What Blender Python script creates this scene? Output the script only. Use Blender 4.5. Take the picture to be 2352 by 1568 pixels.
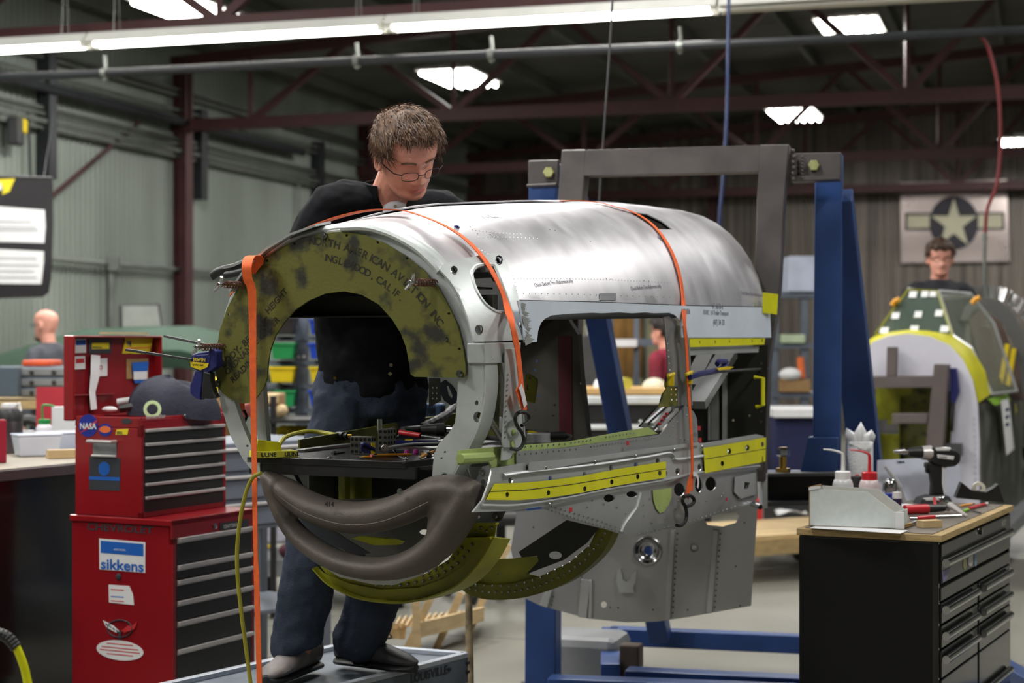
import bpy, bmesh, math, random
from mathutils import Vector as V, Matrix, noise
from mathutils.geometry import delaunay_2d_cdt
random.seed(7)
for _o in list(bpy.data.objects): bpy.data.objects.remove(_o)
SC = bpy.context.scene; COL = SC.collection
PI = math.pi
# ---------------------------------------------------------------- camera
FPX = 4000.0; CX, CY = 1176.0, 784.0; H = 1.5
cam = bpy.data.cameras.new('camera'); camo = bpy.data.objects.new('camera', cam); COL.objects.link(camo)
camo.location = (0, 0, H); camo.rotation_euler = (PI/2, 0, 0)
cam.sensor_width = 36; cam.lens = FPX/2352*36; cam.clip_start = .05; cam.clip_end = 200
cam.dof.use_dof = True; cam.dof.focus_distance = 4.75; cam.dof.aperture_fstop = 3.4
SC.camera = camo
# ---------------------------------------------------------------- world and lights
wd = bpy.data.worlds.new('world'); SC.world = wd; wd.use_nodes = True
wd.node_tree.nodes['Background'].inputs[0].default_value = (.55, .6, .6, 1)
wd.node_tree.nodes['Background'].inputs[1].default_value = .05
SC.view_settings.view_transform = 'Standard'; SC.view_settings.look = 'None'
SC.view_settings.exposure = 0.35; SC.view_settings.gamma = 1; SC.view_settings.use_curve_mapping = False
SC.cycles.max_bounces = 7; SC.cycles.diffuse_bounces = 3; SC.cycles.glossy_bounces = 4
SC.cycles.transmission_bounces = 6; SC.cycles.transparent_max_bounces = 8
SC.cycles.caustics_reflective = False; SC.cycles.caustics_refractive = False
SC.cycles.sample_clamp_indirect = 4; SC.cycles.use_denoising = True
BPHI = math.radians(17)                       # direction of the building grid
BX = V((math.cos(BPHI), -math.sin(BPHI), 0)); BY = V((math.sin(BPHI), math.cos(BPHI), 0))
BO = V((-3.88, 19.9, 0))                      # foot of the red column on the left wall
def B(t, d, z=0.0): return BO + BX*t + BY*d + V((0, 0, z))
LAMP_POS = []                                  # (t, d, z) of the high bay lamps, filled in the lamp builder too
LIGHT_W = 72
def _td(px, py, Y):
    p = V(((px-CX)/FPX*Y, Y, H-(py-CY)/FPX*Y)); q = p-BO; return (q.dot(BX), q.dot(BY), p.z)
HB = [_td(1055, 183, 20.6), _td(440, 30, 15.9), _td(1955, 70, 18.3), _td(1825, 266, 24.4), _td(2350, 333, 25.0),
      (2.6, -8.5, 4.7), (6.9, -8.2, 4.8), (2.9, -13.0, 4.7), (7.2, -13, 4.8), (11.2, -4, 4.8), (2.6, -18, 4.7), (6.9, -18, 4.8),
      (11.2, -9, 4.9), (11.2, -14, 4.8), (4.9, -15.6, 4.8), (5.0, -10.8, 4.8)]
def area(name, loc, sx, sy, power, rz=0, col=(1, .985, .95), rot=None):
    l = bpy.data.lights.new(name, 'AREA'); l.shape = 'RECTANGLE'; l.size = sx; l.size_y = sy; l.energy = power; l.color = col
    o = bpy.data.objects.new(name, l); COL.objects.link(o); o.location = loc; o.rotation_euler = rot or (0, 0, rz); return o
for (t, d, z) in HB:
    p = B(t, d, z-.05); area('high_bay_light', p, .62, 1.2, LIGHT_W, -BPHI)
# ---------------------------------------------------------------- helpers
def W(px, py, Y): return V(((px-CX)/FPX*Y, Y, H-(py-CY)/FPX*Y))
def ON(px, py, z): return W(px, py, FPX*(H-z)/(py-CY))
def lin(c): return tuple(((x/255)/12.92 if x/255 <= .04045 else ((x/255+.055)/1.055)**2.4) for x in c)
def interp(tab, x):
    if x <= tab[0][0]: return tab[0][1]
    for (a, b), (c, d) in zip(tab, tab[1:]):
        if x <= c: return b+(d-b)*(x-a)/(c-a)
    return tab[-1][1]
def smooth_path(pts, n=6, closed=False):
    pts = [V(p) for p in pts]; out = []; N = len(pts)
    rng = range(N if closed else N-1)
    for i in rng:
        p1, p2 = pts[i], pts[(i+1) % N]
        p0 = pts[(i-1) % N] if (closed or i > 0) else p1*2-p2
        p3 = pts[(i+2) % N] if (closed or i+2 < N) else p2*2-p1
        for k in range(n):
            t = k/n
            out.append(.5*((2*p1)+(p2-p0)*t+(2*p0-5*p1+4*p2-p3)*t*t+(3*p1-p0-3*p2+p3)*t**3))
    if not closed: out.append(pts[-1])
    return out
class MB:
    def __init__(s): s.v = []; s.f = []
    def add(s, vs, fs):
        n = len(s.v); s.v += [V(x) for x in vs]; s.f += [tuple(i+n for i in f) for f in fs]; return s
    def box(s, c, d, R=None):
        c = V(c); hx, hy, hz = d[0]/2, d[1]/2, d[2]/2
        vs = [V((x, y, z)) for x in (-hx, hx) for y in (-hy, hy) for z in (-hz, hz)]
        if R is not None: vs = [R @ p for p in vs]
        return s.add([p+c for p in vs], [(0, 1, 3, 2), (4, 6, 7, 5), (0, 4, 5, 1), (2, 3, 7, 6), (0, 2, 6, 4), (1, 5, 7, 3)])
    def bx(s, x0, x1, y0, y1, z0, z1): return s.box(((x0+x1)/2, (y0+y1)/2, (z0+z1)/2), (x1-x0, y1-y0, z1-z0))
    def hexa(s, a, b):   # a, b: two quads (4 points each, same order)
        return s.add(list(a)+list(b), [(3, 2, 1, 0), (4, 5, 6, 7)]+[(i, (i+1) % 4, (i+1) % 4+4, i+4) for i in range(4)])
    def beam(s, p0, p1, w, h, up=(0, 0, 1)):
        p0, p1 = V(p0), V(p1); d = (p1-p0).normalized(); up = V(up)
        sd = d.cross(up)
        if sd.length < 1e-4: sd = d.cross(V((0, 1, 0)))
        sd.normalize(); u = sd.cross(d).normalized()
        q = lambda p: [p+sd*w/2*a+u*h/2*b for a, b in ((-1, -1), (1, -1), (1, 1), (-1, 1))]
        return s.hexa(q(p0), q(p1))
    def cyl(s, p0, p1, r0, r1=None, n=16, caps=True):
        r1 = r0 if r1 is None else r1
        return s.tube([p0, p1], [r0, r1], n, caps)
    def tube(s, path, r, n=10, caps=True, flat=None, up=None):
        path = [V(p) for p in path]; N = len(path)
        if not isinstance(r, list): r = [r]*N
        T = []
        for i in range(N):
            d = path[min(i+1, N-1)]-path[max(i-1, 0)]; T.append(d.normalized() if d.length > 1e-9 else V((0, 0, 1)))
        u = V(up) if up is not None else (V((0, 0, 1)) if abs(T[0].z) < .9 else V((0, 1, 0)))
        base = len(s.v)
        for i in range(N):
            u = (u-T[i]*u.dot(T[i])); u = u.normalized() if u.length > 1e-6 else T[i].orthogonal().normalized()
            w = T[i].cross(u); rr = r[i]; a, b = (rr if isinstance(rr, tuple) else (rr, rr*(flat or 1)))
            for k in range(n):
                t = 2*PI*k/n; s.v.append(path[i]+w*math.cos(t)*a+u*math.sin(t)*b)
        for i in range(N-1):
            for k in range(n):
                s.f.append((base+i*n+k, base+i*n+(k+1) % n, base+(i+1)*n+(k+1) % n, base+(i+1)*n+k))
        if caps:
            s.f.append(tuple(base+k for k in reversed(range(n)))); s.f.append(tuple(base+(N-1)*n+k for k in range(n)))
        return s
    def lathe(s, prof, c=(0, 0, 0), n=20, ax=(0, 0, 1), caps=True, sx=1, sy=1):
        c = V(c); ax = V(ax).normalized(); q = ax.to_track_quat('Z', 'Y'); base = len(s.v); N = len(prof)
        for r, z in prof:
            for k in range(n):
                t = 2*PI*k/n; s.v.append(c+q @ V((r*math.cos(t)*sx, r*math.sin(t)*sy, z)))
        for i in range(N-1):
            for k in range(n):
                s.f.append((base+i*n+k, base+i*n+(k+1) % n, base+(i+1)*n+(k+1) % n, base+(i+1)*n+k))
        if caps:
            s.f.append(tuple(base+k for k in reversed(range(n)))); s.f.append(tuple(base+(N-1)*n+k for k in range(n)))
        return s
    def ball(s, c, r, n=10, m=8, R=None):
        c = V(c); r = (r, r, r) if not isinstance(r, (tuple, list)) else r; base = len(s.v)
        for i in range(m+1):
            a = PI*i/m-PI/2
            for k in range(n):
                t = 2*PI*k/n; p = V((r[0]*math.cos(a)*math.cos(t), r[1]*math.cos(a)*math.sin(t), r[2]*math.sin(a)))
                s.v.append(c+(R @ p if R is not None else p))
        for i in range(m):
            for k in range(n):
                s.f.append((base+i*n+k, base+i*n+(k+1) % n, base+(i+1)*n+(k+1) % n, base+(i+1)*n+k))
        return s
    def ribbon(s, path, wid, th, wdir):
        path = [V(p) for p in path]; N = len(path); base = len(s.v)
        for i in range(N):
            T = (path[min(i+1, N-1)]-path[max(i-1, 0)]).normalized()
            wv = V(wdir[i] if isinstance(wdir, list) else wdir); wv = (wv-T*wv.dot(T)).normalized()
            nv = T.cross(wv); w = wid[i] if isinstance(wid, list) else wid
            for a, b in ((-1, -1), (1, -1), (1, 1), (-1, 1)): s.v.append(path[i]+wv*w/2*a+nv*th/2*b)
        for i in range(N-1):
            for k in range(4): s.f.append((base+i*4+k, base+i*4+(k+1) % 4, base+(i+1)*4+(k+1) % 4, base+(i+1)*4+k))
        s.f.append(tuple(base+k for k in (3, 2, 1, 0))); s.f.append(tuple(base+(N-1)*4+k for k in range(4)))
        return s
    def grid(s, fn, nu, nv):
        base = len(s.v)
        for i in range(nu+1):
            for j in range(nv+1): s.v.append(V(fn(i/nu, j/nv)))
        for i in range(nu):
            for j in range(nv):
                a = base+i*(nv+1)+j; s.f.append((a, a+nv+1, a+nv+2, a+1))
        return s
def inpoly(p, poly):
    c = False; x, y = p; j = len(poly)-1
    for i in range(len(poly)):
        xi, yi = poly[i]; xj, yj = poly[j]
        if (yi > y) != (yj > y) and x < (xj-xi)*(y-yi)/(yj-yi)+xi: c = not c
        j = i
    return c
class PF:      # plane frame: origin, u, v; normal towards the viewer
    def __init__(s, O, U, Vv):
        s.O = V(O); s.U = V(U).normalized(); s.V = V(Vv).normalized(); s.N = s.U.cross(s.V).normalized()
        if s.N.dot(V((0, 0, H))-s.O) < 0: s.N = -s.N
    def inv(s, px, py):
        d = W(px, py, 1)-V((0, 0, H)); c = V((0, 0, H)); t = (s.O-c).dot(s.N)/d.dot(s.N); p = c+d*t-s.O
        return (p.dot(s.U), p.dot(s.V))
    def fwd(s, u, v, off=0): return s.O+s.U*u+s.V*v+s.N*off
    def at(s, px, py, off=0): return s.fwd(*s.inv(px, py), off)
def plate(mb, outer, holes, fr, t, off=0.0, px=True, grid=None):
    if px: outer = [fr.inv(*p) for p in outer]; holes = [[fr.inv(*p) for p in h] for h in holes]
    outer = [tuple(p) for p in outer]; holes = [[tuple(p) for p in h] for h in holes]
    vs = []; ed = []
    for loop in [outer]+holes:
        n = len(vs); L = len(loop); vs += [V(p) for p in loop]; ed += [(n+i, n+(i+1) % L) for i in range(L)]
    if grid:
        du, dv = grid; us = [p[0] for p in outer]; ws = [p[1] for p in outer]
        u = min(us)+du*.5
        while u < max(us):
            v = min(ws)+dv*.5
            while v < max(ws):
                if inpoly((u, v), outer) and not any(inpoly((u, v), h) for h in holes): vs.append(V((u, v)))
                v += dv
            u += du
    rv, re, rf, *_ = delaunay_2d_cdt([V((p[0], p[1])) for p in vs], ed, [], 0, 1e-6)
    tris = []
    for f in rf:
        c = (sum(rv[i].x for i in f)/len(f), sum(rv[i].y for i in f)/len(f))
        if inpoly(c, outer) and not any(inpoly(c, h) for h in holes): tris.append(tuple(f))
    n = len(rv); cnt = {}
    for f in tris:
        for a, b in zip(f, f[1:]+f[:1]): cnt[(min(a, b), max(a, b))] = cnt.get((min(a, b), max(a, b)), [])+[(a, b)]
    fs = list(tris)+[tuple(i+n for i in reversed(f)) for f in tris]
    for k, l in cnt.items():
        if len(l) == 1: a, b = l[0]; fs.append((b, a, a+n, b+n))
    P = [fr.fwd(p.x, p.y, off) for p in rv]+[fr.fwd(p.x, p.y, off-t) for p in rv]
    return mb.add(P, fs)
def circ(x, y, r, n=14, kx=1.0, ky=1.0): return [(x+r*kx*math.cos(2*PI*i/n), y+r*ky*math.sin(2*PI*i/n)) for i in range(n)]
def orient(me, weld=False):
    bm = bmesh.new(); bm.from_mesh(me)
    if weld: bmesh.ops.remove_doubles(bm, verts=bm.verts[:], dist=1e-5)
    bmesh.ops.recalc_face_normals(bm, faces=bm.faces[:]); bm.to_mesh(me); bm.free()
def M4(root): return Matrix.Translation(root['_l']) @ Matrix.Rotation(root['_r'], 4, 'Z')
ROOTM = {}
def thing(name, label, cat, loc=(0, 0, 0), rz=0, group=None):
    o = bpy.data.objects.new(name, None); COL.objects.link(o); o.location = loc; o.rotation_euler = (0, 0, rz)
    o.empty_display_size = .1; o['label'] = label; o['category'] = cat
    if group: o['group'] = group
    ROOTM[o.name] = Matrix.Translation(V(loc)) @ Matrix.Rotation(rz, 4, 'Z'); return o
def obj(name, mb, m, parent=None, smooth=False, bevel=0, world=False, sub=0, solid=0, label=None, kind=None, shade_angle=40, weld=False, fix=True):
    me = bpy.data.meshes.new(name); vs = mb.v
    if parent is not None and world:
        Mi = parent_m(parent).inverted(); vs = [Mi @ p for p in vs]
    me.from_pydata([tuple(p) for p in vs], [], mb.f); me.update()
    if fix or weld: orient(me, weld)
    if m is not None: me.materials.append(m)
    if smooth:
        me.polygons.foreach_set('use_smooth', [True]*len(me.polygons)); me.set_sharp_from_angle(angle=math.radians(shade_angle))
    o = bpy.data.objects.new(name, me); COL.objects.link(o)
    if parent is not None: o.parent = parent
    if solid: md = o.modifiers.new('s', 'SOLIDIFY'); md.thickness = solid
    if bevel: md = o.modifiers.new('b', 'BEVEL'); md.width = bevel; md.segments = 2; md.limit_method = 'ANGLE'; md.harden_normals = False
    if sub: md = o.modifiers.new('u', 'SUBSURF'); md.levels = sub; md.render_levels = sub
    if label: o['label'] = label
    if kind: o['kind'] = kind
    return o
def parent_m(o):
    m = Matrix.Identity(4)
    while o is not None:
        m = ROOTM.get(o.name, Matrix.Identity(4)) @ m; o = o.parent
    return m
def solo(name, label, cat, mb, m, group=None, **k):      # a thing that is one mesh
    o = obj(name, mb, m, **k); o['label'] = label; o['category'] = cat
    if group: o['group'] = group
    return o
def struct(name, mb, m, **k): return obj(name, mb, m, kind='structure', **k)
def kids(o): return [c for c in bpy.data.objects if c.parent == o]
def dup(root, loc, rz=None, label=None, scale=None, ch=None):
    r = root.copy(); COL.objects.link(r); r.location = loc
    if rz is not None: r.rotation_euler = (0, 0, rz)
    if label: r['label'] = label
    if scale: r.scale = scale
    for c in list(kids(root)):
        d = c.copy(); COL.objects.link(d); d.parent = r
        for g in kids(c): e = g.copy(); COL.objects.link(e); e.parent = d
    return r
def text_mb(mb, txt, size, fwd, depth=.0006, align='LEFT', sx=1.0, fitw=None, bold=1):
    cu = bpy.data.curves.new('t', 'FONT'); cu.body = txt; cu.size = size; cu.extrude = depth; cu.align_x = align; cu.resolution_u = 3; cu.offset = .022*size*bold if size > .012 else 0
    o = bpy.data.objects.new('t', cu); me = bpy.data.meshes.new_from_object(o)
    if fitw: sx = fitw/max(1e-6, max(v.co.x for v in me.vertices)-min(v.co.x for v in me.vertices))
    mb.add([fwd(v.co.x*sx, v.co.y, v.co.z) for v in me.vertices], [tuple(p.vertices) for p in me.polygons])
    bpy.data.objects.remove(o); bpy.data.curves.remove(cu); bpy.data.meshes.remove(me); return mb
# ---------------------------------------------------------------- materials
MATS = {}
def mat(name, c, rough=.5, metal=0.0, var=.08, vs=6, bump=0.0, bs=40, c2=None, spec=.5, coat=0, emit=None, es=1, alpha=1, trans=0, stretch=(1, 1, 1), rv=0.06, fac=(.4, .62), coord='Object'):
    m = bpy.data.materials.new(name); m.use_nodes = True; nt = m.node_tree; N = nt.nodes; L = nt.links; b = N['Principled BSDF']
    col = lin(c); b.inputs['Roughness'].default_value = rough; b.inputs['Metallic'].default_value = metal
    b.inputs['Specular IOR Level'].default_value = spec; b.inputs['Coat Weight'].default_value = coat; b.inputs['Coat Roughness'].default_value = .1
    b.inputs['Base Color'].default_value = (*col, 1)
    if trans: b.inputs['Transmission Weight'].default_value = trans; b.inputs['IOR'].default_value = 1.3
    b.inputs['Alpha'].default_value = alpha
    if emit: b.inputs['Emission Color'].default_value = (*lin(emit), 1); b.inputs['Emission Strength'].default_value = es
    tc = N.new('ShaderNodeTexCoord'); mp = N.new('ShaderNodeMapping'); mp.inputs['Scale'].default_value = stretch
    L.new(tc.outputs[coord], mp.inputs[0])
    if var or c2:
        nz = N.new('ShaderNodeTexNoise'); nz.inputs['Scale'].default_value = vs; nz.inputs['Detail'].default_value = 5; L.new(mp.outputs[0], nz.inputs[0])
        rp = N.new('ShaderNodeValToRGB'); e = rp.color_ramp.elements; e[0].position = fac[0]; e[1].position = fac[1]
        a = tuple(min(1, x*(1-var)) for x in col); d = lin(c2) if c2 else tuple(min(1, x*(1+var)) for x in col)
        e[0].color = (*a, 1); e[1].color = (*d, 1); L.new(nz.outputs['Fac'], rp.inputs[0]); L.new(rp.outputs[0], b.inputs['Base Color'])
        if rv:
            mr = N.new('ShaderNodeMapRange'); mr.inputs[3].default_value = max(.02, rough-rv); mr.inputs[4].default_value = min(1, rough+rv)
            L.new(nz.outputs['Fac'], mr.inputs[0]); L.new(mr.outputs[0], b.inputs['Roughness'])
    if bump:
        n2 = N.new('ShaderNodeTexNoise'); n2.inputs['Scale'].default_value = bs; n2.inputs['Detail'].default_value = 4; L.new(mp.outputs[0], n2.inputs[0])
        bp = N.new('ShaderNodeBump'); bp.inputs['Strength'].default_value = bump; bp.inputs['Distance'].default_value = .01
        L.new(n2.outputs['Fac'], bp.inputs['Height']); L.new(bp.outputs[0], b.inputs['Normal'])
    MATS[name] = m; return m
# materials
m_floor = mat('concrete_floor', (120, 118, 109), .42, var=.16, vs=.9, bump=.15, bs=30, rv=.12, fac=(.3, .7))
m_wallL = mat('green_grey_siding', (134, 141, 132), .5, metal=.1, var=.25, vs=.5, stretch=(1, 1, .25), c2=(152, 160, 151), fac=(.35, .6))
m_wallB = mat('brown_grey_siding', (104, 97, 90), .45, metal=.3, var=.3, vs=1.6, stretch=(6, 6, .2), c2=(134, 125, 116), fac=(.35, .65))
m_ceil = mat('dark_roof_deck', (84, 86, 78), .7, var=.15, vs=1)
m_red_steel = mat('oxide_red_steel', (74, 40, 40), .6, var=.12, vs=3)
m_pipe = mat('galvanised_pipe', (120, 124, 118), .45, metal=.5, var=.1)
m_pipe_dk = mat('dark_grey_pipe', (34, 37, 40), .5, var=.1)
m_white = mat('white_enamel', (232, 232, 226), .4, var=.03)
m_tube = mat('lit_tube', (255, 255, 255), .3, var=0, emit=(255, 252, 242), es=9)
m_tube2 = mat('lit_high_bay_tube', (255, 255, 255), .3, var=0, emit=(255, 254, 248), es=14)
m_black = mat('black_paint', (26, 26, 27), .45, var=.12, vs=12)
m_satin = mat('satin_black', (13, 13, 14), .5, var=.1, spec=.3)
m_gloss_black = mat('gloss_black_paint', (20, 20, 21), .16, var=.05, coat=.3)
m_dgrey = mat('dark_grey_paint', (60, 60, 62), .5, var=.1)
m_grey = mat('mid_grey_paint', (120, 122, 124), .5, var=.08)
m_chrome = mat('polished_steel', (190, 190, 192), .18, metal=1, var=.04)
m_steel = mat('brushed_steel', (150, 150, 150), .35, metal=1, var=.1, vs=20, stretch=(1, 1, 12))
m_red = mat('red_enamel', (138, 20, 28), .3, var=.08, vs=3, coat=.2)
m_redlid = mat('red_enamel_lid', (124, 20, 27), .35, var=.1, vs=3)
m_silver = mat('silver_handle', (205, 200, 198), .4, metal=.5, var=.05)
m_blue = mat('jig_blue_paint', (40, 68, 122), .38, var=.12, vs=4, bump=.05, bs=200)
m_jig = mat('jig_grey_paint', (84, 79, 78), .42, var=.14, vs=7, bump=.08, bs=150, metal=.15)
m_paper = mat('white_paper', (228, 228, 230), .8, var=.03)
m_card = mat('white_cardboard', (208, 214, 212), .8, var=.03, vs=40)
m_kraft = mat('kraft_cardboard', (150, 118, 78), .85, var=.08, vs=40)
m_wood = mat('pale_wood', (198, 172, 128), .6, var=.12, vs=4, stretch=(1, 1, 8))
m_ply = mat('plywood_edge', (176, 150, 104), .65, var=.15, vs=14, stretch=(1, 1, 10))
m_orange = mat('orange_webbing', (246, 104, 38), .65, var=.06, vs=60, bump=.3, bs=500)
m_yellowtape = mat('yellow_tape', (226, 222, 20), .5, var=.05, vs=8)
m_yellow = mat('yellow_plastic', (228, 200, 26), .45, var=.04)
m_navy = mat('navy_plastic', (34, 38, 104), .4, var=.06)
m_bolt = mat('yellow_zinc_bolt', (196, 200, 140), .35, metal=.7, var=.08, vs=30)
m_brass = mat('brass', (196, 158, 78), .3, metal=1, var=.05)
m_ltred = mat('red_plastic', (196, 34, 44), .35, var=.05)
m_green_bin = mat('green_bin_plastic', (28, 140, 78), .45, var=.05)
m_blue_bin = mat('blue_bin_plastic', (26, 66, 180), .45, var=.05)
m_rackgrey = mat('blue_grey_rack', (92, 100, 112), .5, var=.06)
m_skin = mat('skin', (214, 148, 126), .5, var=.07, vs=30, bump=.08, bs=300)
m_skin_p = mat('skin_pale', (222, 158, 140), .5, var=.05, vs=30)
# ---------------------------------------------------------------- setting
fl = MB(); fl.bx(-30, 30, -14, 45, -.12, 0)
floor = struct('floor', fl, m_floor)
jm = mat('floor_joint', (96, 94, 90), .7, var=.1)
for i, d in enumerate((-14.5, -9.5, -4.5, .5, 5.5)):
    j = MB(); j.add([B(-6, d, .001), B(22, d, .001), B(22, d+.02, .001), B(-6, d+.02, .001)], [(0, 1, 2, 3)]); obj('joint', j, jm, floor)
for i, t in enumerate((1.5, 6.0, 10.5)):
    j = MB(); j.add([B(t, -25, .001), B(t, 12, .001), B(t+.02, 12, .001), B(t+.02, -25, .001)], [(0, 1, 2, 3)]); obj('joint', j, jm, floor)
def siding(p0, dx, length, ztop, inward, pitch=.10, dep=.022):
    mb = MB(); n = int(length/pitch); prof = [(0, 0), (.35, 0), (.5, 1), (.85, 1)]
    pts = []
    for i in range(n):
        for a, b in prof: pts.append(p0+dx*((i+a)*pitch)+inward*(b*dep))
    for p in pts: mb.v.append(p+V((0, 0, 0))); mb.v.append(p+V((0, 0, ztop)))
    for i in range(len(pts)-1): mb.f.append((2*i, 2*i+2, 2*i+3, 2*i+1))
    return mb
DEND = 11.2
struct('wall_left', siding(B(0, -34), BY, 34+DEND, 4.95, BX), m_wallL, fix=False)
struct('wall_back', siding(B(0, DEND), BX, 16.2, 6.2, -BY), m_wallB, fix=False)
struct('wall_right', siding(B(16, -34), BY, 34+DEND, 6.2, -BX, .3), m_wallL, fix=False)
struct('wall_front', siding(B(0, -34), BX, 16.2, 6.2, BY, .3), m_wallL, fix=False)
def ztop(t): return 4.68+.066*t
ce = MB()
for k in range(46):
    d0 = -34+k; ce.add([B(-.1, d0, ztop(0)+.22), B(16.2, d0, ztop(16)+.22), B(16.2, d0+.94, ztop(16)+.22), B(-.1, d0+.94, ztop(0)+.22),
                        B(-.1, d0+.97, ztop(0)+.25), B(16.2, d0+.97, ztop(16)+.25), B(-.1, d0+1, ztop(0)+.22), B(16.2, d0+1, ztop(16)+.22)], [(0, 1, 2, 3), (3, 2, 5, 4), (4, 5, 7, 6)])
struct('ceiling', ce, m_ceil, fix=False)
for i, t in enumerate([0.6+1.2*k for k in range(13)]):
    p = MB(); p.beam(B(t, -33.9, ztop(t)+.14), B(t, DEND-.05, ztop(t)+.14), .07, .16)
    solo('roof_purlin', 'steel roof purlin, %s counted from the left wall' % ['first', 'second', 'third', 'fourth', 'fifth', 'sixth', 'seventh', 'eighth', 'ninth', 'tenth', 'eleventh', 'twelfth', 'thirteenth'][i], 'purlin', p, m_ceil, group='roof purlins')
# trusses: bottom chord, sloped top chord, diagonals and posts
def truss(d, lab):
    r = thing('roof_truss', lab, 'truss', B(0, d, 0))
    def bm(name, a, b, w=.09, h=.09): m = MB(); m.beam(a, b, w, h); obj(name, m, m_red_steel, r, world=True)
    bm('bottom_chord', B(0, d, 3.96), B(16, d, 3.96), .12, .13)
    bm('top_chord', B(0, d, ztop(0)), B(16, d, ztop(16)), .12, .12)
    for k in range(7):
        t = .98+2.41*k; bm('post', B(t, d, 3.98), B(t, d, ztop(t)), .05, .05)
        if t-1.2 > .0: bm('diagonal', B(t, d, 3.98), B(t-1.2, d, ztop(t-1.2)), .07, .07)
        if t+1.2 < 16: bm('diagonal', B(t, d, 3.98), B(t+1.2, d, ztop(t+1.2)), .07, .07)
    g = MB(); g.box(B(.1, d, 4.3), (.3, .05, .75), Matrix.Rotation(-BPHI, 3, 'Z')); obj('end_plate', g, m_red_steel, r, world=True)
    return r
truss(0, 'red roof truss meeting the red wall column behind the bent man')
truss(-5.6, 'red roof truss nearest the lens, its chord just under the hanging tube lamps')
truss(5.6, 'farther red roof truss above the grey jig frame')
truss(10.6, 'red roof truss against the far brown wall')
truss(-11.5, 'red roof truss passing over the work area near the lens')
truss(-17, 'red roof truss above the near end of the shop')
def column(t, d, lab, dark=True):
    r = thing('wall_column', lab, 'column', B(t, d, 0))
    for a, nm in ((-.07, 'flange'), (.07, 'flange')):
        m = MB(); m.bx(-.09, .09, a-.006, a+.006, 0, 4.7); o = obj(nm, m, m_red_steel, r)
    m = MB(); m.bx(-.006, .006, -.07, .07, 0, 4.7); obj('web', m, m_red_steel, r)
    r.rotation_euler = (0, 0, PI/2-BPHI); return r
column(.14, 0, 'dark red steel column standing on the left wall')
column(.14, -5.6, 'red steel column on the left wall beside the black banner')
column(.14, 5.6, 'red steel column behind the bent man on the left wall')
column(10.9, DEND-.15, 'red steel column at the right of the star sign')
column(4.2, DEND-.15, 'red steel column on the brown wall behind the jig')
# wall conduits
def conduit(lab, pts, r=.02, m=None, name='conduit', sup=True, g=None):
    mb = MB(); mb.tube(pts, r, 8); o = solo(name, lab, 'pipe', mb, m or m_pipe, smooth=True, group=g); return o
for i, (z, rr) in enumerate(((3.80, .025), (3.74, .02), (3.66, .03), (3.60, .02), (4.05, .02), (4.12, .02), (4.3, .025), (4.36, .02))):
    conduit(['thin conduit third from the top of the lower left wall bundle', 'thin conduit just under the third one of the left wall bundle', 'thick conduit near the bottom of the left wall bundle', 'lowest conduit of the left wall bundle', 'conduit just above the dark insulated pipe', 'second conduit above the dark insulated pipe', 'next to topmost conduit high on the left wall', 'topmost conduit high on the left wall'][i], [B(.10+.02*(i % 3), -20, z), B(.10+.02*(i % 3), 11, z)], rr, g='left wall conduits')
conduit('dark insulated duct pipe along the left wall above the conduits', [B(.2, -20, 3.98), B(.2, 3.2, 3.98)], .05, m_pipe_dk)
conduit('grey rail pipe crossing the left wall at head height', [B(.1, -2.9, 2.32), B(.1, 9, 2.32)], .025)
conduit('vertical grey pipe dropping from the wall rail pipe', [B(.1, -1.55, 2.32), B(.1, -1.55, .1)], .03)
conduit('thin conduit looping down the wall left of the bent man', [B(.1, 3.3, 3.7), B(.1, 3.3, 3.0), B(.1, 4.2, 2.98), B(.1, 4.2, .5)], .015)
jb = MB(); jb.box(B(.14, -1.55, 2.32), (.12, .12, .16)); solo('junction_box', 'grey junction box where the wall rail pipe branches down', 'box', jb, m_pipe, bevel=.01)
for i, (d, z0, z1, lab) in enumerate(((-2.8, 3.1, 4.5, 'dark vertical duct hanging high on the wall above the banner'), (.45, 3.15, 4.2, 'dark vertical duct right of the red wall column'),
                                     (3.9, 2.95, 4.2, 'dark vertical duct left of the bent man\'s head'))):
    b = MB(); b.box(B(.12, d, (z0+z1)/2), (.14, .14, z1-z0), Matrix.Rotation(-BPHI, 3, 'Z')); solo('wall_duct', lab, 'duct', b, m_pipe_dk, bevel=.01)
br = MB(); br.beam(B(.08, -.9, 3.9), B(.08, -2.75, 2.9), .03, .03); solo('wall_brace', 'thin diagonal red brace on the left wall beside the banner', 'brace', br, m_red_steel)
# small wall lamp with yellow front
wl = thing('wall_horn', 'dark wall alarm box with a yellow face under the conduits', 'alarm', B(.15, -3.4, 3.5))
m = MB(); m.box((0, 0, 0), (.12, .2, .26)); obj('body', m, m_dgrey, wl, bevel=.02)
m = MB(); m.box((.05, .08, .06), (.06, .1, .14)); obj('face', m, m_yellow, wl, bevel=.02)
conduit('thin flexible cable hanging from the conduits beside the alarm box', [B(.12, -3.15, 3.75), B(.12, -3.12, 3.4), B(.12, -3.1, 3.05)], .015, m_pipe_dk, name='cable')
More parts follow.
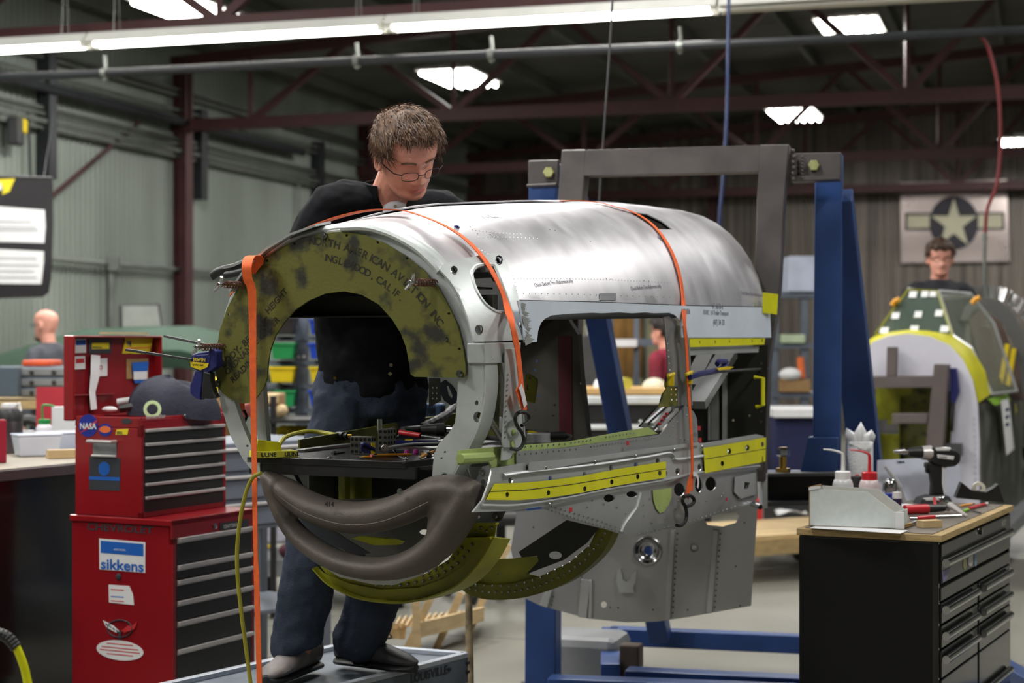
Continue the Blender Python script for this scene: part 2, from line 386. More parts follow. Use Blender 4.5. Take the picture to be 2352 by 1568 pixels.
# main grey pipe below the trusses
pa, pb = W(-200, 188, 13.2), W(2560, 60, 10.9)
conduit('long dark grey pipe hung across the whole shop below the tube lamps', [pa, pb], .032, m_pipe_dk, name='hanging_pipe')
for i, (x, lab) in enumerate(((316, 'pipe hanger clip under the left end of the tube lamps'), (945, 'pipe hanger clip above the bent man'), (1680, 'pipe hanger clip right of the blue hose'), (1260, 'pipe coupling left of the thin hanging cable'))):
    k = (x+200)/2760; p = pa.lerp(pb, k); m = MB(); m.tube([p+V((0, 0, -.05)), p+V((.012, 0, .0)), p+V((0, 0, .13))], .012, 6)
    m.lathe([(.034, -.02), (.04, -.02), (.04, .02), (.034, .02)], p, 12, (pb-pa)); solo('pipe_clip', lab, 'clip', m, m_pipe)
# hanging tube lamps: 8 ft strips end to end
fd = BX; f0 = V((-.911, 12.74, 3.8))
def strip_lamp(i, lit, lab):
    c = f0+fd*(2.45*i+1.225); c.z = 3.8
    r = thing('strip_lamp', lab, 'lamp', c, -BPHI, 'row of hanging tube lamps')
    m = MB(); L = 1.215
    prof = [(-.115, .0), (-.06, .075), (.06, .075), (.115, .0), (.105, -.005), (.055, .065), (-.055, .065), (-.105, -.005)]
    m.v += [V((x, a, b)) for x in (-L, L) for a, b in prof]; n = 8
    m.f += [(k, (k+1) % n, (k+1) % n+n, k+n) for k in range(n)]; m.f += [tuple(range(n)), tuple(range(n, 2*n))]
    obj('reflector', m, m_white, r)
    m = MB(); m.bx(-L, L, -.035, .035, .02, .062); obj('ballast_cover', m, m_white, r)
    for y in (-.05, .05):
        m = MB(); m.cyl((-L+.05, y, -.012), (L-.05, y, -.012), .019, n=12); obj('tube', m, m_tube if lit else m_white, r, smooth=True)
        for s in (-1, 1):
            q = MB(); q.bx(min(s*(L-.05), s*L), max(s*(L-.05), s*L), y-.022, y+.022, -.035, .03); obj('socket', q, m_white, r)
    for x in (-1.0, 1.0):
        q = MB(); q.tube([(x-.0, -.05, .075), (x, 0, .75)], .004, 5); q.tube([(x, .05, .075), (x, 0, .75)], .004, 5); q.tube([(x, 0, .75), (x, 0, 1.1)], .004, 5); obj('hanger_wire', q, m_pipe, r)
    if lit:
        l = area('strip_light', c+V((0, 0, -.04)), 2.3, .12, 34, -BPHI)
for i in range(-4, 3):
    strip_lamp(i, i < 1, ['leftmost', 'second', 'third', 'fourth'][0] and
      {-4: 'white hanging tube lamp beyond the left end of the visible row', -3: 'white lit tube lamp next left of the visible row', -2: 'leftmost lit tube lamp at the upper left edge',
       -1: 'lit tube lamp between the left edge and the bent man', 0: 'lit tube lamp crossed by the thin hanging cable', 1: 'unlit white tube lamp at the upper right', 2: 'unlit white tube lamp past the upper right edge'}[i])
# high bay lamps
def high_bay():
    r = thing('high_bay_lamp', 'x', 'lamp', (0, 0, 0), -BPHI, 'high bay ceiling lamps')
    m = MB(); m.bx(-.33, .33, -.62, .62, .03, .06); m.bx(-.12, .12, -.4, .4, .06, .12); obj('housing', m, m_white, r)
    for k in range(6):
        m = MB(); m.cyl((-.27+.108*k, -.58, 0), (-.27+.108*k, .58, 0), .022, n=8); obj('tube', m, m_tube2, r, smooth=True)
    for x in (-.25, .25):
        q = MB(); q.tube([(x, 0, .06), (x, 0, .5)], .004, 5); obj('hanger_wire', q, m_pipe, r)
    return r
hb = high_bay(); labs = ['glowing high bay lamp over the bent man\'s head', 'glowing high bay lamp cluster at the top left above the tube lamps', 'glowing high bay lamp at the top right over the blue jig post',
 'small far high bay lamp above the grey jig frame corner', 'farthest high bay lamp at the right edge']
for i, (t, d, z) in enumerate(HB):
    lb = labs[i] if i < 5 else 'high bay lamp outside the picture, ' + ['left one of the row just before the bent man', 'middle one of the row just before the bent man', 'left one of the row above the fuselage', 'middle one of the row above the fuselage', 'right one beyond the blue jig post', 'left one of the nearest row', 'middle one of the nearest row', 'right one above the second fuselage', 'right one above the black cabinet', 'single one above the open ring', 'single one above the side opening'][i-5]
    if i == 0: hb.location = B(t, d, z); hb['label'] = lb
    else: dup(hb, B(t, d, z), label=lb)
# cables and hoses from the roof
m_bluehose = mat('blue_hose', (22, 40, 84), .5); m_redhose = mat('red_hose', (120, 36, 40), .5)
mb = MB(); mb.tube([W(1408, -20, 7.4), W(1400, 120, 7.4), W(1385, 330, 7.4), W(1378, 430, 7.4), W(1372, 560, 7.4)], .0045, 6)
solo('hoist_cable', 'thin dark cable hanging down behind the grey jig beam', 'cable', mb, m_dgrey)
mb = MB(); mb.tube(smooth_path([W(1676, -160, 11), W(1672, 150, 11), W(1668, 300, 11), W(1660, 420, 11), W(1652, 520, 11), W(1650, 700, 11)], 5), .011, 8)
solo('blue_hose', 'blue air hose hanging from the roof behind the jig', 'hose', mb, m_bluehose, smooth=True)
rt = thing('red_hose', 'red air hose dropping in front of the star sign to a steel wand', 'hose', W(2262, 660, 12))
mb = MB(); mb.tube(smooth_path([W(2245, 75, 12), W(2270, 110, 12), W(2292, 200, 12), W(2298, 320, 12), W(2290, 420, 12), W(2268, 480, 12), W(2262, 545, 12)], 6), .013, 8); obj('hose', mb, m_redhose, rt, world=True, smooth=True)
mb = MB(); mb.tube([W(2262, 545, 12), W(2260, 690, 12)], .013, 8); mb.tube([W(2262, 535, 12), W(2262, 552, 12)], .017, 8); obj('wand', mb, m_pipe, rt, world=True, smooth=True)
# ---------------------------------------------------------------- the fuselage section (hero)
FA = math.radians(25); fa = V((math.sin(FA), math.cos(FA), 0)); fp = V((math.cos(FA), -math.sin(FA), 0)); FC = V((-.429, 4.5, H)); ZU = V((0, 0, 1))
def LF(s, r, z): return FC+fa*s+fp*r+ZU*z
def SEC(s): return PF(FC+fa*s, fp, ZU)
def SIDE(r, fl=.011): return PF(FC+fp*r, (fa+fp*fl).normalized(), ZU)
ZT = [(-.1, .285), (0, .297), (.2, .338), (.5, .384), (1.09, .436), (1.6, .474), (2.0, .495), (2.35, .503), (2.6, .503)]
WT = [(-.1, .396), (0, .398), (.3, .408), (1.2, .42), (2.6, .424)]
def zt(s): return interp(ZT, s)
def wt(s): return interp(WT, s)
def z0(s): return -.085+.085*s/2.35
def nn(s): return 2+.2*s/2.35
class SKC:
    def fwd(s_, s, th, off=0):
        def P(s, th):
            c, d = math.cos(th), math.sin(th); e = 2/nn(s)
            sg = lambda x: (1 if x >= 0 else -1)
            r = wt(s)*sg(c)*abs(c)**e; z = z0(s)+(zt(s)-z0(s))*sg(d)*abs(d)**e
            return LF(s, r, z)
        p = P(s, th)
        if off:
            h = .01; t1 = P(s+h, th)-P(s-h, th); t2 = P(s, th+h)-P(s, th-h); n = t2.cross(t1).normalized()
            c = LF(s, 0, z0(s)+.1)
            if n.dot(p-c) < 0: n = -n
            p = p+n*off
        return p
    def F(s_, p):
        q = p-FC; s = q.dot(fa); r = q.dot(fp); z = q.z
        if z < z0(s): return abs(r)/wt(s)-1
        return (abs(r)/wt(s))**nn(s)+((z-z0(s))/(zt(s)-z0(s)))**nn(s)-1
    def inv(s_, px, py):
        d = W(px, py, 1)-V((0, 0, H)); Y = 3.9; pr = None; best = (9, 4)
        while Y < 7.2:
            p = V((0, 0, H))+d*Y; f = s_.F(p); s = (p-FC).dot(fa)
            if -.08 < s < 2.75:
                if f < best[0]: best = (f, Y)
                if pr is not None and pr[0] > 0 and f <= 0:
                    a, b = pr[1], Y
                    for _ in range(30):
                        m = (a+b)/2
                        if s_.F(V((0, 0, H))+d*m) > 0: a = m
                        else: b = m
                    best = (0, a); break
                pr = (f, Y)
            Y += .01
        p = V((0, 0, H))+d*best[1]; q = p-FC; s = q.dot(fa); r = q.dot(fp); z = max(q.z, z0(s))
        c = (abs(r)/wt(s))**(nn(s)/2); dd = ((z-z0(s))/(zt(s)-z0(s)))**(nn(s)/2)
        return (s, math.atan2(dd, c if r > 0 else -c))
    def at(s_, px, py, off=0): return s_.fwd(*s_.inv(px, py), off)
SK = SKC()
def alum(name, base=(206, 206, 210), rough=.36, metal=.9, sc=3, c2=None):
    m = mat(name, base, rough, metal=metal, var=.07, vs=sc, rv=.1, c2=c2, fac=(.3, .7)); nt = m.node_tree; N = nt.nodes; b = N['Principled BSDF']
    return m
m_skin_al = mat('aluminium_skin', (222, 220, 225), .42, metal=.72, var=.08, vs=14, rv=.12, fac=(.3, .7), stretch=(1, 1, .35), bump=.03, bs=9)
m_al = alum('aluminium_web', (184, 186, 188), .36, .7, 8)
m_al2 = alum('aluminium_light', (208, 210, 212), .38, .62, 8)
m_aldk = alum('aluminium_dull', (92, 92, 90), .5, .4, 8)
m_cast = mat('cast_ring_grey', (206, 211, 211), .42, metal=.45, var=.06, vs=14, bump=.05, bs=200)
m_film = mat('blue_grey_film', (226, 236, 250), .45, metal=.05, var=.04, vs=5)
m_olive = mat('olive_primer', (50, 50, 40), .5, var=.10, vs=15, c2=(108, 108, 42), fac=(.36, .49), bump=.1, bs=120)
m_lime = mat('yellow_green_primer', (146, 146, 30), .4, var=.14, vs=9)
m_lime2 = mat('dark_green_primer', (112, 112, 22), .42, var=.14, vs=9)
m_pgreen = mat('pale_green_primer', (166, 184, 110), .45, var=.08, vs=9)
m_brown = mat('bronze_grey_casting', (92, 85, 78), .55, metal=.2, var=.13, vs=6, bump=.12, bs=220)
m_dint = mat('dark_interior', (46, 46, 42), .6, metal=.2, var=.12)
m_ink = mat('black_ink', (30, 28, 24), .7, var=0)
m_stencil = mat('worn_stencil_ink', (44, 42, 22), .7, var=.3, vs=60)
m_rust = mat('rusty_spring', (96, 60, 44), .6, metal=.4, var=.2, vs=60)
m_hole = mat('drill_hole_dark', (16, 16, 15), .8, var=0)
m_crim = mat('crimson_strip', (92, 24, 36), .5, var=.08)
fus = thing('fuselage_section', 'bare aluminium aircraft fuselage section under restoration, held in the grey and blue jig', 'aircraft', LF(1.1, 0, -1.5))
def fpart(name, outer, holes, fr, t, m, off=0.0, px=True, grid=None, bevel=0, smooth=False, label=None):
    mb = MB(); plate(mb, outer, holes, fr, t, off, px, grid)
    return obj(name, mb, m, fus, world=True, bevel=bevel, smooth=smooth, label=label)
def dots(mb, pts, fr, r, off=0, hgt=.4, n=6):
    for p in pts:
        c = fr.at(p[0], p[1], off); c2 = fr.at(p[0], p[1], off+r*hgt)
        mb.cyl(c, c2, r, r*.6, n)
def line(a, b, n): return [(a[0]+(b[0]-a[0])*i/(n-1), a[1]+(b[1]-a[1])*i/(n-1)) for i in range(n)]
def pathpts(pts, step):
    out = []; acc = 0
    for a, b in zip(pts, pts[1:]):
        L = math.hypot(b[0]-a[0], b[1]-a[1]); d = acc
        while d < L: out.append((a[0]+(b[0]-a[0])*d/L, a[1]+(b[1]-a[1])*d/L)); d += step
        acc = d-L
    return out
def bolt(fr, x, y, r, off=0, h=.012, m=None, lab=None, name='bolt', n=6):
    mb = MB(); mb.cyl(fr.at(x, y, off), fr.at(x, y, off+h*.4), r*1.35, n=14); mb.cyl(fr.at(x, y, off+h*.4), fr.at(x, y, off+h*1.4), r, r*.9, n)
    return obj(name, mb, m or m_chrome, fus, world=True, label=lab)
# --- upper skin in (station, angle) space
g = (.05, .06); SS = lambda px, py: SK.inv(px, py)
seam = [SS(x, y) for x, y in ((1190, 688), (1280, 690), (1366, 692), (1470, 696), (1570, 700), (1660, 702), (1755, 704))]
front_top = [SS(x, y) for x, y in ((1146, 592), (1160, 618), (1172, 650), (1184, 684))]
ring_edge = [SS(x, y) for x, y in ((1012, 614), (1060, 600), (1120, 588))]
outer = []
outer += [(.012, th) for th in (2.0, 1.85, 1.7, 1.55, 1.4, 1.25, 1.1, .95)] + ring_edge + front_top + seam
outer += [(2.36, seam[-1][1])] + [(2.36, th) for th in (.45, .6, .75, .9, 1.05, 1.2, 1.4, 1.6, 1.8, 2.0)]
slot = [SS(x, y) for x, y in ((1444, 486), (1486, 491), (1520, 507), (1546, 527), (1505, 526), (1472, 504))]
fpart('upper_skin', outer, [slot], SK, .004, m_skin_al, px=False, grid=g, smooth=True, label='large polished aluminium top skin with a black triangular slot')
lo = [(.0, 2.0)]+[(.0, t) for t in (2.2, 2.4, 2.6, 2.8, 3.0, 3.1)]+[(.10, 3.1), (.16, 2.60), (1.4, 2.60), (1.5, 3.1), (2.3, 3.1)]+[(2.3, t) for t in (2.9, 2.7, 2.5, 2.3, 1.95, 1.6)]+[(1.2, 1.6), (.6, 1.63), (.35, 1.7), (.28, 1.9)]
fpart('left_skin', lo, [], SK, .004, m_skin_al, off=.010, px=False, grid=g, smooth=True, label='overlapping left top skin with a lifted edge')
lf = [(-.03, t) for t in (1.75, 1.95, 2.15, 2.35, 2.55)]+[(.05, 2.55), (.05, 1.75)]
fpart('edge_strip', lf, [], SK, .006, m_al2, off=.016, px=False, grid=g, smooth=True)
# lower strip on the right
SR = SIDE(.405)
strip = [(1186, 690), (1280, 692), (1366, 694), (1470, 698), (1570, 702), (1660, 704), (1766, 706), (1769, 775), (1660, 775), (1563, 775), (1562, 754), (1558, 736), (1549, 724), (1535, 718), (1500, 719), (1480, 717), (1450, 719), (1420, 717), (1380, 719), (1359, 718), (1310, 720), (1264, 724), (1248, 732), (1239, 742), (1233, 760), (1230, 785), (1201, 787), (1196, 742)]
fpart('trim_strip', strip, [], SR, .003, m_film, off=.004, label='blue grey lower skin strip trimmed around the side opening')
cr = MB()
for i in range(16):
    k = i/15; p0 = (1190+8*k+random.uniform(0, 8), 694+88*k); cr.add([SR.at(*p0, .006), SR.at(p0[0]+random.uniform(6, 24), p0[1]+random.uniform(-6, 10), .010), SR.at(p0[0]+random.uniform(2, 10), p0[1]+random.uniform(8, 16), .006)], [(0, 1, 2)])
obj('crumpled_foil', cr, m_al2, fus, world=True, fix=False)
# window panel
panel = [(1003, 626), (1007, 617), (1030, 609), (1066, 600), (1100, 592), (1123, 589), (1142, 590), (1150, 597), (1159, 613), (1172, 650), (1184, 691), (1196, 742), (1199, 781), (1140, 785), (1080, 787), (1066, 734), (1047, 683), (1025, 650)]
win = [(1077, 639), (1079, 628), (1087, 619), (1101, 615), (1123, 615), (1131, 622), (1148, 664), (1165, 712), (1160, 720), (1150, 722), (1128, 718), (1104, 700), (1086, 671)]
PANF = PF(SR.at(1130, 700), (fa*.82+fp*.08).normalized(), (ZU+fp*-.32).normalized())
h2 = [circ(1036, 628, 8, kx=.85), circ(1139, 604, 9, kx=.8), circ(1091, 760, 9, kx=.85), circ(1190, 750, 9, kx=.7)]
PP = SKC()
def ppt(pts): return [SK.inv(*p) for p in pts]
fpart('window_panel', ppt(panel), [ppt(win)]+[ppt(h) for h in h2], SK, .004, m_cast, off=.012, px=False, grid=(.03, .06), smooth=True, label='light grey panel with a rounded window opening')
wr = MB(); pts = [SK.at(x, y, .010) for x, y in win]; wr.tube(smooth_path(pts, 3, True)+[pts[0]], .006, 6); obj('window_rim', wr, m_cast, fus, world=True, smooth=True)
for h in h2:
    m = MB(); cc = [SK.at(x, y, .012) for x, y in h]; m.tube(cc+[cc[0]], .0025, 5); obj('hole_rim', m, m_chrome, fus, world=True, smooth=True)
# holes, rivets and marks on the skin
dk = MB(); lt = MB()
dots(dk, pathpts([(1188, 673), (1300, 675), (1420, 679), (1550, 683)], 14), SK, .0016, .0001, .5)
dots(lt, pathpts([(1190, 640), (1300, 640), (1400, 642), (1545, 650)], 7), SK, .0022, .0001, .4)
dots(lt, pathpts([(1575, 684), (1660, 687), (1750, 690)], 9), SK, .0024, .0001, .4)
dots(dk, [(1391, 640), (1402, 641), (1478, 645), (1488, 646), (1262, 529), (1274, 530), (1355, 555), (1080, 523), (1096, 538), (1125, 540), (1150, 637), (1160, 637), (1170, 638), (1163, 675), (1172, 676)], SK, .002, .002, .5)
dots(lt, pathpts([(1085, 528), (1140, 535), (1200, 538)], 8)+pathpts([(1100, 545), (1180, 545), (1240, 548)], 9)+pathpts([(1080, 560), (1125, 585)], 8)+pathpts([(1160, 600), (1180, 640), (1188, 668)], 9), SK, .0022, .0001, .4)
obj('skin_holes', dk, m_hole, fus, world=True, kind='stuff'); obj('skin_rivets', lt, m_al2, fus, world=True, kind='stuff')
for x, y, rr in ((933, 541, .009), (1049, 522, .008), (1160, 655, .009), (1515, 547, .010)):
    m = MB(); m.cyl(SK.at(x, y, .0), SK.at(x, y, .004), rr, n=14); m.cyl(SK.at(x, y, .004), SK.at(x, y, .006), rr*.55, n=10); obj('fastener', m, m_navy if x in (1049, 1160) else m_chrome, fus, world=True)
tp = MB(); plate(tp, [SK.inv(*p) for p in ((1376, 674), (1413, 674), (1414, 690), (1377, 690))], [], SK, .0008, .003, px=False); obj('clear_tape', tp, alum('clear_tape', (188, 190, 194), .25, .5), fus, world=True)
def skintext(txt, x, y, size, dx=1, mdl=m_ink, slope=0.0):
    s0, t0 = SK.inv(x, y); wv = wt(s0); mb = MB()
    text_mb(mb, txt, size, lambda a, b, c: SK.fwd(s0+a*dx, t0+(b+slope*a)/.45, .001+max(0, c)), .0003, bold=-.3)
    obj('handwriting', mb, mdl, fus, world=True, fix=False)
m_pen = mat('pen_ink', (112, 108, 122), .7, var=0)
skintext('Check Before Trim Reference only', 1229, 660, .018, 1.0, m_pen); skintext('Check Before Trim Reference only', 1450, 667, .018, 1.0, m_pen); skintext('Check Before Trim Reference only', 1702, 676, .018, 1.0, m_pen, -.05)
skintext('70 CL', 1112, 503, .035, 1.1, m_pen)
def plantext(fr, txt, x, y, size, off=.001, m=m_pen, par=None, ang=0, sx=1, name='lettering', flip=1, align='LEFT', world=True, x2=None):
    u0, v0 = fr.inv(x, y); ca, sa = math.cos(ang), math.sin(ang); mb = MB()
    sg = 1 if fr.U.x >= 0 else -1
    text_mb(mb, txt, size, lambda a, b, c: fr.fwd(u0+sg*flip*(a*ca-b*sa), v0+flip*(a*sa+b*ca), off+max(0, c)), .0003, align, sx, abs(fr.inv(x2, y)[0]-u0) if x2 else None, bold=(-.3 if m is m_pen else 1))
    return obj(name, mb, m, par or fus, world=world, fix=False)
plantext(SR, '47 3078-6', 1632, 709, .028, .005); plantext(SR, 'F51BC  LH Trailer Transport', 1612, 722, .022, .005); plantext(SR, '(47) 34 33', 1635, 746, .028, .005); plantext(SR, 'W0-836', 1562, 720, .024, .005)
li = [(.05, 2.55), (.05, 2.4), (.05, 1.9), (.05, 1.4), (.05, .9), (.25, .55), (.4, .30), (2.3, .16), (2.3, .6), (2.3, 1.1), (2.3, 1.6), (2.3, 2.1), (2.3, 2.6)]
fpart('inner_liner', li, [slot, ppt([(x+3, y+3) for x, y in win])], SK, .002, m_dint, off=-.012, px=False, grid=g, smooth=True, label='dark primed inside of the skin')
# --- front ring
S0 = SEC(0)
rout = [(597, 1100), (578, 1080), (558, 1055), (530, 1003), (508, 935), (499, 885), (498, 850), (503, 780), (520, 705), (548, 642), (575, 610), (610, 580), (660, 550), (730, 528), (800, 519), (870, 525), (935, 551), (990, 590), (1035, 648), (1068, 715), (1088, 785), (1112, 830), (1114, 870), (1112, 910), (1103, 962), (1085, 1010), (1055, 1065), (1030, 1112)]
rin = [(992, 1106), (994, 1070), (997, 1043), (1008, 1018), (1030, 995), (1045, 970), (1049, 930), (1052, 870), (1052, 800), (1030, 715), (990, 650), (930, 590), (870, 562), (800, 550), (730, 560), (660, 590), (600, 640), (565, 700), (540, 780), (532, 850), (534, 905), (546, 945), (560, 985), (580, 1030), (597, 1062)]
rh = [circ(1097, 958, 13, kx=.75), circ(1021, 1097, 10), circ(1095, 925, 6, kx=.6), circ(1098, 805, 7, kx=.9), circ(1100, 826, 4, n=8), circ(1022, 1038, 2.5, n=8), circ(1014, 1052, 2.5, n=8), circ(1054, 1042, 3, n=8), circ(1059, 1056, 3, n=8), circ(568, 1024, 3, n=8), circ(575, 1037, 3, n=8)]
fpart('front_ring', rout+rin, rh, S0, .02, m_cast, bevel=.003, smooth=True, label='light grey cast ring around the open front end')
m = MB(); hp = [S0.at(x, y, -.02) for x, y in rout[3:22]]; m.tube(smooth_path(hp, 4), (.010, .022), 8); obj('ring_lip', m, m_cast, fus, world=True, smooth=True)
m = MB(); m.ribbon(smooth_path([S0.at(x, y, -.035) for x, y in ((1112, 830), (1114, 870), (1112, 910), (1103, 962), (1085, 1010), (1055, 1065), (1030, 1112))], 4), .07, .005, fa); obj('ring_flange', m, m_cast, fus, world=True, smooth=True)
m = MB(); m.tube(smooth_path([S0.at(x, y, .012) for x, y in ((790, 524), (850, 524), (905, 540), (960, 570), (1000, 606), (1015, 625))], 5), (.012, .010), 8); obj('front_hoop', m, m_cast, fus, world=True, smooth=True)
# --- green stencilled plate
gp = [(565, 926), (540, 919), (517, 903), (506, 887), (501, 852), (503, 804), (511, 757), (527, 709), (552, 661), (578, 626), (610, 597), (651, 568), (699, 546), (747, 535), (795, 532), (843, 540), (890, 559), (938, 588), (977, 619), (1012, 661), (1037, 706), (1056, 747), (1067, 792), (1074, 836), (1074, 862), (1069, 867), (957, 865), (948, 859), (945, 836), (938, 798), (926, 766), (906, 734), (875, 699), (836, 677), (795, 669), (753, 674), (715, 690), (683, 712), (658, 741), (639, 769), (626, 804), (621, 836), (619, 868), (611, 890), (597, 910), (584, 922)]
gh = [(532, 722), (619, 599), (682, 560), (802, 541), (873, 557), (940, 594), (1036, 720), (1060, 801)]
fpart('stencilled_plate', gp, [circ(x, y, 3.2, n=8) for x, y in gh], S0, .006, m_olive, off=.012, bevel=.001, label='worn olive green plate with stencilled lettering on the ring')
for x, y in ((751, 541), (1062, 858), (507, 880)): bolt(S0, x, y, .007, .013, .008)
bolt(S0, 1030, 778, .004, .013, .006)
def arcw(txt, cx, cy, R, a0, size, m=m_stencil, kf=1):
    # characters set one by one along a circle in the ring plane
    cu, cv = S0.inv(cx, cy); mb = MB(); a = a0
    for ch in txt:
        if ch != ' ':
            u = cu+R*math.sin(a); v = cv+R*math.cos(a); ca, sa = math.cos(-a), math.sin(-a)
            text_mb(mb, ch, size, lambda x, y, z: S0.fwd(u+x*ca-y*sa, v+x*sa+y*ca, .0123+max(0, z)), .0002, 'CENTER')
        a += (.5 if ch in ' .I,' else .82)*size/R*kf
    return obj('stencil_lettering', mb, m, fus, world=True, fix=False)
arcw('NORTH AMERICAN AVIATION INC.', 690, 1000, .50, .085, .0285, kf=.80)
arcw('INGLEWOOD, CALIF.', 690, 1000, .462, .18, .026, kf=.80)
def slant(txt, x, y, x2, y2, size, gap=1.0):
    u, v = S0.inv(x, y); u2, v2 = S0.inv(x2, y2); plantext(S0, txt, x, y, size, .0123, m_stencil, ang=math.atan2(v2-v, u2-u), name='stencil_lettering')
slant('BODY- BEARING', 520, 845, 640, 725, .026); slant('ORDNANCE ORDER', 528, 862, 640, 745, .024); slant('READING', 541, 880, 620, 800, .024); slant('HEIGHT', 622, 722, 690, 645, .024)
# springs with wing nuts
for x, y in ((551, 655), (986, 650), (500, 797)):
    m = MB(); c = S0.at(x+18, y, .012); ax = (S0.N-fp*.2).normalized(); e = c+ax*.09
    hel = [c+ax*(.075*i/60)+(fp*math.cos(i*.75)+ZU*math.sin(i*.75))*.0085 for i in range(61)]
    m.tube(hel, .0022, 5); obj('spring', m, m_rust, fus, world=True, smooth=True)
    m = MB(); m.cyl(c, e+ax*.015, .003, n=8); m.ball(e, .008, 8, 6); obj('stud', m, m_chrome, fus, world=True, smooth=True)
    m = MB()
    for sg in (-1, 1): m.tube([e, e+(ZU*.8+fp*.5)*sg*.012+ax*.004, e+(ZU*.8+fp*.5)*sg*.024+ax*.010], [.005, .005, .0035], 6)
    obj('wing_nut', m, m_chrome, fus, world=True, smooth=True)
# --- brown intake scoop: two swept lips merged
m = MB(); K = 1/889
up = [(590, 1090, 10), (612, 1103, 18), (645, 1128, 28), (700, 1166, 35), (780, 1190, 38), (860, 1186, 38), (930, 1163, 38), (985, 1133, 38), (1040, 1128, 36), (1085, 1138, 26)]
lw = [(590, 1090, 10), (610, 1130, 17), (640, 1190, 20), (678, 1238, 23), (735, 1278, 25), (800, 1303, 26), (880, 1308, 28), (950, 1287, 32), (1005, 1243, 36), (1040, 1190, 38), (1066, 1145, 34)]
SS1 = SEC(-.03)
for pp, dp in ((up, .055), (lw, .06)):
    c = smooth_path([SS1.at(x, y) for x, y, _ in pp], 4); rr = []
    for i in range(len(c)):
        k = i/4; j = min(int(k), len(pp)-2); q = pp[j][2]+(pp[j+1][2]-pp[j][2])*(k-j); rr.append((max(q*K, .008), max(.012, min(dp, q*K*1.7))))
    N = len(c); base = len(m.v); n = 14
    for i in range(N):
        T = (c[min(i+1, N-1)]-c[max(i-1, 0)]).normalized(); w = T.cross(fa).normalized()
        for k in range(n): t = 2*PI*k/n; m.v.append(c[i]+w*math.cos(t)*rr[i][0]+fa*math.sin(t)*rr[i][1]+fa*.03)
    for i in range(N-1):
        for k in range(n): m.f.append((base+i*n+k, base+i*n+(k+1) % n, base+(i+1)*n+(k+1) % n, base+(i+1)*n+k))
    m.f += [tuple(base+k for k in range(n)), tuple(base+(N-1)*n+k for k in range(n))]
m.ball(SEC(.0).at(1042, 1170), (.055, .045, .075), 16, 12)
m.ball(SEC(.0).at(1020, 1215), (.045, .045, .06), 16, 12)
o = obj('intake_scoop', m, m_brown, fus, world=True, smooth=True, label='bronze grey crescent shaped intake lip below the ring')
md = o.modifiers.new('r', 'REMESH'); md.mode = 'VOXEL'; md.voxel_size = .0065; md.use_smooth_shade = True
md = o.modifiers.new('sm', 'SMOOTH'); md.iterations = 12; md.factor = .5
m = MB(); text_mb(m, '414', .018, lambda a, b, c: SS1.at(762+0, 1160, 0)+fp*(a+.0)+ZU*b+SS1.N*(.034+c), .0004); obj('ink_mark', m, m_ink, fus, world=True, fix=False)
bolt(SS1, 933, 1126, .006, .033, .003)
# duct inside the scoop
opn = [(640, 1150), (700, 1195), (780, 1222), (860, 1222), (930, 1205), (985, 1180), (975, 1225), (930, 1262), (870, 1282), (800, 1280), (730, 1255), (670, 1208)]
ring1 = [SEC(.02).at(x, y) for x, y in opn]; m = MB(); n = len(opn); cc = sum(ring1, V((0, 0, 0)))/n
m.v += ring1+[cc+(p-cc)*.95+fa*.35+ZU*.03 for p in ring1]; m.f += [(i, (i+1) % n, (i+1) % n+n, i+n) for i in range(n) if i not in (7, 8)]
fpart('duct_back', [(655, 1150), (1005, 1140), (1012, 1232), (930, 1290), (842, 1300), (838, 1262), (792, 1258), (778, 1290), (700, 1250)], [circ(975, 1222, 13, ky=.5)], SEC(.3), .004, m_aldk, label='dull metal back panel of the scoop duct')
m = MB(); m.tube(smooth_path([SEC(-.07).at(x, y) for x, y in ((612, 1112), (645, 1142), (700, 1178), (780, 1203), (860, 1201), (930, 1178), (985, 1152))], 5), .0016, 6); obj('lip_crease', m, m_brown, fus, world=True, smooth=True)
fpart('duct_panel', [(684, 1195), (700, 1187), (730, 1195), (800, 1240), (850, 1270), (800, 1280), (790, 1262), (745, 1248), (705, 1222)], [], SEC(.14), .004, mat('slate_metal', (70, 76, 86), .4, metal=.4), smooth=True, label='curved blue grey panel inside the scoop mouth')
fpart('duct_rib', [(808, 1236), (825, 1231), (900, 1238), (922, 1245), (915, 1251), (860, 1252)], [], SEC(.2), .02, m_lime, label='yellow green rib inside the scoop mouth')
# silver edge plate and green front belly hoop
fpart('edge_plate', [(1108, 1071), (1128, 1067), (1127, 1091), (1106, 1148), (1080, 1185), (1066, 1215), (1044, 1252), (1030, 1275), (1000, 1304), (957, 1325), (905, 1343), (858, 1342), (780, 1325), (740, 1300), (760, 1290), (850, 1325), (950, 1300), (1010, 1255), (1045, 1200), (1067, 1153), (1083, 1122)], [circ(1109, 1107, 7, kx=.9), circ(1091, 1138, 7, kx=.9), circ(1057, 1183, 5, n=8)], SEC(.045), .004, m_al, label='dull silver edge plate with holes beside the scoop')
for x, y in ((1107, 1084), (1028, 1251)): bolt(SEC(.045), x, y, .006, .002, .006)
fpart('gusset', [(1062, 1071), (1109, 1073), (1083, 1122), (1030, 1113)], [], SEC(.09), .004, m_aldk)
m = MB(); m.beam(SEC(.06).at(1066, 1075), SEC(.06).at(1082, 1120), .004, .02); m.beam(SEC(.02).at(1020, 1112), SEC(.05).at(1105, 1124), .02, .004); obj('gusset_rib', m, m_al2, fus, world=True)
S1 = SEC(.11)
web1 = [(1142, 1200), (1075, 1200), (1060, 1240), (1030, 1285), (980, 1316), (900, 1338), (820, 1328), (735, 1300), (748, 1316), (806, 1343), (878, 1356), (965, 1352), (1022, 1332), (1066, 1303), (1103, 1262), (1135, 1236)]
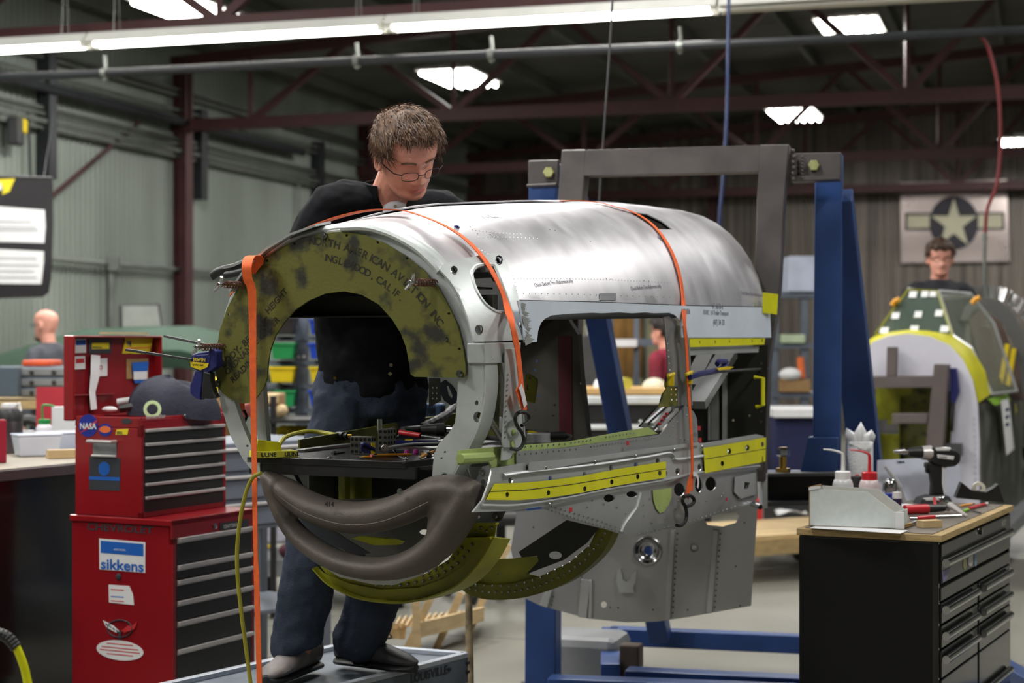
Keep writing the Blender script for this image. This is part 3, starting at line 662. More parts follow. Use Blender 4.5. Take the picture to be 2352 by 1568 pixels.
fpart('belly_hoop_web', web1, [], S1, .004, m_lime, label='yellow green hoop web with rivets under the scoop')
lip = [(728, 1302), (762, 1336), (806, 1359), (849, 1373), (921, 1381), (979, 1375), (1051, 1352), (1095, 1323), (1132, 1280), (1157, 1234)]
m = MB(); lp = smooth_path([S1.at(x, y, .012) for x, y in lip], 4); N = len(lp)
m.ribbon(lp, [.02+.045*min(1, i/(N*.75)) for i in range(N)], .004, fa*.85+fp*.3); obj('belly_hoop_flange', m, m_lime, fus, world=True, smooth=True)
fpart('belly_hoop_lip', [(728, 1302), (762, 1334), (806, 1357), (849, 1371), (921, 1380), (979, 1374), (1051, 1351), (1095, 1322), (1132, 1279), (1157, 1234), (1118, 1237), (1103, 1256), (1066, 1299), (1022, 1328), (965, 1348), (878, 1353), (806, 1339), (750, 1316)], [], S1, .003, m_lime, off=.01, smooth=True)
rv = MB(); dots(rv, pathpts([(1085, 1250), (1070, 1275), (1045, 1300), (1010, 1320), (970, 1335), (920, 1343), (850, 1343)], 18)+pathpts([(1062, 1258), (1045, 1280), (1010, 1305), (965, 1324)], 16)+[(1066, 1225), (1080, 1215), (1095, 1222), (1105, 1212), (1118, 1220), (1130, 1212), (1073, 1210)], S1, .0045, .004, .6, 8); obj('hoop_rivets', rv, m_steel, fus, world=True, kind='stuff', smooth=True)
m = MB(); m.beam(S1.at(1060, 1236, .01), S1.at(1133, 1234, .01), .02, .006); m.beam(S1.at(1075, 1203, .01), S1.at(1146, 1201, .01), .02, .005); obj('hoop_stiffener', m, m_lime, fus, world=True)
fpart('hoop_bracket', [(1087, 1172), (1162, 1172), (1150, 1196), (1090, 1202)], [circ(1098, 1187, 5, n=8)], SEC(.12), .004, m_aldk); bolt(SEC(.12), 1138, 1185, .006, .002, .006)
# second green half hoop farther back
S2 = SEC(1.0)
lo2 = [(1052, 1345), (1080, 1365), (1120, 1375), (1180, 1374), (1240, 1361), (1300, 1337), (1350, 1302), (1385, 1265), (1403, 1230), (1408, 1213), (1372, 1213), (1355, 1250), (1310, 1290), (1240, 1323), (1180, 1340), (1120, 1344), (1070, 1335)]
fpart('rear_hoop_lip', lo2, [], S2, .005, m_lime2, smooth=True, label='dark yellow green riveted rim of the rear belly hoop')
fpart('rear_hoop_web', [(1060, 1336), (1120, 1345), (1180, 1341), (1240, 1324), (1215, 1318), (1238, 1288), (1234, 1277), (1198, 1279), (1180, 1282), (1130, 1284), (1110, 1296), (1075, 1325)], [circ(1144, 1319, 3, n=8)], SEC(1.02), .004, m_lime, smooth=True)
m = MB(); m.ribbon(smooth_path([S2.at(x, y, -.03) for x, y in lo2[:10]], 4), .06, .004, fa); obj('rear_hoop_flange', m, m_lime2, fus, world=True, smooth=True)
fpart('hoop_gusset', [(1191, 1267), (1301, 1194), (1375, 1212), (1348, 1246), (1294, 1286), (1209, 1318), (1237, 1288), (1234, 1276), (1198, 1280)], [circ(1275, 1275, 13, kx=1.2, ky=.7)], SEC(.97), .005, m_dint, label='dark gusset plate on the rear belly hoop')
rv = MB(); dots(rv, pathpts([(1080, 1352), (1120, 1360), (1180, 1358), (1240, 1345), (1300, 1318), (1345, 1285), (1375, 1250), (1392, 1222)], 15)+pathpts([(1075, 1342), (1180, 1346), (1240, 1328), (1310, 1292), (1360, 1250)], 19)+[(1203, 1272), (1225, 1258), (1250, 1240), (1262, 1226), (1300, 1218), (1290, 1240), (1310, 1250), (1330, 1232), (1230, 1300), (1320, 1210), (1345, 1222)], S2, .004, .004, .6, 7); obj('rear_hoop_rivets', rv, m_steel, fus, world=True, kind='stuff')
# --- right side: longeron, webs, struts
webp = [(1190, 1036), (1311, 1027), (1401, 1014), (1519, 998), (1578, 930), (1596, 945), (1604, 962), (1606, 1014), (1480, 1033), (1300, 1057), (1192, 1074)]
fpart('side_web', webp, [], SR, .004, m_al, off=-.004)
rail = [(1128, 1075), (1205, 1062), (1345, 1050), (1480, 1031), (1600, 1017), (1618, 1017), (1735, 997), (1752, 1001), (1750, 1062), (1735, 1078), (1613, 1090), (1509, 1112), (1387, 1134), (1251, 1162), (1162, 1173), (1083, 1176), (1106, 1147), (1120, 1110)]
rholes = [circ(x, y, r, kx=.7, n=10) for x, y, r in ((1170, 1103, 8), (1261, 1098, 7), (1340, 1088, 6), (1401, 1074, 7), (1458, 1067, 7), (1508, 1058, 7), (1155, 1140, 7), (1250, 1133, 6), (1334, 1126, 6), (1396, 1112, 7), (1456, 1101, 7), (1507, 1094, 7), (1525, 1087, 8), (1554, 1082, 8), (1605, 1072, 8), (1667, 1032, 8), (1709, 1024, 8), (1744, 1017, 7), (1651, 1066, 6))]
fpart('longeron', rail, rholes, SR, .005, m_al2, off=.004, label='long curved silver longeron carrying yellow tape')
m = MB(); m.tube(smooth_path([SR.at(x, y, .004) for x, y in ((1150, 1092), (1215, 1083), (1350, 1069), (1480, 1050), (1528, 1041), (1540, 1045), (1548, 1056), (1600, 1049), (1612, 1046))], 5), (.009, .0065), 10); obj('longeron_bead', m, m_al2, fus, world=True, smooth=True)
m = MB(); m.tube(smooth_path([SR.at(x, y, .006) for x, y in ((1100, 1160), (1180, 1160), (1290, 1144), (1400, 1122), (1520, 1103), (1620, 1082), (1740, 1070))], 5), (.006, .005), 8); obj('longeron_bead', m, m_al2, fus, world=True, smooth=True)
fpart('longeron_flange', [(1205, 1062), (1345, 1050), (1480, 1031), (1598, 1014), (1598, 1022), (1480, 1040), (1345, 1060), (1212, 1084), (1205, 1085)], [], SR, .003, m_al2, off=.012)
t1 = [(1126, 1110), (1190, 1108), (1258, 1102), (1330, 1092), (1401, 1078), (1521, 1059), (1521, 1096), (1456, 1106), (1390, 1118), (1320, 1132), (1251, 1142), (1180, 1148), (1107, 1147)]
th1 = [h for h in rholes if 1150 < h[0][0] < 1517]
fpart('yellow_tape', t1, [h for h in [circ(x, y, r, kx=.7, n=10) for x, y, r in ((1155, 1135, 6), (1250, 1131, 6), (1334, 1122, 6), (1396, 1106, 6), (1456, 1094, 6), (1507, 1086, 6))]], SR, .001, m_yellowtape, off=.0125, label='long strip of yellow tape on the longeron')
fpart('yellow_tape', [(1608, 1028), (1640, 1024), (1752, 1004), (1751, 1059), (1611, 1086)], [circ(1667, 1036, 7, kx=.7, n=10), circ(1709, 1028, 7, kx=.7, n=10), circ(1651, 1064, 6, kx=.7, n=10), circ(1744, 1020, 6, kx=.6, n=10)], SR, .001, m_yellowtape, off=.0125, label='short strip of yellow tape at the rear of the longeron')
m = MB(); m.tube([SR.at(x, y, .0132) for x, y in ((1112, 1128), (1200, 1124), (1300, 1112), (1420, 1092), (1521, 1076))], .0009, 4); m.tube([SR.at(x, y, .0132) for x, y in ((1610, 1054), (1751, 1030))], .0009, 4); obj('pencil_line', m, m_ink, fus, world=True)
# belly web
bweb = [(1248, 1166), (1430, 1226), (1459, 1234), (1580, 1205), (1730, 1157), (1744, 1144), (1742, 1073), (1613, 1088), (1509, 1110), (1387, 1132)]
bh = [circ(1404, 1144, 13, ky=.7), circ(1456, 1135, 13, ky=.55), circ(1565, 1124, 13, ky=1.2), circ(1609, 1113, 9, ky=2), circ(1637, 1111, 13, ky=1.25), [(1709, 1104), (1723, 1106), (1718, 1122), (1708, 1126)]]
fpart('belly_web', bweb, bh, SR, .004, m_al, off=-.006, label='silver triangular belly web with rows of rivets')
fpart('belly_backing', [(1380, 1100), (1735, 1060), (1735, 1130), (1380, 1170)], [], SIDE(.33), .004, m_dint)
fpart('oval_patch', [(1501, 1126), (1544, 1120), (1544, 1140), (1538, 1158), (1527, 1175), (1518, 1178), (1509, 1168), (1503, 1150)], [], SR, .003, m_pgreen, off=-.002, label='pale green oval patch on the belly web')
m = MB(); m.tube(smooth_path([SR.at(x, y, -.006) for x, y in ((1475, 1132), (1465, 1165), (1440, 1200), (1430, 1222))], 5), (.005, .004), 6); obj('web_bead', m, m_al2, fus, world=True, smooth=True)
fpart('side_bracket', [(1688, 1095), (1735, 1085), (1735, 1135), (1700, 1145), (1686, 1130)], [[(1709, 1106), (1722, 1108), (1718, 1121), (1708, 1125)]], SR, .003, m_al2, off=.002)
rv = MB()
dots(rv, pathpts([(1262, 1170), (1340, 1196), (1440, 1225)], 9)+pathpts([(1470, 1226), (1580, 1200), (1725, 1152)], 10)+pathpts([(1270, 1163), (1390, 1200), (1430, 1215)], 11)+pathpts([(1196, 1044), (1330, 1031)], 13)+pathpts([(1360, 1026), (1420, 1018), (1515, 1004)], 7)+pathpts([(1540, 990), (1565, 960), (1590, 950)], 14)+pathpts([(1540, 1000), (1580, 1012), (1596, 1000)], 9)+[(1363, 1150), (1352, 1165), (1390, 1158), (1420, 1165), (1440, 1180), (1482, 1184), (1500, 1200), (1530, 1190), (1496, 1146), (1480, 1160), (1555, 1170), (1560, 1150), (1590, 1160), (1625, 1150), (1660, 1140), (1664, 1133), (1508, 1140), (1514, 1160), (1530, 1165), (1535, 1145)], SR, .0032, -.004, .7, 7)
dots(rv, [(1245, 1073), (1359, 1060), (1453, 1046), (1541, 1032), (1255, 1158), (1606, 1025)], SR, .007, .010, .6, 8)
dots(rv, pathpts([(1155, 860), (1150, 940), (1148, 1010)], 12), SR, .003, .014, .7)
obj('side_rivets', rv, m_steel, fus, world=True, kind='stuff', smooth=True)
for x, y, w_, h_ in ((1432, 1017, 6, 10), (1301, 1170, 7, 10), (1661, 1146, 4, 8), (1597, 983, 7, 10), (1599, 1010, 7, 10)):
    fpart('red_mark', [(x-w_/2, y-h_/2), (x+w_/2, y-h_/2), (x+w_/2, y+h_/2), (x-w_/2, y+h_/2)], [], SR, .0006, m_ltred, off=.0135)
SI = SIDE(.36)
fpart('green_stringer', [(1064, 1034), (1130, 1028), (1201, 1023), (1316, 1014), (1401, 998), (1498, 981), (1519, 996), (1401, 1014), (1309, 1027), (1198, 1036), (1192, 1072), (1137, 1074), (1135, 1062), (1062, 1068)], [], SR, .004, m_pgreen, off=-.012, label='pale green stringer along the open side')
m = MB(); m.tube(smooth_path([SR.at(x, y, -.006) for x, y in ((1062, 1053), (1110, 1050), (1133, 1048))], 4), .012, 8); obj('stringer_bead', m, m_pgreen, fus, world=True, smooth=True)
rv = MB(); dots(rv, pathpts([(1215, 1026), (1316, 1019)], 13)+pathpts([(1320, 1017), (1370, 1010)], 9)+pathpts([(1400, 1004), (1470, 993)], 8), SR, .003, -.011, .7); obj('stringer_rivets', rv, m_steel, fus, world=True, kind='stuff')
fpart('front_strut', [(1152, 800), (1178, 800), (1186, 872), (1193, 1004), (1187, 1027), (1147, 1027), (1144, 1015), (1150, 930)], [], SR, .004, m_cast, off=.012, bevel=.001, label='light grey upright strut behind the ring')
m = MB(); m.ribbon([SR.at(1178, 800, -.01), SR.at(1187, 872, -.01), SR.at(1194, 1004, -.01)], .05, .004, fp); obj('strut_flange', m, m_cast, fus, world=True)
fpart('strut_foot', [(1153, 1028), (1182, 1028), (1168, 1055), (1151, 1057)], [], SR, .006, m_cast, off=.004)
for x, y in ((1168, 992), (1165, 1018)):
    m = MB(); m.cyl(SR.at(x, y, .012), SR.at(x, y, .017), .009, n=12); obj('green_rivet', m, m_pgreen, fus, world=True)
fpart('cross_bracket', [(1113, 788), (1197, 786), (1195, 812), (1170, 816), (1168, 833), (1114, 834)], [], SR, .05, m_cast, off=.0, bevel=.003, label='cast bracket joining the ring to the strut')
fpart('rear_strut', [(1533, 728), (1545, 726), (1562, 742), (1572, 776), (1578, 930), (1566, 932), (1564, 888), (1546, 888), (1540, 800)], [], SR, .004, m_al, off=-.012, label='grey upright strut at the rear of the opening')
m = MB(); m.ribbon([SR.at(1564, 748, .002), SR.at(1573, 800, .002), SR.at(1579, 930, .002)], .03, .004, fp); obj('strut_flange', m, m_al2, fus, world=True)
rv = MB(); dots(rv, pathpts([(1541, 790), (1548, 880)], 15), SR, .003, -.011, .7); obj('strut_rivets', rv, m_al2, fus, world=True, kind='stuff')
fpart('drilled_bracket', [(1544, 888), (1569, 888), (1569, 930), (1556, 932), (1523, 936), (1532, 905)], [circ(x, y, 2.6, n=8) for x, y in ((1553, 894), (1563, 894), (1553, 906), (1563, 906), (1554, 918), (1565, 918))], SR, .004, m_olive, off=-.014)
fpart('shiny_gusset', [(1484, 980), (1524, 935), (1566, 931), (1578, 930), (1550, 960), (1520, 990), (1505, 984)], [], SR, .006, m_chrome, off=-.02)
m = MB(); m.beam(SR.at(1505, 975, -.01), SR.at(1545, 938, -.01), .012, .012); m.beam(SR.at(1520, 985, -.01), SR.at(1562, 940, -.01), .01, .012); obj('gusset_rail', m, m_al2, fus, world=True, bevel=.002)
for x, y in ((1531, 950), (1526, 957), (1521, 964), (1516, 973)):
    m = MB(); m.cyl(SR.at(x, y, -.01), SR.at(x, y, .004), .004, n=8); obj('red_rivet', m, m_ltred, fus, world=True)
SIN = SIDE(.30)
m = MB(); m.beam(SIN.at(1672, 812), SIN.at(1598, 930), .03, .07, fp); obj('brace', m, mat('matte_aluminium', (150, 152, 154), .65, metal=.1) if 'matte_aluminium' not in MATS else MATS['matte_aluminium'], fus, world=True, label='broad diagonal silver brace in the rear side bay')
m = MB(); m.beam(SIDE(.22).at(1625, 812), SIDE(.22).at(1586, 890), .03, .06, fp); obj('brace', m, m_aldk, fus, world=True)
fpart('upper_rail', [(1584, 797), (1750, 795), (1748, 809), (1680, 811), (1590, 816)], [], SR, .03, m_al2, off=-.01)
fpart('yellow_tape', [(1584, 777), (1757, 776), (1755, 791), (1584, 797)], [circ(x, y, 3, kx=.5, ky=1.5, n=6) for x, y in ((1607, 786), (1642, 785), (1675, 784), (1727, 783), (1750, 782))], SR, .002, m_yellowtape, off=.001, label='short yellow taped edge under the rear skin')
SB = SEC(2.28)
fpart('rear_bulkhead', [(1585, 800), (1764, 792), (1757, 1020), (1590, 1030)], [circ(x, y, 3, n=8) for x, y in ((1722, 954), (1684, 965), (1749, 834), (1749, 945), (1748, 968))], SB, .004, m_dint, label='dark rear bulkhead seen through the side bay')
for x, w_ in ((1632, 5), (1667, 10), (1645, 18)):
    m = MB(); m.beam(SB.at(x, 855 if x > 1640 else 900, .01), SB.at(x, 1010, .01), w_/600, .012, fa); obj('stiffener', m, m_al2 if w_ < 15 else m_al, fus, world=True)
m = MB(); S9 = SEC(2.2)
m.tube([S9.at(1733, 866), S9.at(1752, 868), S9.at(1752, 930), S9.at(1737, 934)], (.014, .008), 6); obj('taped_handle', m, m_yellowtape, fus, world=True, bevel=.001)
# left wall, part bulkhead, cross beam, interior
m = MB(); m.ribbon([LF(.35, -.36, -.31), LF(1.2, -.39, -.28), LF(2.3, -.40, -.25)], .06, .006, ZU); obj('left_longeron', m, m_lime2, fus, world=True)
m = MB(); m.beam(LF(.12, -.325, -.30), LF(.12, -.36, .1), .03, .02, fa); obj('left_strut', m, m_cast, fus, world=True)
m = MB(); m.ribbon([LF(.35, -.33, -.40), LF(1.2, -.36, -.38), LF(2.3, -.38, -.38)], .16, .004, ZU); obj('left_lower_web', m, m_aldk, fus, world=True)
SQ = SEC(1.7)
fpart('part_bulkhead', [(1150, 795), (1200, 745), (1240, 700), (1307, 700), (1312, 735), (1335, 768), (1342, 860), (1358, 1000), (1362, 1020), (1150, 1030)], [circ(x, y, 3, n=8) for x, y in ((1232, 829), (1228, 850), (1238, 909), (1232, 943), (1274, 930), (1271, 955), (1330, 812), (1334, 880))]+[circ(1172, 878, 9, kx=1.3, ky=.8)], SQ, .006, mat('bulkhead_grey', (96, 92, 84), .55, metal=.2, var=.15, vs=4), label='grey half bulkhead with a crimson strip inside the fuselage')
fpart('crimson_strip', [(1282, 771), (1314, 771), (1315, 1006), (1286, 1008)], [], SQ, .002, m_crim, off=.003, label='crimson tape strip on the inner bulkhead')
m = MB(); m.ribbon([SQ.at(x, y, .02) for x, y in ((1310, 722), (1318, 742), (1335, 768), (1342, 860), (1358, 1000))], .03, .003, fa); obj('bulkhead_edge', m, m_aldk, fus, world=True)
m = MB(); m.beam(SQ.at(1155, 800, .03), SQ.at(1285, 715, .03), .03, .10, fa); obj('inner_brace', m, m_dint, fus, world=True)
fpart('olive_gadget', [(1206, 862), (1213, 858), (1232, 870), (1233, 880), (1226, 925), (1205, 920)], [circ(1218, 868, 3, n=8), circ(1212, 889, 4, kx=.6, ky=1.6, n=8)], SEC(1.45), .012, m_lime2, label='small olive box bracket')
m = MB(); m.beam(LF(.14, -.36, .094), LF(.14, .36, .094), .03, .052); m.beam(LF(.12, -.36, .066), LF(.12, .36, .066), .05, .004); obj('cross_beam', m, m_dint, fus, world=True, label='dark cross beam behind the ring opening')  # shade beneath the skin is put into the beam's dark colour
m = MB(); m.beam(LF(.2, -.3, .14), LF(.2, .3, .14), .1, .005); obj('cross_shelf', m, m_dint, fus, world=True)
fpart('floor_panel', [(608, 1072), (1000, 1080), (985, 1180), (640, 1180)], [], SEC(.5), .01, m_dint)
m = MB(); m.beam(SEC(.4).at(790, 1075), SEC(.4).at(792, 1170), .02, .03, fa); m.beam(SEC(.45).at(815, 1075), SEC(.45).at(815, 1170), .1, .02, fa); obj('floor_stiffener', m, m_lime2, fus, world=True)
m = MB(); m.beam(SEC(.2).at(650, 1075), SEC(.2).at(680, 1130), .05, .02, fa); obj('tray_leg', m, m_steel, fus, world=True)
# dark inner structure right of the ring, seen between ring and strut
fpart('inner_olive_frame', [(1115, 834), (1150, 834), (1146, 1000), (1110, 1000)], [circ(1148, 870, 9, n=10)], SIDE(.1), .004, m_olive)
m = MB(); m.cyl(SIN.at(1108, 935), SIN.at(1150, 1005), .008, n=8); obj('actuator_rod', m, m_steel, fus, world=True, smooth=True)
fpart('drilled_tab', [(985, 868), (1010, 868), (1012, 920), (985, 935)], [circ(x, y, 2.5, n=8) for x, y in ((993, 890), (1002, 890), (993, 903), (1002, 903), (993, 915), (1002, 915))], SEC(.5), .004, m_aldk)
fpart('slotted_plate', [(1012, 878), (1022, 872), (1038, 885), (1050, 905), (1046, 925), (1035, 930), (1020, 920), (1010, 900)], [[(1024, 886), (1030, 886), (1040, 910), (1036, 916), (1028, 905)]], SEC(.45), .006, mat('slate_plate', (62, 70, 84), .5), label='slate coloured slotted plate')
# --- big rear belly sheet
JF = math.radians(14); jr = V((math.cos(JF), -math.sin(JF), 0)); jb_ = V((math.sin(JF), math.cos(JF), 0))
SH = PF(V((1.0, 6.46, H)), jr, ZU)
sheet = [(1187, 1176), (1173, 1262), (1190, 1330), (1201, 1371), (1240, 1390), (1287, 1403), (1351, 1420), (1437, 1429), (1509, 1427), (1580, 1417), (1651, 1404), (1725, 1391), (1733, 1270), (1741, 1150), (1600, 1150), (1400, 1150)]
fpart('belly_sheet', sheet, [circ(1387, 1388, 7), circ(1488, 1265, 20), circ(1594, 1258, 6, n=8), [(1615, 1190), (1640, 1180), (1690, 1176), (1698, 1185), (1690, 1200), (1660, 1209), (1625, 1205)]], SH, .004, alum('belly_sheet', (196, 196, 198), .34, .75, 3), label='large hanging silver bulkhead sheet at the rear underside')
m = MB()
for r0, z_ in ((.052, 0), (.044, .006), (.038, .004), (.032, -.004)): pass
m.lathe([(.056, 0), (.052, .008), (.046, .009), (.038, .002), (.032, -.006), (.018, -.01), (.018, -.016)], SH.at(1488, 1265, .002), 28, SH.N, caps=False); obj('flanged_port', m, m_chrome, fus, world=True, smooth=True, label='shiny round flanged port')
m = MB(); m.lathe([(.016, 0), (.014, .004), (.008, .001)], SH.at(1594, 1258, .002), 16, SH.N, caps=False); obj('small_port', m, m_al2, fus, world=True, smooth=True)
for (x0, y0, x1, y1, w_) in ((1262, 1350, 1250, 1392, .03), (1347, 1330, 1338, 1417, .035), (1546, 1215, 1535, 1420, .02), (1645, 1216, 1630, 1406, .022), (1358, 1330, 1356, 1420, .012)):
    m = MB(); m.beam(SH.at(x0, y0, .006), SH.at(x1, y1, .006), w_, .012, jb_); obj('sheet_stiffener', m, m_al2, fus, world=True, bevel=.003)
fpart('sheet_bracket', [(1420, 1308), (1427, 1305), (1432, 1330), (1440, 1335), (1447, 1330), (1456, 1312), (1464, 1308), (1462, 1335), (1456, 1345), (1458, 1360), (1425, 1360), (1423, 1350), (1417, 1335)], [], SH, .012, m_al2, off=.016)
rv = MB(); dots(rv, pathpts([(1338, 1300), (1330, 1412)], 12)+pathpts([(1556, 1225), (1545, 1415)], 13)+pathpts([(1655, 1225), (1641, 1402)], 13)+pathpts([(1270, 1370), (1266, 1395)], 9)+[(1402, 1394), (1420, 1395), (1300, 1330), (1220, 1260), (1225, 1210), (1500, 1400), (1580, 1400), (1700, 1390), (1710, 1200), (1690, 1300)]+circ(1488, 1265, 27, 16), SH, .0035, .002, .5); obj('sheet_rivets', rv, m_aldk, fus, world=True, kind='stuff')
m = MB(); m.cyl(SR.at(1728, 1157, .0), SR.at(1722, 1163, .04), .01, n=8); m.box(SR.at(1745, 1063, 0), (.02, .03, .05)); obj('attach_bolt', m, m_chrome, fus, world=True, kind='stuff')
# ---------------------------------------------------------------- jig
jig = thing('assembly_jig', 'grey inner frame bolted to a tall blue steel stand behind the fuselage', 'jig', V((1.0, 6.7, 0)))
J0 = PF(V((1.0, 6.50, H)), jr, ZU)
def jpart(name, outer, fr, t, m, off=0, bevel=.004, lab=None, holes=()):
    mb = MB(); plate(mb, outer, list(holes), fr, t, off); return obj(name, mb, m, jig, world=True, bevel=bevel, label=lab)
jpart('top_beam', [(1345, 344), (1747, 333), (1744, 394), (1340, 403)], J0, .10, m_jig, lab='thick grey steel top beam')
jpart('right_column', [(1746, 332), (1812, 331), (1801, 460), (1791, 664), (1767, 834), (1762, 960), (1756, 1106), (1712, 1106), (1722, 960), (1732, 700), (1738, 460)], J0, .10, m_jig, lab='slanting grey column on the right')
m = MB()
jpart('left_column', [(1290, 344), (1346, 343), (1342, 403), (1336, 470), (1330, 700), (1310, 1100), (1262, 1100), (1278, 700), (1280, 470), (1286, 400)], J0, .10, m_jig, lab='slanting grey column on the left')
JB = PF(V((1.0, 6.58, H)), jr, ZU)
jpart('right_lug', [(1815, 352), (1932, 350), (1932, 407), (1850, 409), (1815, 400)], JB, .03, m_jig, off=.01)
jpart('right_lug_base', [(1812, 405), (1930, 405), (1930, 414), (1818, 418)], JB, .10, m_jig, off=.03)
jpart('left_lug', [(1214, 369), (1284, 367), (1282, 424), (1214, 427)], JB, .03, m_jig, off=.01)
jpart('left_lug_base', [(1213, 424), (1282, 421), (1282, 428), (1213, 431)], JB, .10, m_jig, off=.03)
for x, y in ((1263, 397), (1870, 381)):
    m = MB(); c = JB.at(x, y, .012); m.lathe([(.0225, 0), (.0225, .012), (.019, .016)], c, 6, JB.N); obj('hex_bolt', m, m_bolt, jig, world=True, label='yellow zinc hex bolt')
m = MB()
for i in range(6): m.ball(J0.at(1820+2*(i % 2), 345+i*13, -.02), .008, 6, 5)
for i in range(7): m.ball(J0.at(1840, 357+i*8, -.05), .006, 6, 5)
obj('weld_bead', m, m_jig, jig, world=True, smooth=True, kind='stuff')
# blue stand
JP = PF(V((1.0, 6.72, H)), jr, ZU)
def jbox(name, x0, y0, x1, y1, wx0, wx1, dep, m, fr=JP, off=0): return jpart(name, [(x0-wx0/2, y0), (x0+wx0/2, y0), (x1+wx1/2, y1), (x1-wx1/2, y1)], fr, dep, m, off, .006)
jbox('right_post', 1903, 350, 1897, 1085, 62, 62, .11, m_blue)
jbox('left_post', 1246, 370, 1240, 1650, 64, 72, .11, m_blue)
jbox('right_lower_post', 1897, 1085, 1890, 1640, 62, 66, .11, m_blue)
m = MB(); m.beam(JP.at(1915, 445, -.10), JP.at(2008, 1560, -1.2), .11, .13, jr); obj('rear_leg', m, m_blue, jig, world=True, bevel=.005, label='slanting rear leg right')
m = MB(); m.beam(JP.at(1305, 445, -.12), JP.at(1424, 1560, -1.0), .09, .09, jr); obj('rear_leg', m, m_blue, jig, world=True, bevel=.005, label='slanting rear leg left')
jpart('foot_wedge', [(1857, 1003), (1926, 1003), (1922, 1086), (1838, 1086)], JP, .08, m_blue, .03)
jpart('cross_plate', [(1755, 1083), (1930, 1083), (1930, 1090), (1755, 1090)], JP, .2, m_blue, .09)
CHN = PF(V((1.0, 6.60, H)), jr, ZU)
jpart('bracket_channel', [(1758, 1092), (1916, 1092), (1916, 1152), (1756, 1158)], CHN, .01, m_black, -.06, .001)
jpart('bracket_channel_top', [(1754, 1086), (1918, 1084), (1918, 1092), (1754, 1094)], CHN, .1, m_dgrey, .03, .002)
jpart('bracket_channel_base', [(1754, 1152), (1918, 1150), (1918, 1156), (1754, 1161)], CHN, .1, m_dgrey, .03, .002)
m = MB(); m.box(CHN.at(1753, 1125, 0), (.02, .09, .13)); obj('end_plate', m, m_al2, jig, world=True, bevel=.002)
sb = MB(); b0 = JP.at(1802, 1084, .06); sb.cyl(b0, b0+V((0, 0, .02)), .028, n=6); sb.cyl(b0, b0+V((0, 0, .10)), .014, n=10); obj('stud_bolt', sb, m_brass, jig, world=True)
sb = MB(); sb.lathe([(.022, 0), (.026, .006), (.026, .026), (.02, .032)], b0+V((0, 0, .065)), 6); obj('stud_nut', sb, m_chrome, jig, world=True)
def fb(y, dd): return y
m = MB(); m.beam(ON(1262, 1552, .19)+V((0, 0, -.05)), ON(1840, 1574, .19)+V((0, 0, -.05)), .10, .10); obj('front_base_beam', m, m_blue, jig, world=True, bevel=.005)
m = MB(); m.beam(ON(1440, 1534, .19)+V((0, 0, -.05)), ON(1850, 1553, .19)+V((0, 0, -.05)), .10, .10); obj('middle_base_beam', m, m_blue, jig, world=True, bevel=.005)
pr = ON(1262, 1552, .14); q1 = V((pr.x-.02, pr.y, 0))
for bx_, by_ in ((pr.x-.08, pr.y+.0), (2.1, 6.3), (.45, 8.0), (2.0, 7.6)):
    c = MB(); c.lathe([(.02, -.02), (.06, -.02), (.06, .02), (.02, .02)], (bx_, by_, .06), 16, (1, 0, 0)); c.box((bx_, by_, .1), (.07, .09, .02)); obj('caster', c, m_black, jig, world=True, smooth=True)
m = MB(); m.beam(V((bx_, by_-.0, .15)), V((.45, 8.0, .15)), .08, .08); m.beam(V((.4, pr.y, .15)), V((.45, 8.0, .15)), .08, .08); m.beam(V((2.05, 6.4, .15)), V((2.0, 7.6, .15)), .08, .08); obj('base_rail', m, m_blue, jig, world=True, bevel=.005)
m = MB(); c = ON(1450, 1550, .12); m.box((c.x, c.y, c.z+.06), (.085, .085, .14), Matrix.Rotation(-.3, 3, 'Z')); solo('timber_block', 'short dark brown square post standing by the blue base beam', 'block', m, mat('dark_timber', (74, 62, 54), .8), bevel=.008)
m = MB(); c = ON(1345, 1530, .12)+V((0, .15, 0)); m.box((c.x, c.y, .14), (.36, .30, .2), Matrix.Rotation(-.3, 3, 'Z')); solo('plastic_crate_lid', 'grey rounded box on the floor inside the blue stand', 'box', m, m_grey, bevel=.04)
def A0(x, y, o=0): return SEC(-o).at(x, y)          # a point o in front of the ring plane, on the sight line of the photo pixel
def AR(x, y, o=0): return SIDE(.405+o).at(x, y)
# ---------------------------------------------------------------- straps, hooks, clamps on the fuselage
def hook(par, pts, r=.0048, m=None, name='hook'):
    mb = MB(); mb.tube(smooth_path(pts, 5), r, 8); return obj(name, mb, m or m_black, par, world=True, smooth=True)
st = thing('ratchet_strap', 'wide orange strap over the front skin with one end dangling to the floor', 'strap', W(597, 1560, 4.4))
p1 = [SK.at(x, y, .017) for x, y in ((1152, 706), (1138, 668), (1119, 630), (1097, 597), (1068, 566), (1034, 541), (995, 521), (955, 506), (918, 497))]
s_, t_ = SK.inv(900, 494); sl = s_
for th in (1.62, 1.8, 2.0, 2.2, 2.4, 2.6): sl -= .045; p1.append(SK.fwd(max(sl, .02), th, .020))
front = [A0(x, y, o) for x, y, o in ((592, 598, .03), (574, 590, .06), (567, 612, .085), (569, 640, .08), (578, 665, .07))]
down = [A0(x, y, o) for x, y, o in ((580, 720, .06), (581, 800, .06), (582, 920, .06), (584, 1040, .07), (586, 1200, .09), (590, 1350, .10), (597, 1600, .11))]
p0 = [AR(x, y, .03) for x, y in ((1206, 935), (1199, 900), (1194, 850), (1188, 800), (1176, 745))]
allp = smooth_path(p0+p1+front+down, 5); N = len(allp); wd_ = []; wdir = []
k0 = 5*(len(p0)+len(p1)); k1 = k0+5*len(front)
for i in range(N):
    wd_.append(.027 if i < k0 else (.034-.010*(i-k0)/(k1-k0) if i < k1 else max(.010, .0235-.012*min(1, (i-k1)/25)+(.004 if i > N-8 else 0))))
    wdir.append(fa if i < k0-3 else fp)
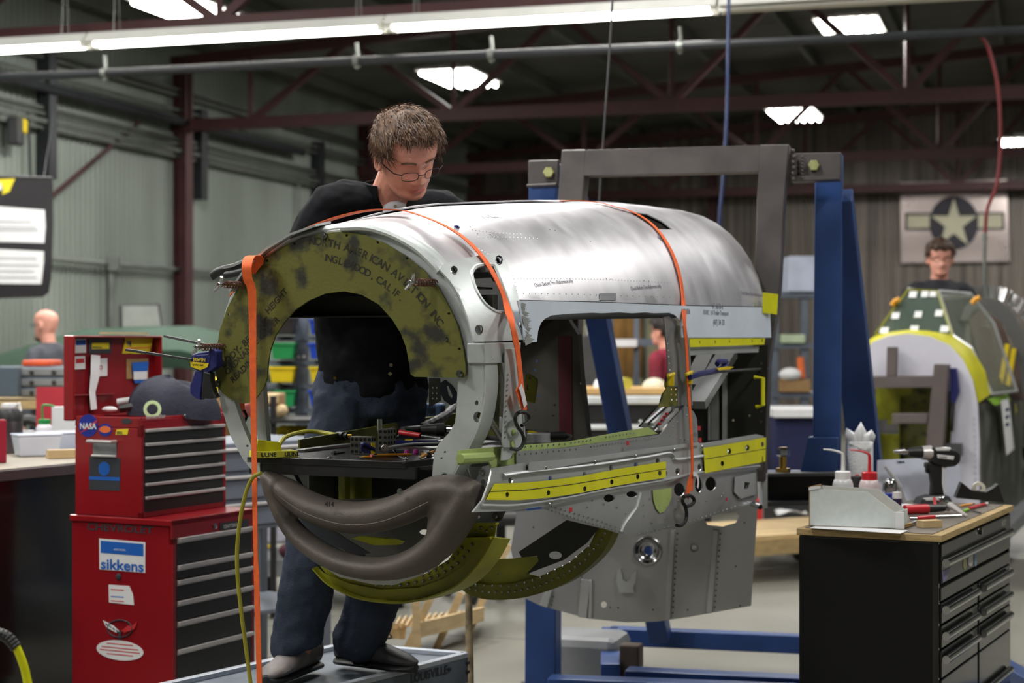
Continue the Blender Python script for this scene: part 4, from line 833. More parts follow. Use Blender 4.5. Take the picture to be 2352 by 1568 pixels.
m = MB(); m.ribbon(allp, wd_, .002, wdir); obj('webbing', m, m_orange, st, world=True, smooth=True)
m = MB(); m.ribbon([AR(x, y, .036) for x, y in ((1188, 890), (1196, 915), (1206, 945))], .026, .002, fa); obj('webbing_loop', m, m_orange, st, world=True)
m = MB(); m.ribbon([AR(x, y, .042) for x, y in ((1195, 886), (1201, 905), (1207, 932))], .020, .001, fa); obj('care_label', m, m_paper, st, world=True, label='white sewn label')
hook(st, [AR(x, y, .036) for x, y in ((1205, 945), (1190, 948), (1183, 960), (1188, 978), (1198, 992), (1203, 1008), (1199, 1024), (1188, 1032), (1174, 1030))])
hook(st, [AR(x, y, .040) for x, y in ((1190, 948), (1200, 945), (1212, 950), (1215, 962), (1208, 972), (1198, 977))])
st2 = thing('ratchet_strap', 'narrow orange strap over the rear skin, hooked on the belly web', 'strap', AR(1588, 1130, .03))
q1_ = [AR(x, y, .022) for x, y in ((1588, 1128), (1590, 1080), (1588, 1000), (1582, 900), (1577, 800), (1572, 740))]
q2_ = [SK.at(x, y, .006) for x, y in ((1566, 690), (1559, 640), (1546, 595), (1526, 555), (1502, 524), (1474, 502), (1443, 487), (1414, 479))]
s_, t_ = SK.inv(1410, 478)
q3_ = [SK.fwd(max(1.2, s_-.05*i), t_+.14*(i+1), .006) for i in range(9)]
allq = smooth_path(q1_+q2_+q3_, 4); m = MB(); m.ribbon(allq, .024, .002, fa); obj('webbing', m, m_orange, st2, world=True, smooth=True)
m = MB(); m.ribbon([AR(x, y, .028) for x, y in ((1590, 1090), (1582, 1115), (1578, 1142))], .034, .002, fa); obj('webbing_loop', m, m_orange, st2, world=True)
m = MB(); m.ribbon(smooth_path([AR(x, y, .034) for x, y in ((1592, 1088), (1600, 1090), (1604, 1105), (1602, 1120))], 4), .014, .001, fa); obj('care_label', m, m_paper, st2, world=True, label='white sewn label')
hook(st2, [AR(x, y, .03) for x, y in ((1580, 1138), (1570, 1142), (1568, 1152), (1574, 1163), (1577, 1178), (1575, 1195), (1565, 1206), (1554, 1206))], .006)
hook(st2, [AR(x, y, .034) for x, y in ((1570, 1141), (1582, 1137), (1592, 1143), (1594, 1152), (1586, 1160), (1575, 1163))], .006)
# small hooked strap end hanging inside the ring at the left
st3 = thing('strap_hook', 'short orange strap end with a black hook hanging inside the lower left of the ring', 'hook', LF(.1, -.3, -.1))
SC1 = SEC(.06)
m = MB(); m.ribbon([SC1.at(554, 918), SC1.at(553, 945)], .022, .002, fp); obj('webbing', m, m_orange, st3, world=True)
hook(st3, [SC1.at(x, y) for x, y in ((545, 942), (541, 955), (548, 968), (558, 978), (556, 992), (560, 1003), (568, 1002))], .004)
hook(st3, [SC1.at(x, y) for x, y in ((560, 942), (566, 955), (562, 968), (556, 980))], .004)
# clamps
def irwin():
    r = thing('bar_clamp', 'navy and black trigger clamp on two dark bars gripping the left rim of the ring', 'clamp', LF(0, -.4, -.1))
    c = S0
    m = MB(); m.beam(A0(291, 803, .10), A0(442, 826, .06), .006, .0145, fa); obj('bar', m, m_dgrey, r, world=True)
    m = MB(); m.beam(A0(380, 772, -.12), A0(500, 797, -.02), .006, .012, fa); obj('bar', m, m_dgrey, r, world=True)
    PB = PF(A0(465, 830, .06), fp, ZU)
    def pp(name, pts, t, m_, off=0, holes=(), bv=.003, lab=None): mb = MB(); plate(mb, pts, list(holes), PB, t, off); return obj(name, mb, m_, r, world=True, bevel=bv, label=lab)
    pp('head', [(440, 815), (455, 809), (478, 806), (488, 800), (497, 806), (497, 840), (488, 848), (476, 856), (448, 849), (433, 837)], .03, m_navy)
    pp('name_plate', [(436, 834), (442, 822), (450, 815), (478, 813), (484, 818), (480, 842), (474, 850), (458, 846)], .004, m_navy, .002)
    pp('badge', [(438, 830), (481, 834), (478, 843), (462, 850), (440, 842)], .003, m_yellow, .004, bv=.0005)
    plantext(PB, 'IRWIN', 446, 829, .0135, .0045, m_yellow, par=r, sx=1.0, name='lettering', ang=-.04)
    plantext(PB, 'QUICK-GRIP', 444, 839, .0062, .0045, m_ink, par=r, name='lettering', ang=-.04)
    pp('trigger', [(447, 850), (464, 853), (462, 880), (459, 905), (459, 919), (448, 915), (434, 903), (434, 885), (440, 870)], .02, m_navy, -.003)
    pp('grip', [(466, 852), (482, 856), (484, 880), (489, 900), (496, 912), (486, 916), (462, 915), (463, 890)], .024, m_black)
    return r
irwin()
gl = thing('spring_clamp', 'black spring clamp handle sticking out left of the orange strap', 'clamp', A0(560, 620, -.05))
m = MB(); m.tube(smooth_path([A0(x, y, -.06) for x, y in ((486, 635), (500, 625), (520, 618), (540, 614), (560, 606), (585, 600))], 4), [(.006+.009*min(1, i/8), .012) for i in range(21)], 10); obj('handle', m, m_black, gl, world=True, smooth=True)
m = MB(); m.tube(smooth_path([A0(x, y, -.03) for x, y in ((516, 632), (540, 628), (562, 622))], 4), (.008, .01), 8); m.box(A0(568, 622, -.05), (.03, .03, .05)); obj('jaw', m, m_black, gl, world=True, bevel=.004)
bc = thing('spring_bar_clamp', 'navy and yellow bar clamp gripping the rear upright strut', 'clamp', AR(1590, 870, .03))
m = MB(); m.cyl(AR(1655, 853, .03), AR(1764, 846, -.02), .0045, n=8); obj('bar', m, m_dgrey, bc, world=True)
m = MB(); m.tube(smooth_path([AR(x, y, .03) for x, y in ((1584, 866), (1610, 858), (1635, 853), (1655, 848), (1664, 840), (1666, 830), (1652, 830), (1647, 836))], 4), [(.008+.005*math.sin(i/28*PI), .010) for i in range(29)], 8); obj('handle', m, m_navy, bc, world=True, smooth=True)
m = MB(); plate(m, [(1615, 845), (1640, 841), (1655, 842), (1645, 848), (1620, 850)], [], SR, .004, .048); obj('badge', m, m_yellow, bc, world=True)
for x, y in ((1582, 868), (1540, 872)):
    m = MB(); m.box(AR(x, y, .02), (.022, .03, .04)); m.tube([AR(x-6, y-8, .03), AR(x+8, y-14, .02)], .007, 6); obj('pad', m, m_yellow, bc, world=True, bevel=.005)
m = MB(); m.tube(smooth_path([AR(x, y, -.03) for x, y in ((1548, 858), (1537, 862), (1534, 875), (1540, 886))], 4), .009, 8); obj('jaw', m, m_navy, bc, world=True, smooth=True)
m = MB(); m.ball(AR(1535, 882, -.03), (.014, .014, .02), 10, 8); obj('knob', m, m_yellow, bc, world=True, smooth=True)
yt = MB(); yt.ribbon([AR(1752, 695, .006), AR(1775, 697, .02), AR(1786, 699, .03)], .075, .001, ZU)
solo('yellow_tape_tab', 'yellow tape tab joining the rear skin edge to the grey jig column', 'tape', yt, m_yellowtape)
# yellow air hose hanging at the left, and hose on the tray
m_yhose = mat('yellow_green_hose', (150, 144, 40), .5)
m = MB(); m.tube(smooth_path([A0(x, y, .10) for x, y in ((600, 1085), (578, 1100), (560, 1150), (547, 1230), (545, 1310), (555, 1410), (577, 1580), (590, 1700), (580, 1900), (560, 2090))], 6), .0055, 8); solo('air_hose', 'yellow green hose hanging down beside the dangling orange strap', 'hose', m, m_yhose, smooth=True)
# ---------------------------------------------------------------- tray and the tools on it
TZ = 1.195
tray = thing('tool_tray', 'black steel tray laid across the open front ring', 'tray', LF(.3, -.1, -.32))
def TL(s, r, z=0): p = LF(s, r, 0); p.z = TZ+z; return p
m = MB(); m.hexa([TL(.0, -.305, -.018), TL(.0, .175, -.018), TL(.95, .30, -.018), TL(.95, -.34, -.018)], [TL(.0, -.305), TL(.0, .175), TL(.95, .30), TL(.95, -.34)]); obj('top', m, mat('black_steel_tray', (40, 40, 42), .3, metal=.3, var=.15, vs=10), tray, world=True, bevel=.002)
m = MB(); m.beam(TL(.01, -.30, -.03), TL(.01, .20, -.03), .012, .03); obj('front_lip', m, m_black, tray, world=True)
def tp_(px, py): return ON(px, py, TZ)
def RZ(a): return Matrix.Rotation(a, 3, 'Z')
PH = math.atan2(fp.y, fp.x)
# label box
lb = thing('label_box', 'small yellow dispenser box with a fanned label strip at the left tray end', 'box', tp_(638, 1050))
c = tp_(600, 1050); d1 = (tp_(690, 1047)-tp_(588, 1050)).normalized(); d2 = V((-d1.y, d1.x, 0)); c = tp_(588, 1052)
m_uline = mat('pale_yellow_card', (232, 226, 70), .6, var=.03)
m = MB(); m.hexa([c, c+d1*.115, c+d1*.115+d2*.06, c+d2*.06], [q+ZU*.017 for q in (c, c+d1*.115, c+d1*.115+d2*.06, c+d2*.06)]); obj('box', m, m_uline, lb, world=True, bevel=.001)
for off, tx in ((.014, 'ULINE'), (.078, 'ULINE')):
    m = MB(); text_mb(m, tx, .015, lambda a, b, z, o=off: c+d1*(o+a)+ZU*(.003+b)-d2*.0006, .0002); obj('lettering', m, m_navy, lb, world=True, fix=False)
m = MB(); pts = [tp_(x, 1040)+ZU*z for x, z in ((590, .0), (600, 0), (655, 0))]
for i in range(5):
    b = c+d1*.004+d2*(.012+.008*i)+ZU*.017; m.hexa([b, b+d1*.07, b+d1*.07+d2*.006, b+d2*.006], [b+ZU*(.030-.001*i)+d1*.006, b+ZU*(.022)+d1*(.066), b+ZU*.022+d1*.066+d2*.006, b+ZU*.030+d1*.006+d2*.006])
obj('label_strip', m, m_yellowtape, lb, world=True)
# hole blocks
def hole_block(px, py, w, h, d, nx, nz, lab, rz):
    r = thing('hole_block', lab, 'block', tp_(px, py), rz)
    m = MB(); m.bx(0, w, .0008, d, 0, h); obj('body', m, m_steel, r, bevel=.001)
    hm = MB()
    for i in range(nx):
        for j in range(nz): hm.cyl((w*(i+.5)/nx, .003, h*(j+.5)/nz), (w*(i+.5)/nx, -.0004, h*(j+.5)/nz), .0046, n=12)
    nd = max(2, round(nx*d/w))
    for i in range(nd):
        for j in range(nz): hm.cyl((w-.003, d*(i+.5)/nd, h*(j+.5)/nz), (w+.0004, d*(i+.5)/nd, h*(j+.5)/nz), .0046, n=12)
    obj('holes', hm, m_hole, r, kind='stuff'); return r
hole_block(804, 1043, .066, .049, .024, 5, 3, 'drilled steel setup block at the middle of the tray with a blue pad before it', PH)
hole_block(868, 1036, .03, .062, .05, 2, 4, 'second drilled steel block just right of the first', PH)
m = MB(); c = tp_(872, 1020); m.cyl(c+ZU*.03, c+ZU*.075, .008, n=14); solo('steel_pin', 'short shiny steel pin on the second drilled block', 'pin', m, m_chrome, smooth=True)
m = MB(); m.tube(smooth_path([tp_(636, 1035)+ZU*.004, tp_(655, 1028)+ZU*.03, tp_(700, 1018)+ZU*.035, tp_(740, 1016)+ZU*.030, tp_(775, 1019)+ZU*.025], 5), .0065, 8); o = thing('tray_hose', 'yellow air hose with a black coupling behind the drilled block', 'hose', tp_(740, 1016)); obj('hose', m, m_yhose, o, world=True, smooth=True)
m = MB(); m.cyl(tp_(773, 1019)+ZU*.025, tp_(799, 1020)+ZU*.024, .011, n=12); m.cyl(tp_(780, 1019)+ZU*.025, tp_(790, 1020)+ZU*.024, .0125, n=12); obj('coupling', m, m_black, o, world=True, smooth=True)
m = MB(); m.cyl(tp_(799, 1020)+ZU*.024, tp_(808, 1020)+ZU*.024, .006, n=10); obj('fitting', m, m_brass, o, world=True)
m = MB(); m.beam(tp_(690, 1038)+ZU*.004, tp_(806, 1024)+ZU*.004, .03, .008); solo('steel_bar', 'flat grey steel bar lying left of the drilled block', 'bar', m, m_steel, bevel=.001)
m = MB(); m.tube([tp_(764, 1044)+ZU*.004, tp_(790, 1040)+ZU*.004], .004, 6); m.lathe([(.006, -.004), (.006, .004)], tp_(768, 1044)+ZU*.005, 6, d1); solo('hex_key', 'small metal key lying on the front of the tray', 'key', m, m_chrome)
m = MB(); m.lathe([(.009, 0), (.009, .002), (.003, .003), (.002, .006)], tp_(757, 1052), 12); solo('small_washer', 'tiny washer lying alone near the front tray edge', 'washer', m, m_chrome)
o = thing('clamp_pad', 'navy clamp jaw with a yellow strap leaning on the drilled block', 'clamp', tp_(845, 1045))
c = tp_(828, 1046)-d2*.004
m = MB(); pts = [c+ZU*.028, c+d1*.010+ZU*.030, c+d1*.024+ZU*.022, c+d1*.036+ZU*.016]; m.tube(smooth_path(pts, 4), [(.010, .006)]*13, 8); m.hexa([c+ZU*.012, c+d1*.036+ZU*.002, c+d1*.036+d2*.008+ZU*.002, c+d2*.008+ZU*.012], [c+ZU*.034, c+d1*.036+ZU*.024, c+d1*.036+d2*.008+ZU*.024, c+d2*.008+ZU*.034]); obj('jaw', m, m_navy, o, world=True, smooth=True, shade_angle=30)
m = MB(); m.ribbon([c+d1*.033+ZU*.034-d2*.003, c+d1*.033+ZU*.0-d2*.003], .011, .004, d1); obj('strap', m, m_yellow, o, world=True)
def rod(name, lab, cat, segs, par=None):
    o = thing(name, lab, cat, segs[0][0])
    for nm, a, b, r0, r1, mt in [(s[2], s[0], s[1], s[3], s[4], s[5]) for s in segs]:
        m = MB(); m.cyl(a, b, r0, r1, n=10); obj(nm, m, mt, o, world=True, smooth=True)
    return o
m_pencil = mat('pencil_yellow', (236, 160, 30), .4, var=.03); m_pink = mat('eraser_pink', (214, 110, 110), .7)
def pencil(a, b, lab):
    d = (b-a).normalized(); rod('pencil', lab, 'pencil', [(a, a+d*.006, 'lead', .0005, .0015, m_ink), (a+d*.006, a+d*.02, 'sharpened_tip', .0015, .004, m_wood), (a+d*.02, b-d*.02, 'barrel', .004, .004, m_pencil), (b-d*.02, b-d*.008, 'ferrule', .0042, .0042, m_chrome), (b-d*.008, b, 'eraser', .004, .004, m_pink)])
pencil(tp_(820, 1055)+ZU*.005, tp_(925, 1050)+ZU*.005, 'yellow pencil lying in front of the drilled block, tip to the left')
pencil(tp_(950, 1048)+ZU*.005, tp_(852, 1056)+ZU*.011, 'yellow pencil crossed over the other, eraser end to the left')
pencil(tp_(962, 1056)+ZU*.005, tp_(998, 1044)+ZU*.01, 'short pencil stub beside the right inner rim of the ring')
rod('screwdriver', 'red handled screwdriver lying on top of the tool heap', 'screwdriver', [(tp_(918, 1020)+ZU*.035, tp_(966, 1022)+ZU*.028, 'handle', .0085, .0075, m_ltred), (tp_(966, 1022)+ZU*.028, tp_(1012, 1026)+ZU*.024, 'shaft', .0035, .003, m_chrome)])
o = thing('long_pliers', 'long silver handled pliers with a round pivot across the tray', 'pliers', tp_(950, 1035))
m = MB(); m.tube(smooth_path([tp_(884, 1046)+ZU*.018, tp_(905, 1040)+ZU*.018, tp_(950, 1034)+ZU*.018, tp_(1016, 1032)+ZU*.018], 4), [(.004+.003*math.sin(i/12*PI), .004) for i in range(13)], 8); obj('handle', m, m_al2, o, world=True, smooth=True)
m = MB(); m.lathe([(.011, -.003), (.012, 0), (.011, .003)], tp_(884, 1046)+ZU*.018, 16, -d2); m.cyl(tp_(884, 1046)+ZU*.018-d2*.005, tp_(884, 1046)+ZU*.018, .005, n=6); obj('pivot', m, m_steel, o, world=True, smooth=True)
m = MB(); m.tube(smooth_path([tp_(903, 1046)+ZU*.015, tp_(915, 1052)+ZU*.006, tp_(933, 1056)+ZU*.003], 4), .0028, 6); m.ball(tp_(934, 1056)+ZU*.004, .005, 8, 6); obj('bent_tip', m, m_chrome, o, world=True, smooth=True)
m = MB(); c = tp_(906, 1018)+ZU*.02; m.ribbon(smooth_path([c+d1*(.017*math.cos(a))+ZU*(.014+.016*math.sin(a)) for a in [i*PI/4 for i in range(9)]], 4), .012, .0015, d2); solo('steel_band_ring', 'loop of thin steel band standing behind the red screwdriver', 'ring', m, m_steel, smooth=True)
rod('air_tool', 'dark steel air tool barrel lying behind the screwdriver', 'air tool', [(tp_(925, 1012)+ZU*.03, tp_(962, 1010)+ZU*.03, 'body', .014, .016, m_dgrey), (tp_(962, 1010)+ZU*.03, tp_(1003, 1010)+ZU*.032, 'barrel', .015, .019, m_steel), (tp_(1003, 1010)+ZU*.032, tp_(1022, 1010)+ZU*.032, 'collar', .020, .020, m_dgrey), (tp_(1022, 1010)+ZU*.032, tp_(1060, 1011)+ZU*.033, 'shank', .012, .012, m_chrome)])
o = thing('blue_tool', 'slate blue tool body with cooling slots at the back right of the tray', 'tool', tp_(1000, 1000))
m = MB(); m.box(tp_(995, 992)+ZU*.075, (.075, .05, .045), RZ(-.3)); obj('body', m, mat('slate_blue', (62, 84, 120), .5), o, world=True, bevel=.008)
m = MB()
for i in range(4): m.box(tp_(990, 992)+ZU*(.066+.008*i)-V((0, .028, 0)), (.03, .004, .003), RZ(-.3))
obj('slots', m, m_black, o, world=True)
m = MB(); hp = smooth_path([tp_(1050, 985)+ZU*.085, tp_(1030, 990)+ZU*.06, tp_(1000, 1000)+ZU*.045, tp_(968, 1005)+ZU*.03], 6); m.tube(hp, [.015+.002*(i % 2) for i in range(len(hp))], 10); solo('ribbed_hose', 'black ribbed hose coiled at the back right of the tray', 'hose', m, m_black)
rod('navy_clamp_bar', 'navy clamp handle with a yellow emblem lying under the screwdriver', 'clamp', [(tp_(905, 1030)+ZU*.014, tp_(1005, 1028)+ZU*.014, 'handle', .009, .009, m_navy), (tp_(930, 1029)+ZU*.0215, tp_(948, 1029)+ZU*.0215, 'emblem', .004, .004, m_yellow)])
rod('tool_grip', 'navy tool handle lying right of the ring on the tray', 'handle', [(tp_(1062, 1022)+ZU*.008, tp_(1103, 1024)+ZU*.008, 'grip', .012, .010, m_navy)])
for i, (x, y, mt, lab, nm) in enumerate(((968, 1048, m_chrome, 'small silver nut near the pencil ends', 'nut'), (985, 1050, m_black, 'small black fitting near the pencil stub', 'fitting'), (935, 1044, mat('magenta_plastic', (170, 40, 130), .5), 'magenta bit holder under the pliers, left one', 'bit_holder'), (955, 1043, MATS['magenta_plastic'] if 'magenta_plastic' in MATS else m_pink, 'magenta bit holder under the pliers, right one', 'bit_holder'), (992, 1040, m_dgrey, 'dark socket beside the ring inner rim', 'socket'))):
    m = MB(); m.lathe([(.006, 0), (.008, .004), (.007, .012), (.004, .014)], tp_(x, y), 8); solo(nm, lab, nm.replace('_', ' '), m, mt)
m = MB(); m.box(tp_(915, 1040)+ZU*.006, (.05, .03, .012), RZ(-.2)); solo('steel_plate_offcut', 'small dark steel offcut under the pliers', 'offcut', m, m_dgrey, bevel=.002)
# paper, can and drill farther inside
m = MB(); c = tp_(1120, 1012); m.grid(lambda u, v: c+d1*(.13*(u-.5))+d2*(.12*(v-.3))+ZU*(.01+.055*math.sin(v*2.2)+.01*math.sin(u*7)), 8, 6); solo('paper_towel', 'crumpled white paper towel between the ring and the strut', 'towel', m, m_paper, smooth=True, solid=.001, fix=False)
m = MB(); c = tp_(1238, 1014); m.lathe([(.036, 0), (.036, .024), (.033, .026), (.033, .01), (0, .01)], c, 24, caps=False); solo('metal_tin', 'open shallow metal tin on the tray behind the strut', 'tin', m, m_al2, smooth=True)
m = MB(); m.tube([c+V((-.04, 0, .035)), c+V((.03, -.01, .032))], .0035, 6); solo('tweezers', 'thin rod laid across the shallow metal tin', 'rod', m, m_steel)
m = MB(); m.beam(c+V((-.035, .0, .03)), c+V((-.005, 0, .03)), .012, .006); solo('yellow_stick', 'short yellow stick on the shallow metal tin', 'stick', m, m_yellow)
rod('dark_grip', 'black and navy tool grip lying right of the shallow metal tin', 'grip', [(tp_(1264, 1014)+ZU*.016, tp_(1300, 1014)+ZU*.016, 'grip', .014, .016, m_black), (tp_(1300, 1014)+ZU*.016, tp_(1312, 1015)+ZU*.018, 'tip', .01, .005, m_dgrey)])
# ---------------------------------------------------------------- people
m_shirt = mat('black_shirt', (20, 21, 25), .8, var=.2, vs=18, spec=.12, bump=.25, bs=30, rv=0)
def denim(name, c): return mat(name, c, .85, spec=.15, var=.35, vs=5, bump=.35, bs=260, rv=0, fac=(.3, .7))
m_jeans = denim('dark_denim', (58, 65, 80))
m_hair = mat('brown_hair', (78, 52, 34), .6, var=.35, vs=60, c2=(112, 80, 54), fac=(.35, .7), stretch=(1, 1, .4))
m_lip = mat('lips', (186, 104, 96), .5, var=.03)
def head_mb(mb, Mx, s=1.0, nu=56, nv=60, jaw=1.0):
    FR = [(-.118, .0), (-.1175, .030), (-.112, .062), (-.102, .078), (-.09, .083), (-.08, .078), (-.07, .080), (-.058, .082), (-.045, .079), (-.02, .078), (0, .076), (.02, .084), (.04, .086), (.07, .080), (.09, .066), (.108, .040), (.12, .0)]
    HW = [(-.118, .0), (-.1175, .018), (-.112, .034), (-.1, .044), (-.085, .052), (-.06, .060), (-.03, .067), (0, .072), (.03, .076), (.06, .076), (.085, .066), (.108, .040), (.12, .0)]
    BK = [(-.118, .0), (-.1175, -.01), (-.1, .02), (-.085, .045), (-.06, .07), (-.03, .088), (0, .098), (.04, .106), (.075, .097), (.1, .066), (.114, .03), (.12, 0)]
    NZ = [(-.058, 0), (-.052, .004), (-.046, .018), (-.038, .026), (-.030, .023), (-.015, .014), (0, .008), (.012, .003), (.02, 0)]
    ee = lambda x, c, w: math.exp(-((x-c)/w)**2)
    def f(u, v):
        z = -.118+.238*(1-math.cos(v*PI))/2 if True else 0
        a = u*2*PI; hw, fr, bk = interp(HW, z), interp(FR, z), interp(BK, z)
        c, sn = math.cos(a), math.sin(a); e = .88
        x = hw*(1 if sn >= 0 else -1)*abs(sn)**e; y = (fr if c >= 0 else bk)*(1 if c >= 0 else -1)*abs(c)**e
        if c > 0:
            ax = abs(x)
            y += interp(NZ, z)*math.exp(-(x/(.0125 if z < -.03 else .010))**2)
            y += .009*ee(ax, .017, .008)*ee(z, -.043, .008)
            y -= .014*ee(ax, .033, .016)*ee(z, .0, .013)
            y += .007*ee(ax, .033, .012)*ee(z, -.001, .0085)
            y += .004*ee(ax, .03, .02)*ee(z, .022, .007)
            y += .005*ee(ax, .0, .020)*(ee(z, -.064, .004)+ee(z, -.076, .0045))-.004*ee(ax, 0, .024)*ee(z, -.070, .0028)
            y += .004*ee(ax, .04, .016)*ee(z, -.035, .016)
            y -= .003*ee(ax, .03, .01)*ee(z, -.06, .012)
        return Mx @ (V((x*jaw if z < -.03 else x, y, z))*s)
    base = len(mb.v); mb.grid(f, nu, nv)
    for sd in (-1, 1):     # ears
        pts = [V((sd*.074, -.008+.014*math.cos(t), -.008+.030*math.sin(t))) for t in [i*PI/6 for i in range(13)]]
        for p in pts: p.x += sd*(.006-.3*p.y)
        mb.tube([Mx @ (p*s) for p in pts], .0055*s, 8); mb.ball(Mx @ (V((sd*.076, -.006, -.010))*s), (.006*s, .012*s, .022*s), 10, 8, Mx.to_3x3().normalized())
def basis(fwd, up):
    F = V(fwd).normalized(); X = F.cross(V(up)).normalized(); U = X.cross(F).normalized()
    return Matrix((X, F, U)).transposed()
def hand_mb(mb, wrist, d, nrm, s=1.0, curl=.5, side=1):
    d = V(d).normalized(); nrm = V(nrm); nrm = (nrm-d*nrm.dot(d)).normalized(); sd = d.cross(nrm).normalized()*side
    mb.tube([wrist, wrist+d*.03*s, wrist+d*.075*s, wrist+d*.092*s], [(.024*s, .018*s), (.032*s, .016*s), (.040*s, .013*s), (.038*s, .010*s)], 12, up=nrm)
    for k, (o, L) in enumerate(((-.030, .066), (-.010, .078), (.010, .073), (.029, .058))):
        p = wrist+d*.082*s+sd*o*s; q = [p-d*.02*s, p]; a = 0; dd = d
        for j, ll in enumerate((.42, .32, .26)):
            a += curl*(.6+.4*j); dd = d*math.cos(a)-nrm*math.sin(a); q.append(q[-1]+dd*L*ll*s)
        mb.tube(smooth_path(q, 3), [.0088*s-.00016*s*i for i in range(3*(len(q)-1)+1)], 8)
        mb.ball(q[-1], .0078*s, 8, 6)
    p = wrist+d*.02*s-sd*.022*s; q = [p, p+d*.03*s-sd*.022*s, p+d*.055*s-sd*.03*s-nrm*.012*s, p+d*.078*s-sd*.026*s-nrm*.024*s]
    mb.tube(smooth_path(q, 3), [.0125*s-.0004*s*i for i in range(10)], 8); mb.ball(q[-1], .009*s, 8, 6)
def remesh(o, v, sm=6, tex=None):
    md = o.modifiers.new('r', 'REMESH'); md.mode = 'VOXEL'; md.voxel_size = v; md.use_smooth_shade = True
    if sm: md = o.modifiers.new('sm', 'SMOOTH'); md.iterations = sm; md.factor = .5
    if tex:
        t = bpy.data.textures.new('fold', 'CLOUDS'); t.noise_scale = tex[0]; md = o.modifiers.new('d', 'DISPLACE'); md.texture = t; md.strength = tex[1]; md.texture_coords = 'LOCAL'; md.mid_level = .5
def hairmb(mb, Mx, s, n=1400, ln=.03, thick=.0016, seed=3, line=.052, lift=.016, back=-.06):
    rnd = random.Random(seed)
    def surf(a, z):
        hw = interp([(-.07, .060), (0, .076), (.03, .082), (.06, .082), (.085, .072), (.108, .046), (.125, .0)], z); fr = interp([(0, .082), (.04, .092), (.07, .088), (.09, .074), (.108, .048), (.125, 0)], z); bk = interp([(-.07, .07), (-.03, .094), (0, .104), (.04, .113), (.075, .105), (.1, .074), (.114, .038), (.125, 0)], z)
        c, sn = math.cos(a), math.sin(a); return V((hw*sn, (fr if c > 0 else bk)*c, z))
    def hl(a):     # hairline height by angle
        c = math.cos(a); return line+.006*math.sin(a*9) if c > .55 else (.012 if c > .05 else interp([(-1, back), (-.3, back+.02), (.05, .0)], c))
    nu, nv = 64, 22; base = len(mb.v)
    for layer in (0, 1):
        for i in range(nu+1):
            a = 2*PI*i/nu
            for j in range(nv+1):
                z = hl(a)+(.1249-hl(a))*math.sin(j/nv*PI/2); p = surf(a, z)
                k = min(1, j/3); d = lift*k*(1+.35*noise.noise(p*38)+.25*noise.noise(p*95)) if layer else -.002
                nrm = V((p.x, p.y, p.z-.01)).normalized(); mb.v.append(Mx @ ((p+nrm*d)*s))
        b = base+layer*(nu+1)*(nv+1)
        for i in range(nu):
            for j in range(nv): a_ = b+i*(nv+1)+j; mb.f.append((a_, a_+nv+1, a_+nv+2, a_+1))
    for _ in range(n):
        a = rnd.uniform(0, 2*PI); h0 = hl(a); z = h0+(.1245-h0)*(1-(1-rnd.random())**1.9); p = surf(a, z); nrm = V((p.x, p.y, p.z-.01)).normalized()
        p = p+nrm*lift*.7; fwd = V((rnd.uniform(-.35, .35)+.25*p.x/.08, .75, 0)) if p.z > .05 else V((0, .1, -1))
        if math.cos(a) > .4 and z < line+.03: fwd = V((rnd.uniform(-.8, .8), .6, -.15))
        g = (fwd-nrm*fwd.dot(nrm)).normalized()+nrm*rnd.uniform(.0, .26)+V((rnd.uniform(-.3, .3), rnd.uniform(-.3, .3), rnd.uniform(-.2, .2))); g.normalize(); L = ln*rnd.uniform(.5, 1.1); q = [p, p+g*L*.5+nrm*.002, p+g*L-V((0, 0, L*.05))]
        mb.tube([Mx @ (x*s) for x in q], [thick*s, thick*.8*s, thick*.15*s], 3, caps=False)
# --- main worker
man = thing('person', 'man in glasses and black button shirt bending over the fuselage with head bowed', 'person', W(700, 1548, 5.58))
HF = V((.45, -.66, -.55)); HC = W(935, 355, 5.33); HM = Matrix.Translation(HC) @ basis(HF, (-.06, -.35, 1)).to_4x4(); HS = 1.11
body = MB(); head_mb(body, HM, HS)
nb = W(893, 452, 5.46)
body.tube([nb+V((0, .02, -.10)), nb, HC+(HM.to_3x3() @ V((0, -.035, -.05)))*HS], [(.075, .065), (.062, .062), (.055, .058)], 16, up=(0, 1, 0))
pel = W(850, 905, 5.62)
body.tube([pel+V((0, 0, -.05)), pel+V((0, 0, .15)), W(865, 600, 5.53), nb+V((0, .03, -.12))], [(.13, .09), (.12, .085), (.14, .09), (.12, .07)], 16, up=(0, 1, 0))
shl, shr = W(762, 478, 5.42), W(1010, 492, 5.56); ell, elr = W(690, 650, 5.40), W(1090, 560, 5.46); wl_, wr_ = W(850, 560, 5.2), W(1000, 520, 5.28)
for a, b, c in ((shl, ell, wl_), (shr, elr, wr_)): body.tube(smooth_path([nb+V((0, .02, -.08)), a, b, c], 4), [.05-.0018*i for i in range(13)], 10)
hand_mb(body, wl_, W(935, 486, 5.2)-wl_, V((0, -.4, 1)), 1.0, .45, 1); hand_mb(body, wr_, W(948, 478, 5.2)-wr_, V((0, -.4, 1)), 1.0, .5, -1)
hpl, knl, anl = W(795, 940, 5.58), W(722, 1240, 5.46), W(690, 1495, 5.52); hpr, knr, anr = W(905, 940, 5.66), W(872, 1240, 5.56), W(822, 1485, 5.64)
for a, b, c in ((hpl, knl, anl), (hpr, knr, anr)): body.tube(smooth_path([pel, a, b, c], 4), [.07-.003*i for i in range(13)], 10)
o = obj('body', body, m_skin, man, world=True, weld=True); remesh(o, .0042, 2)
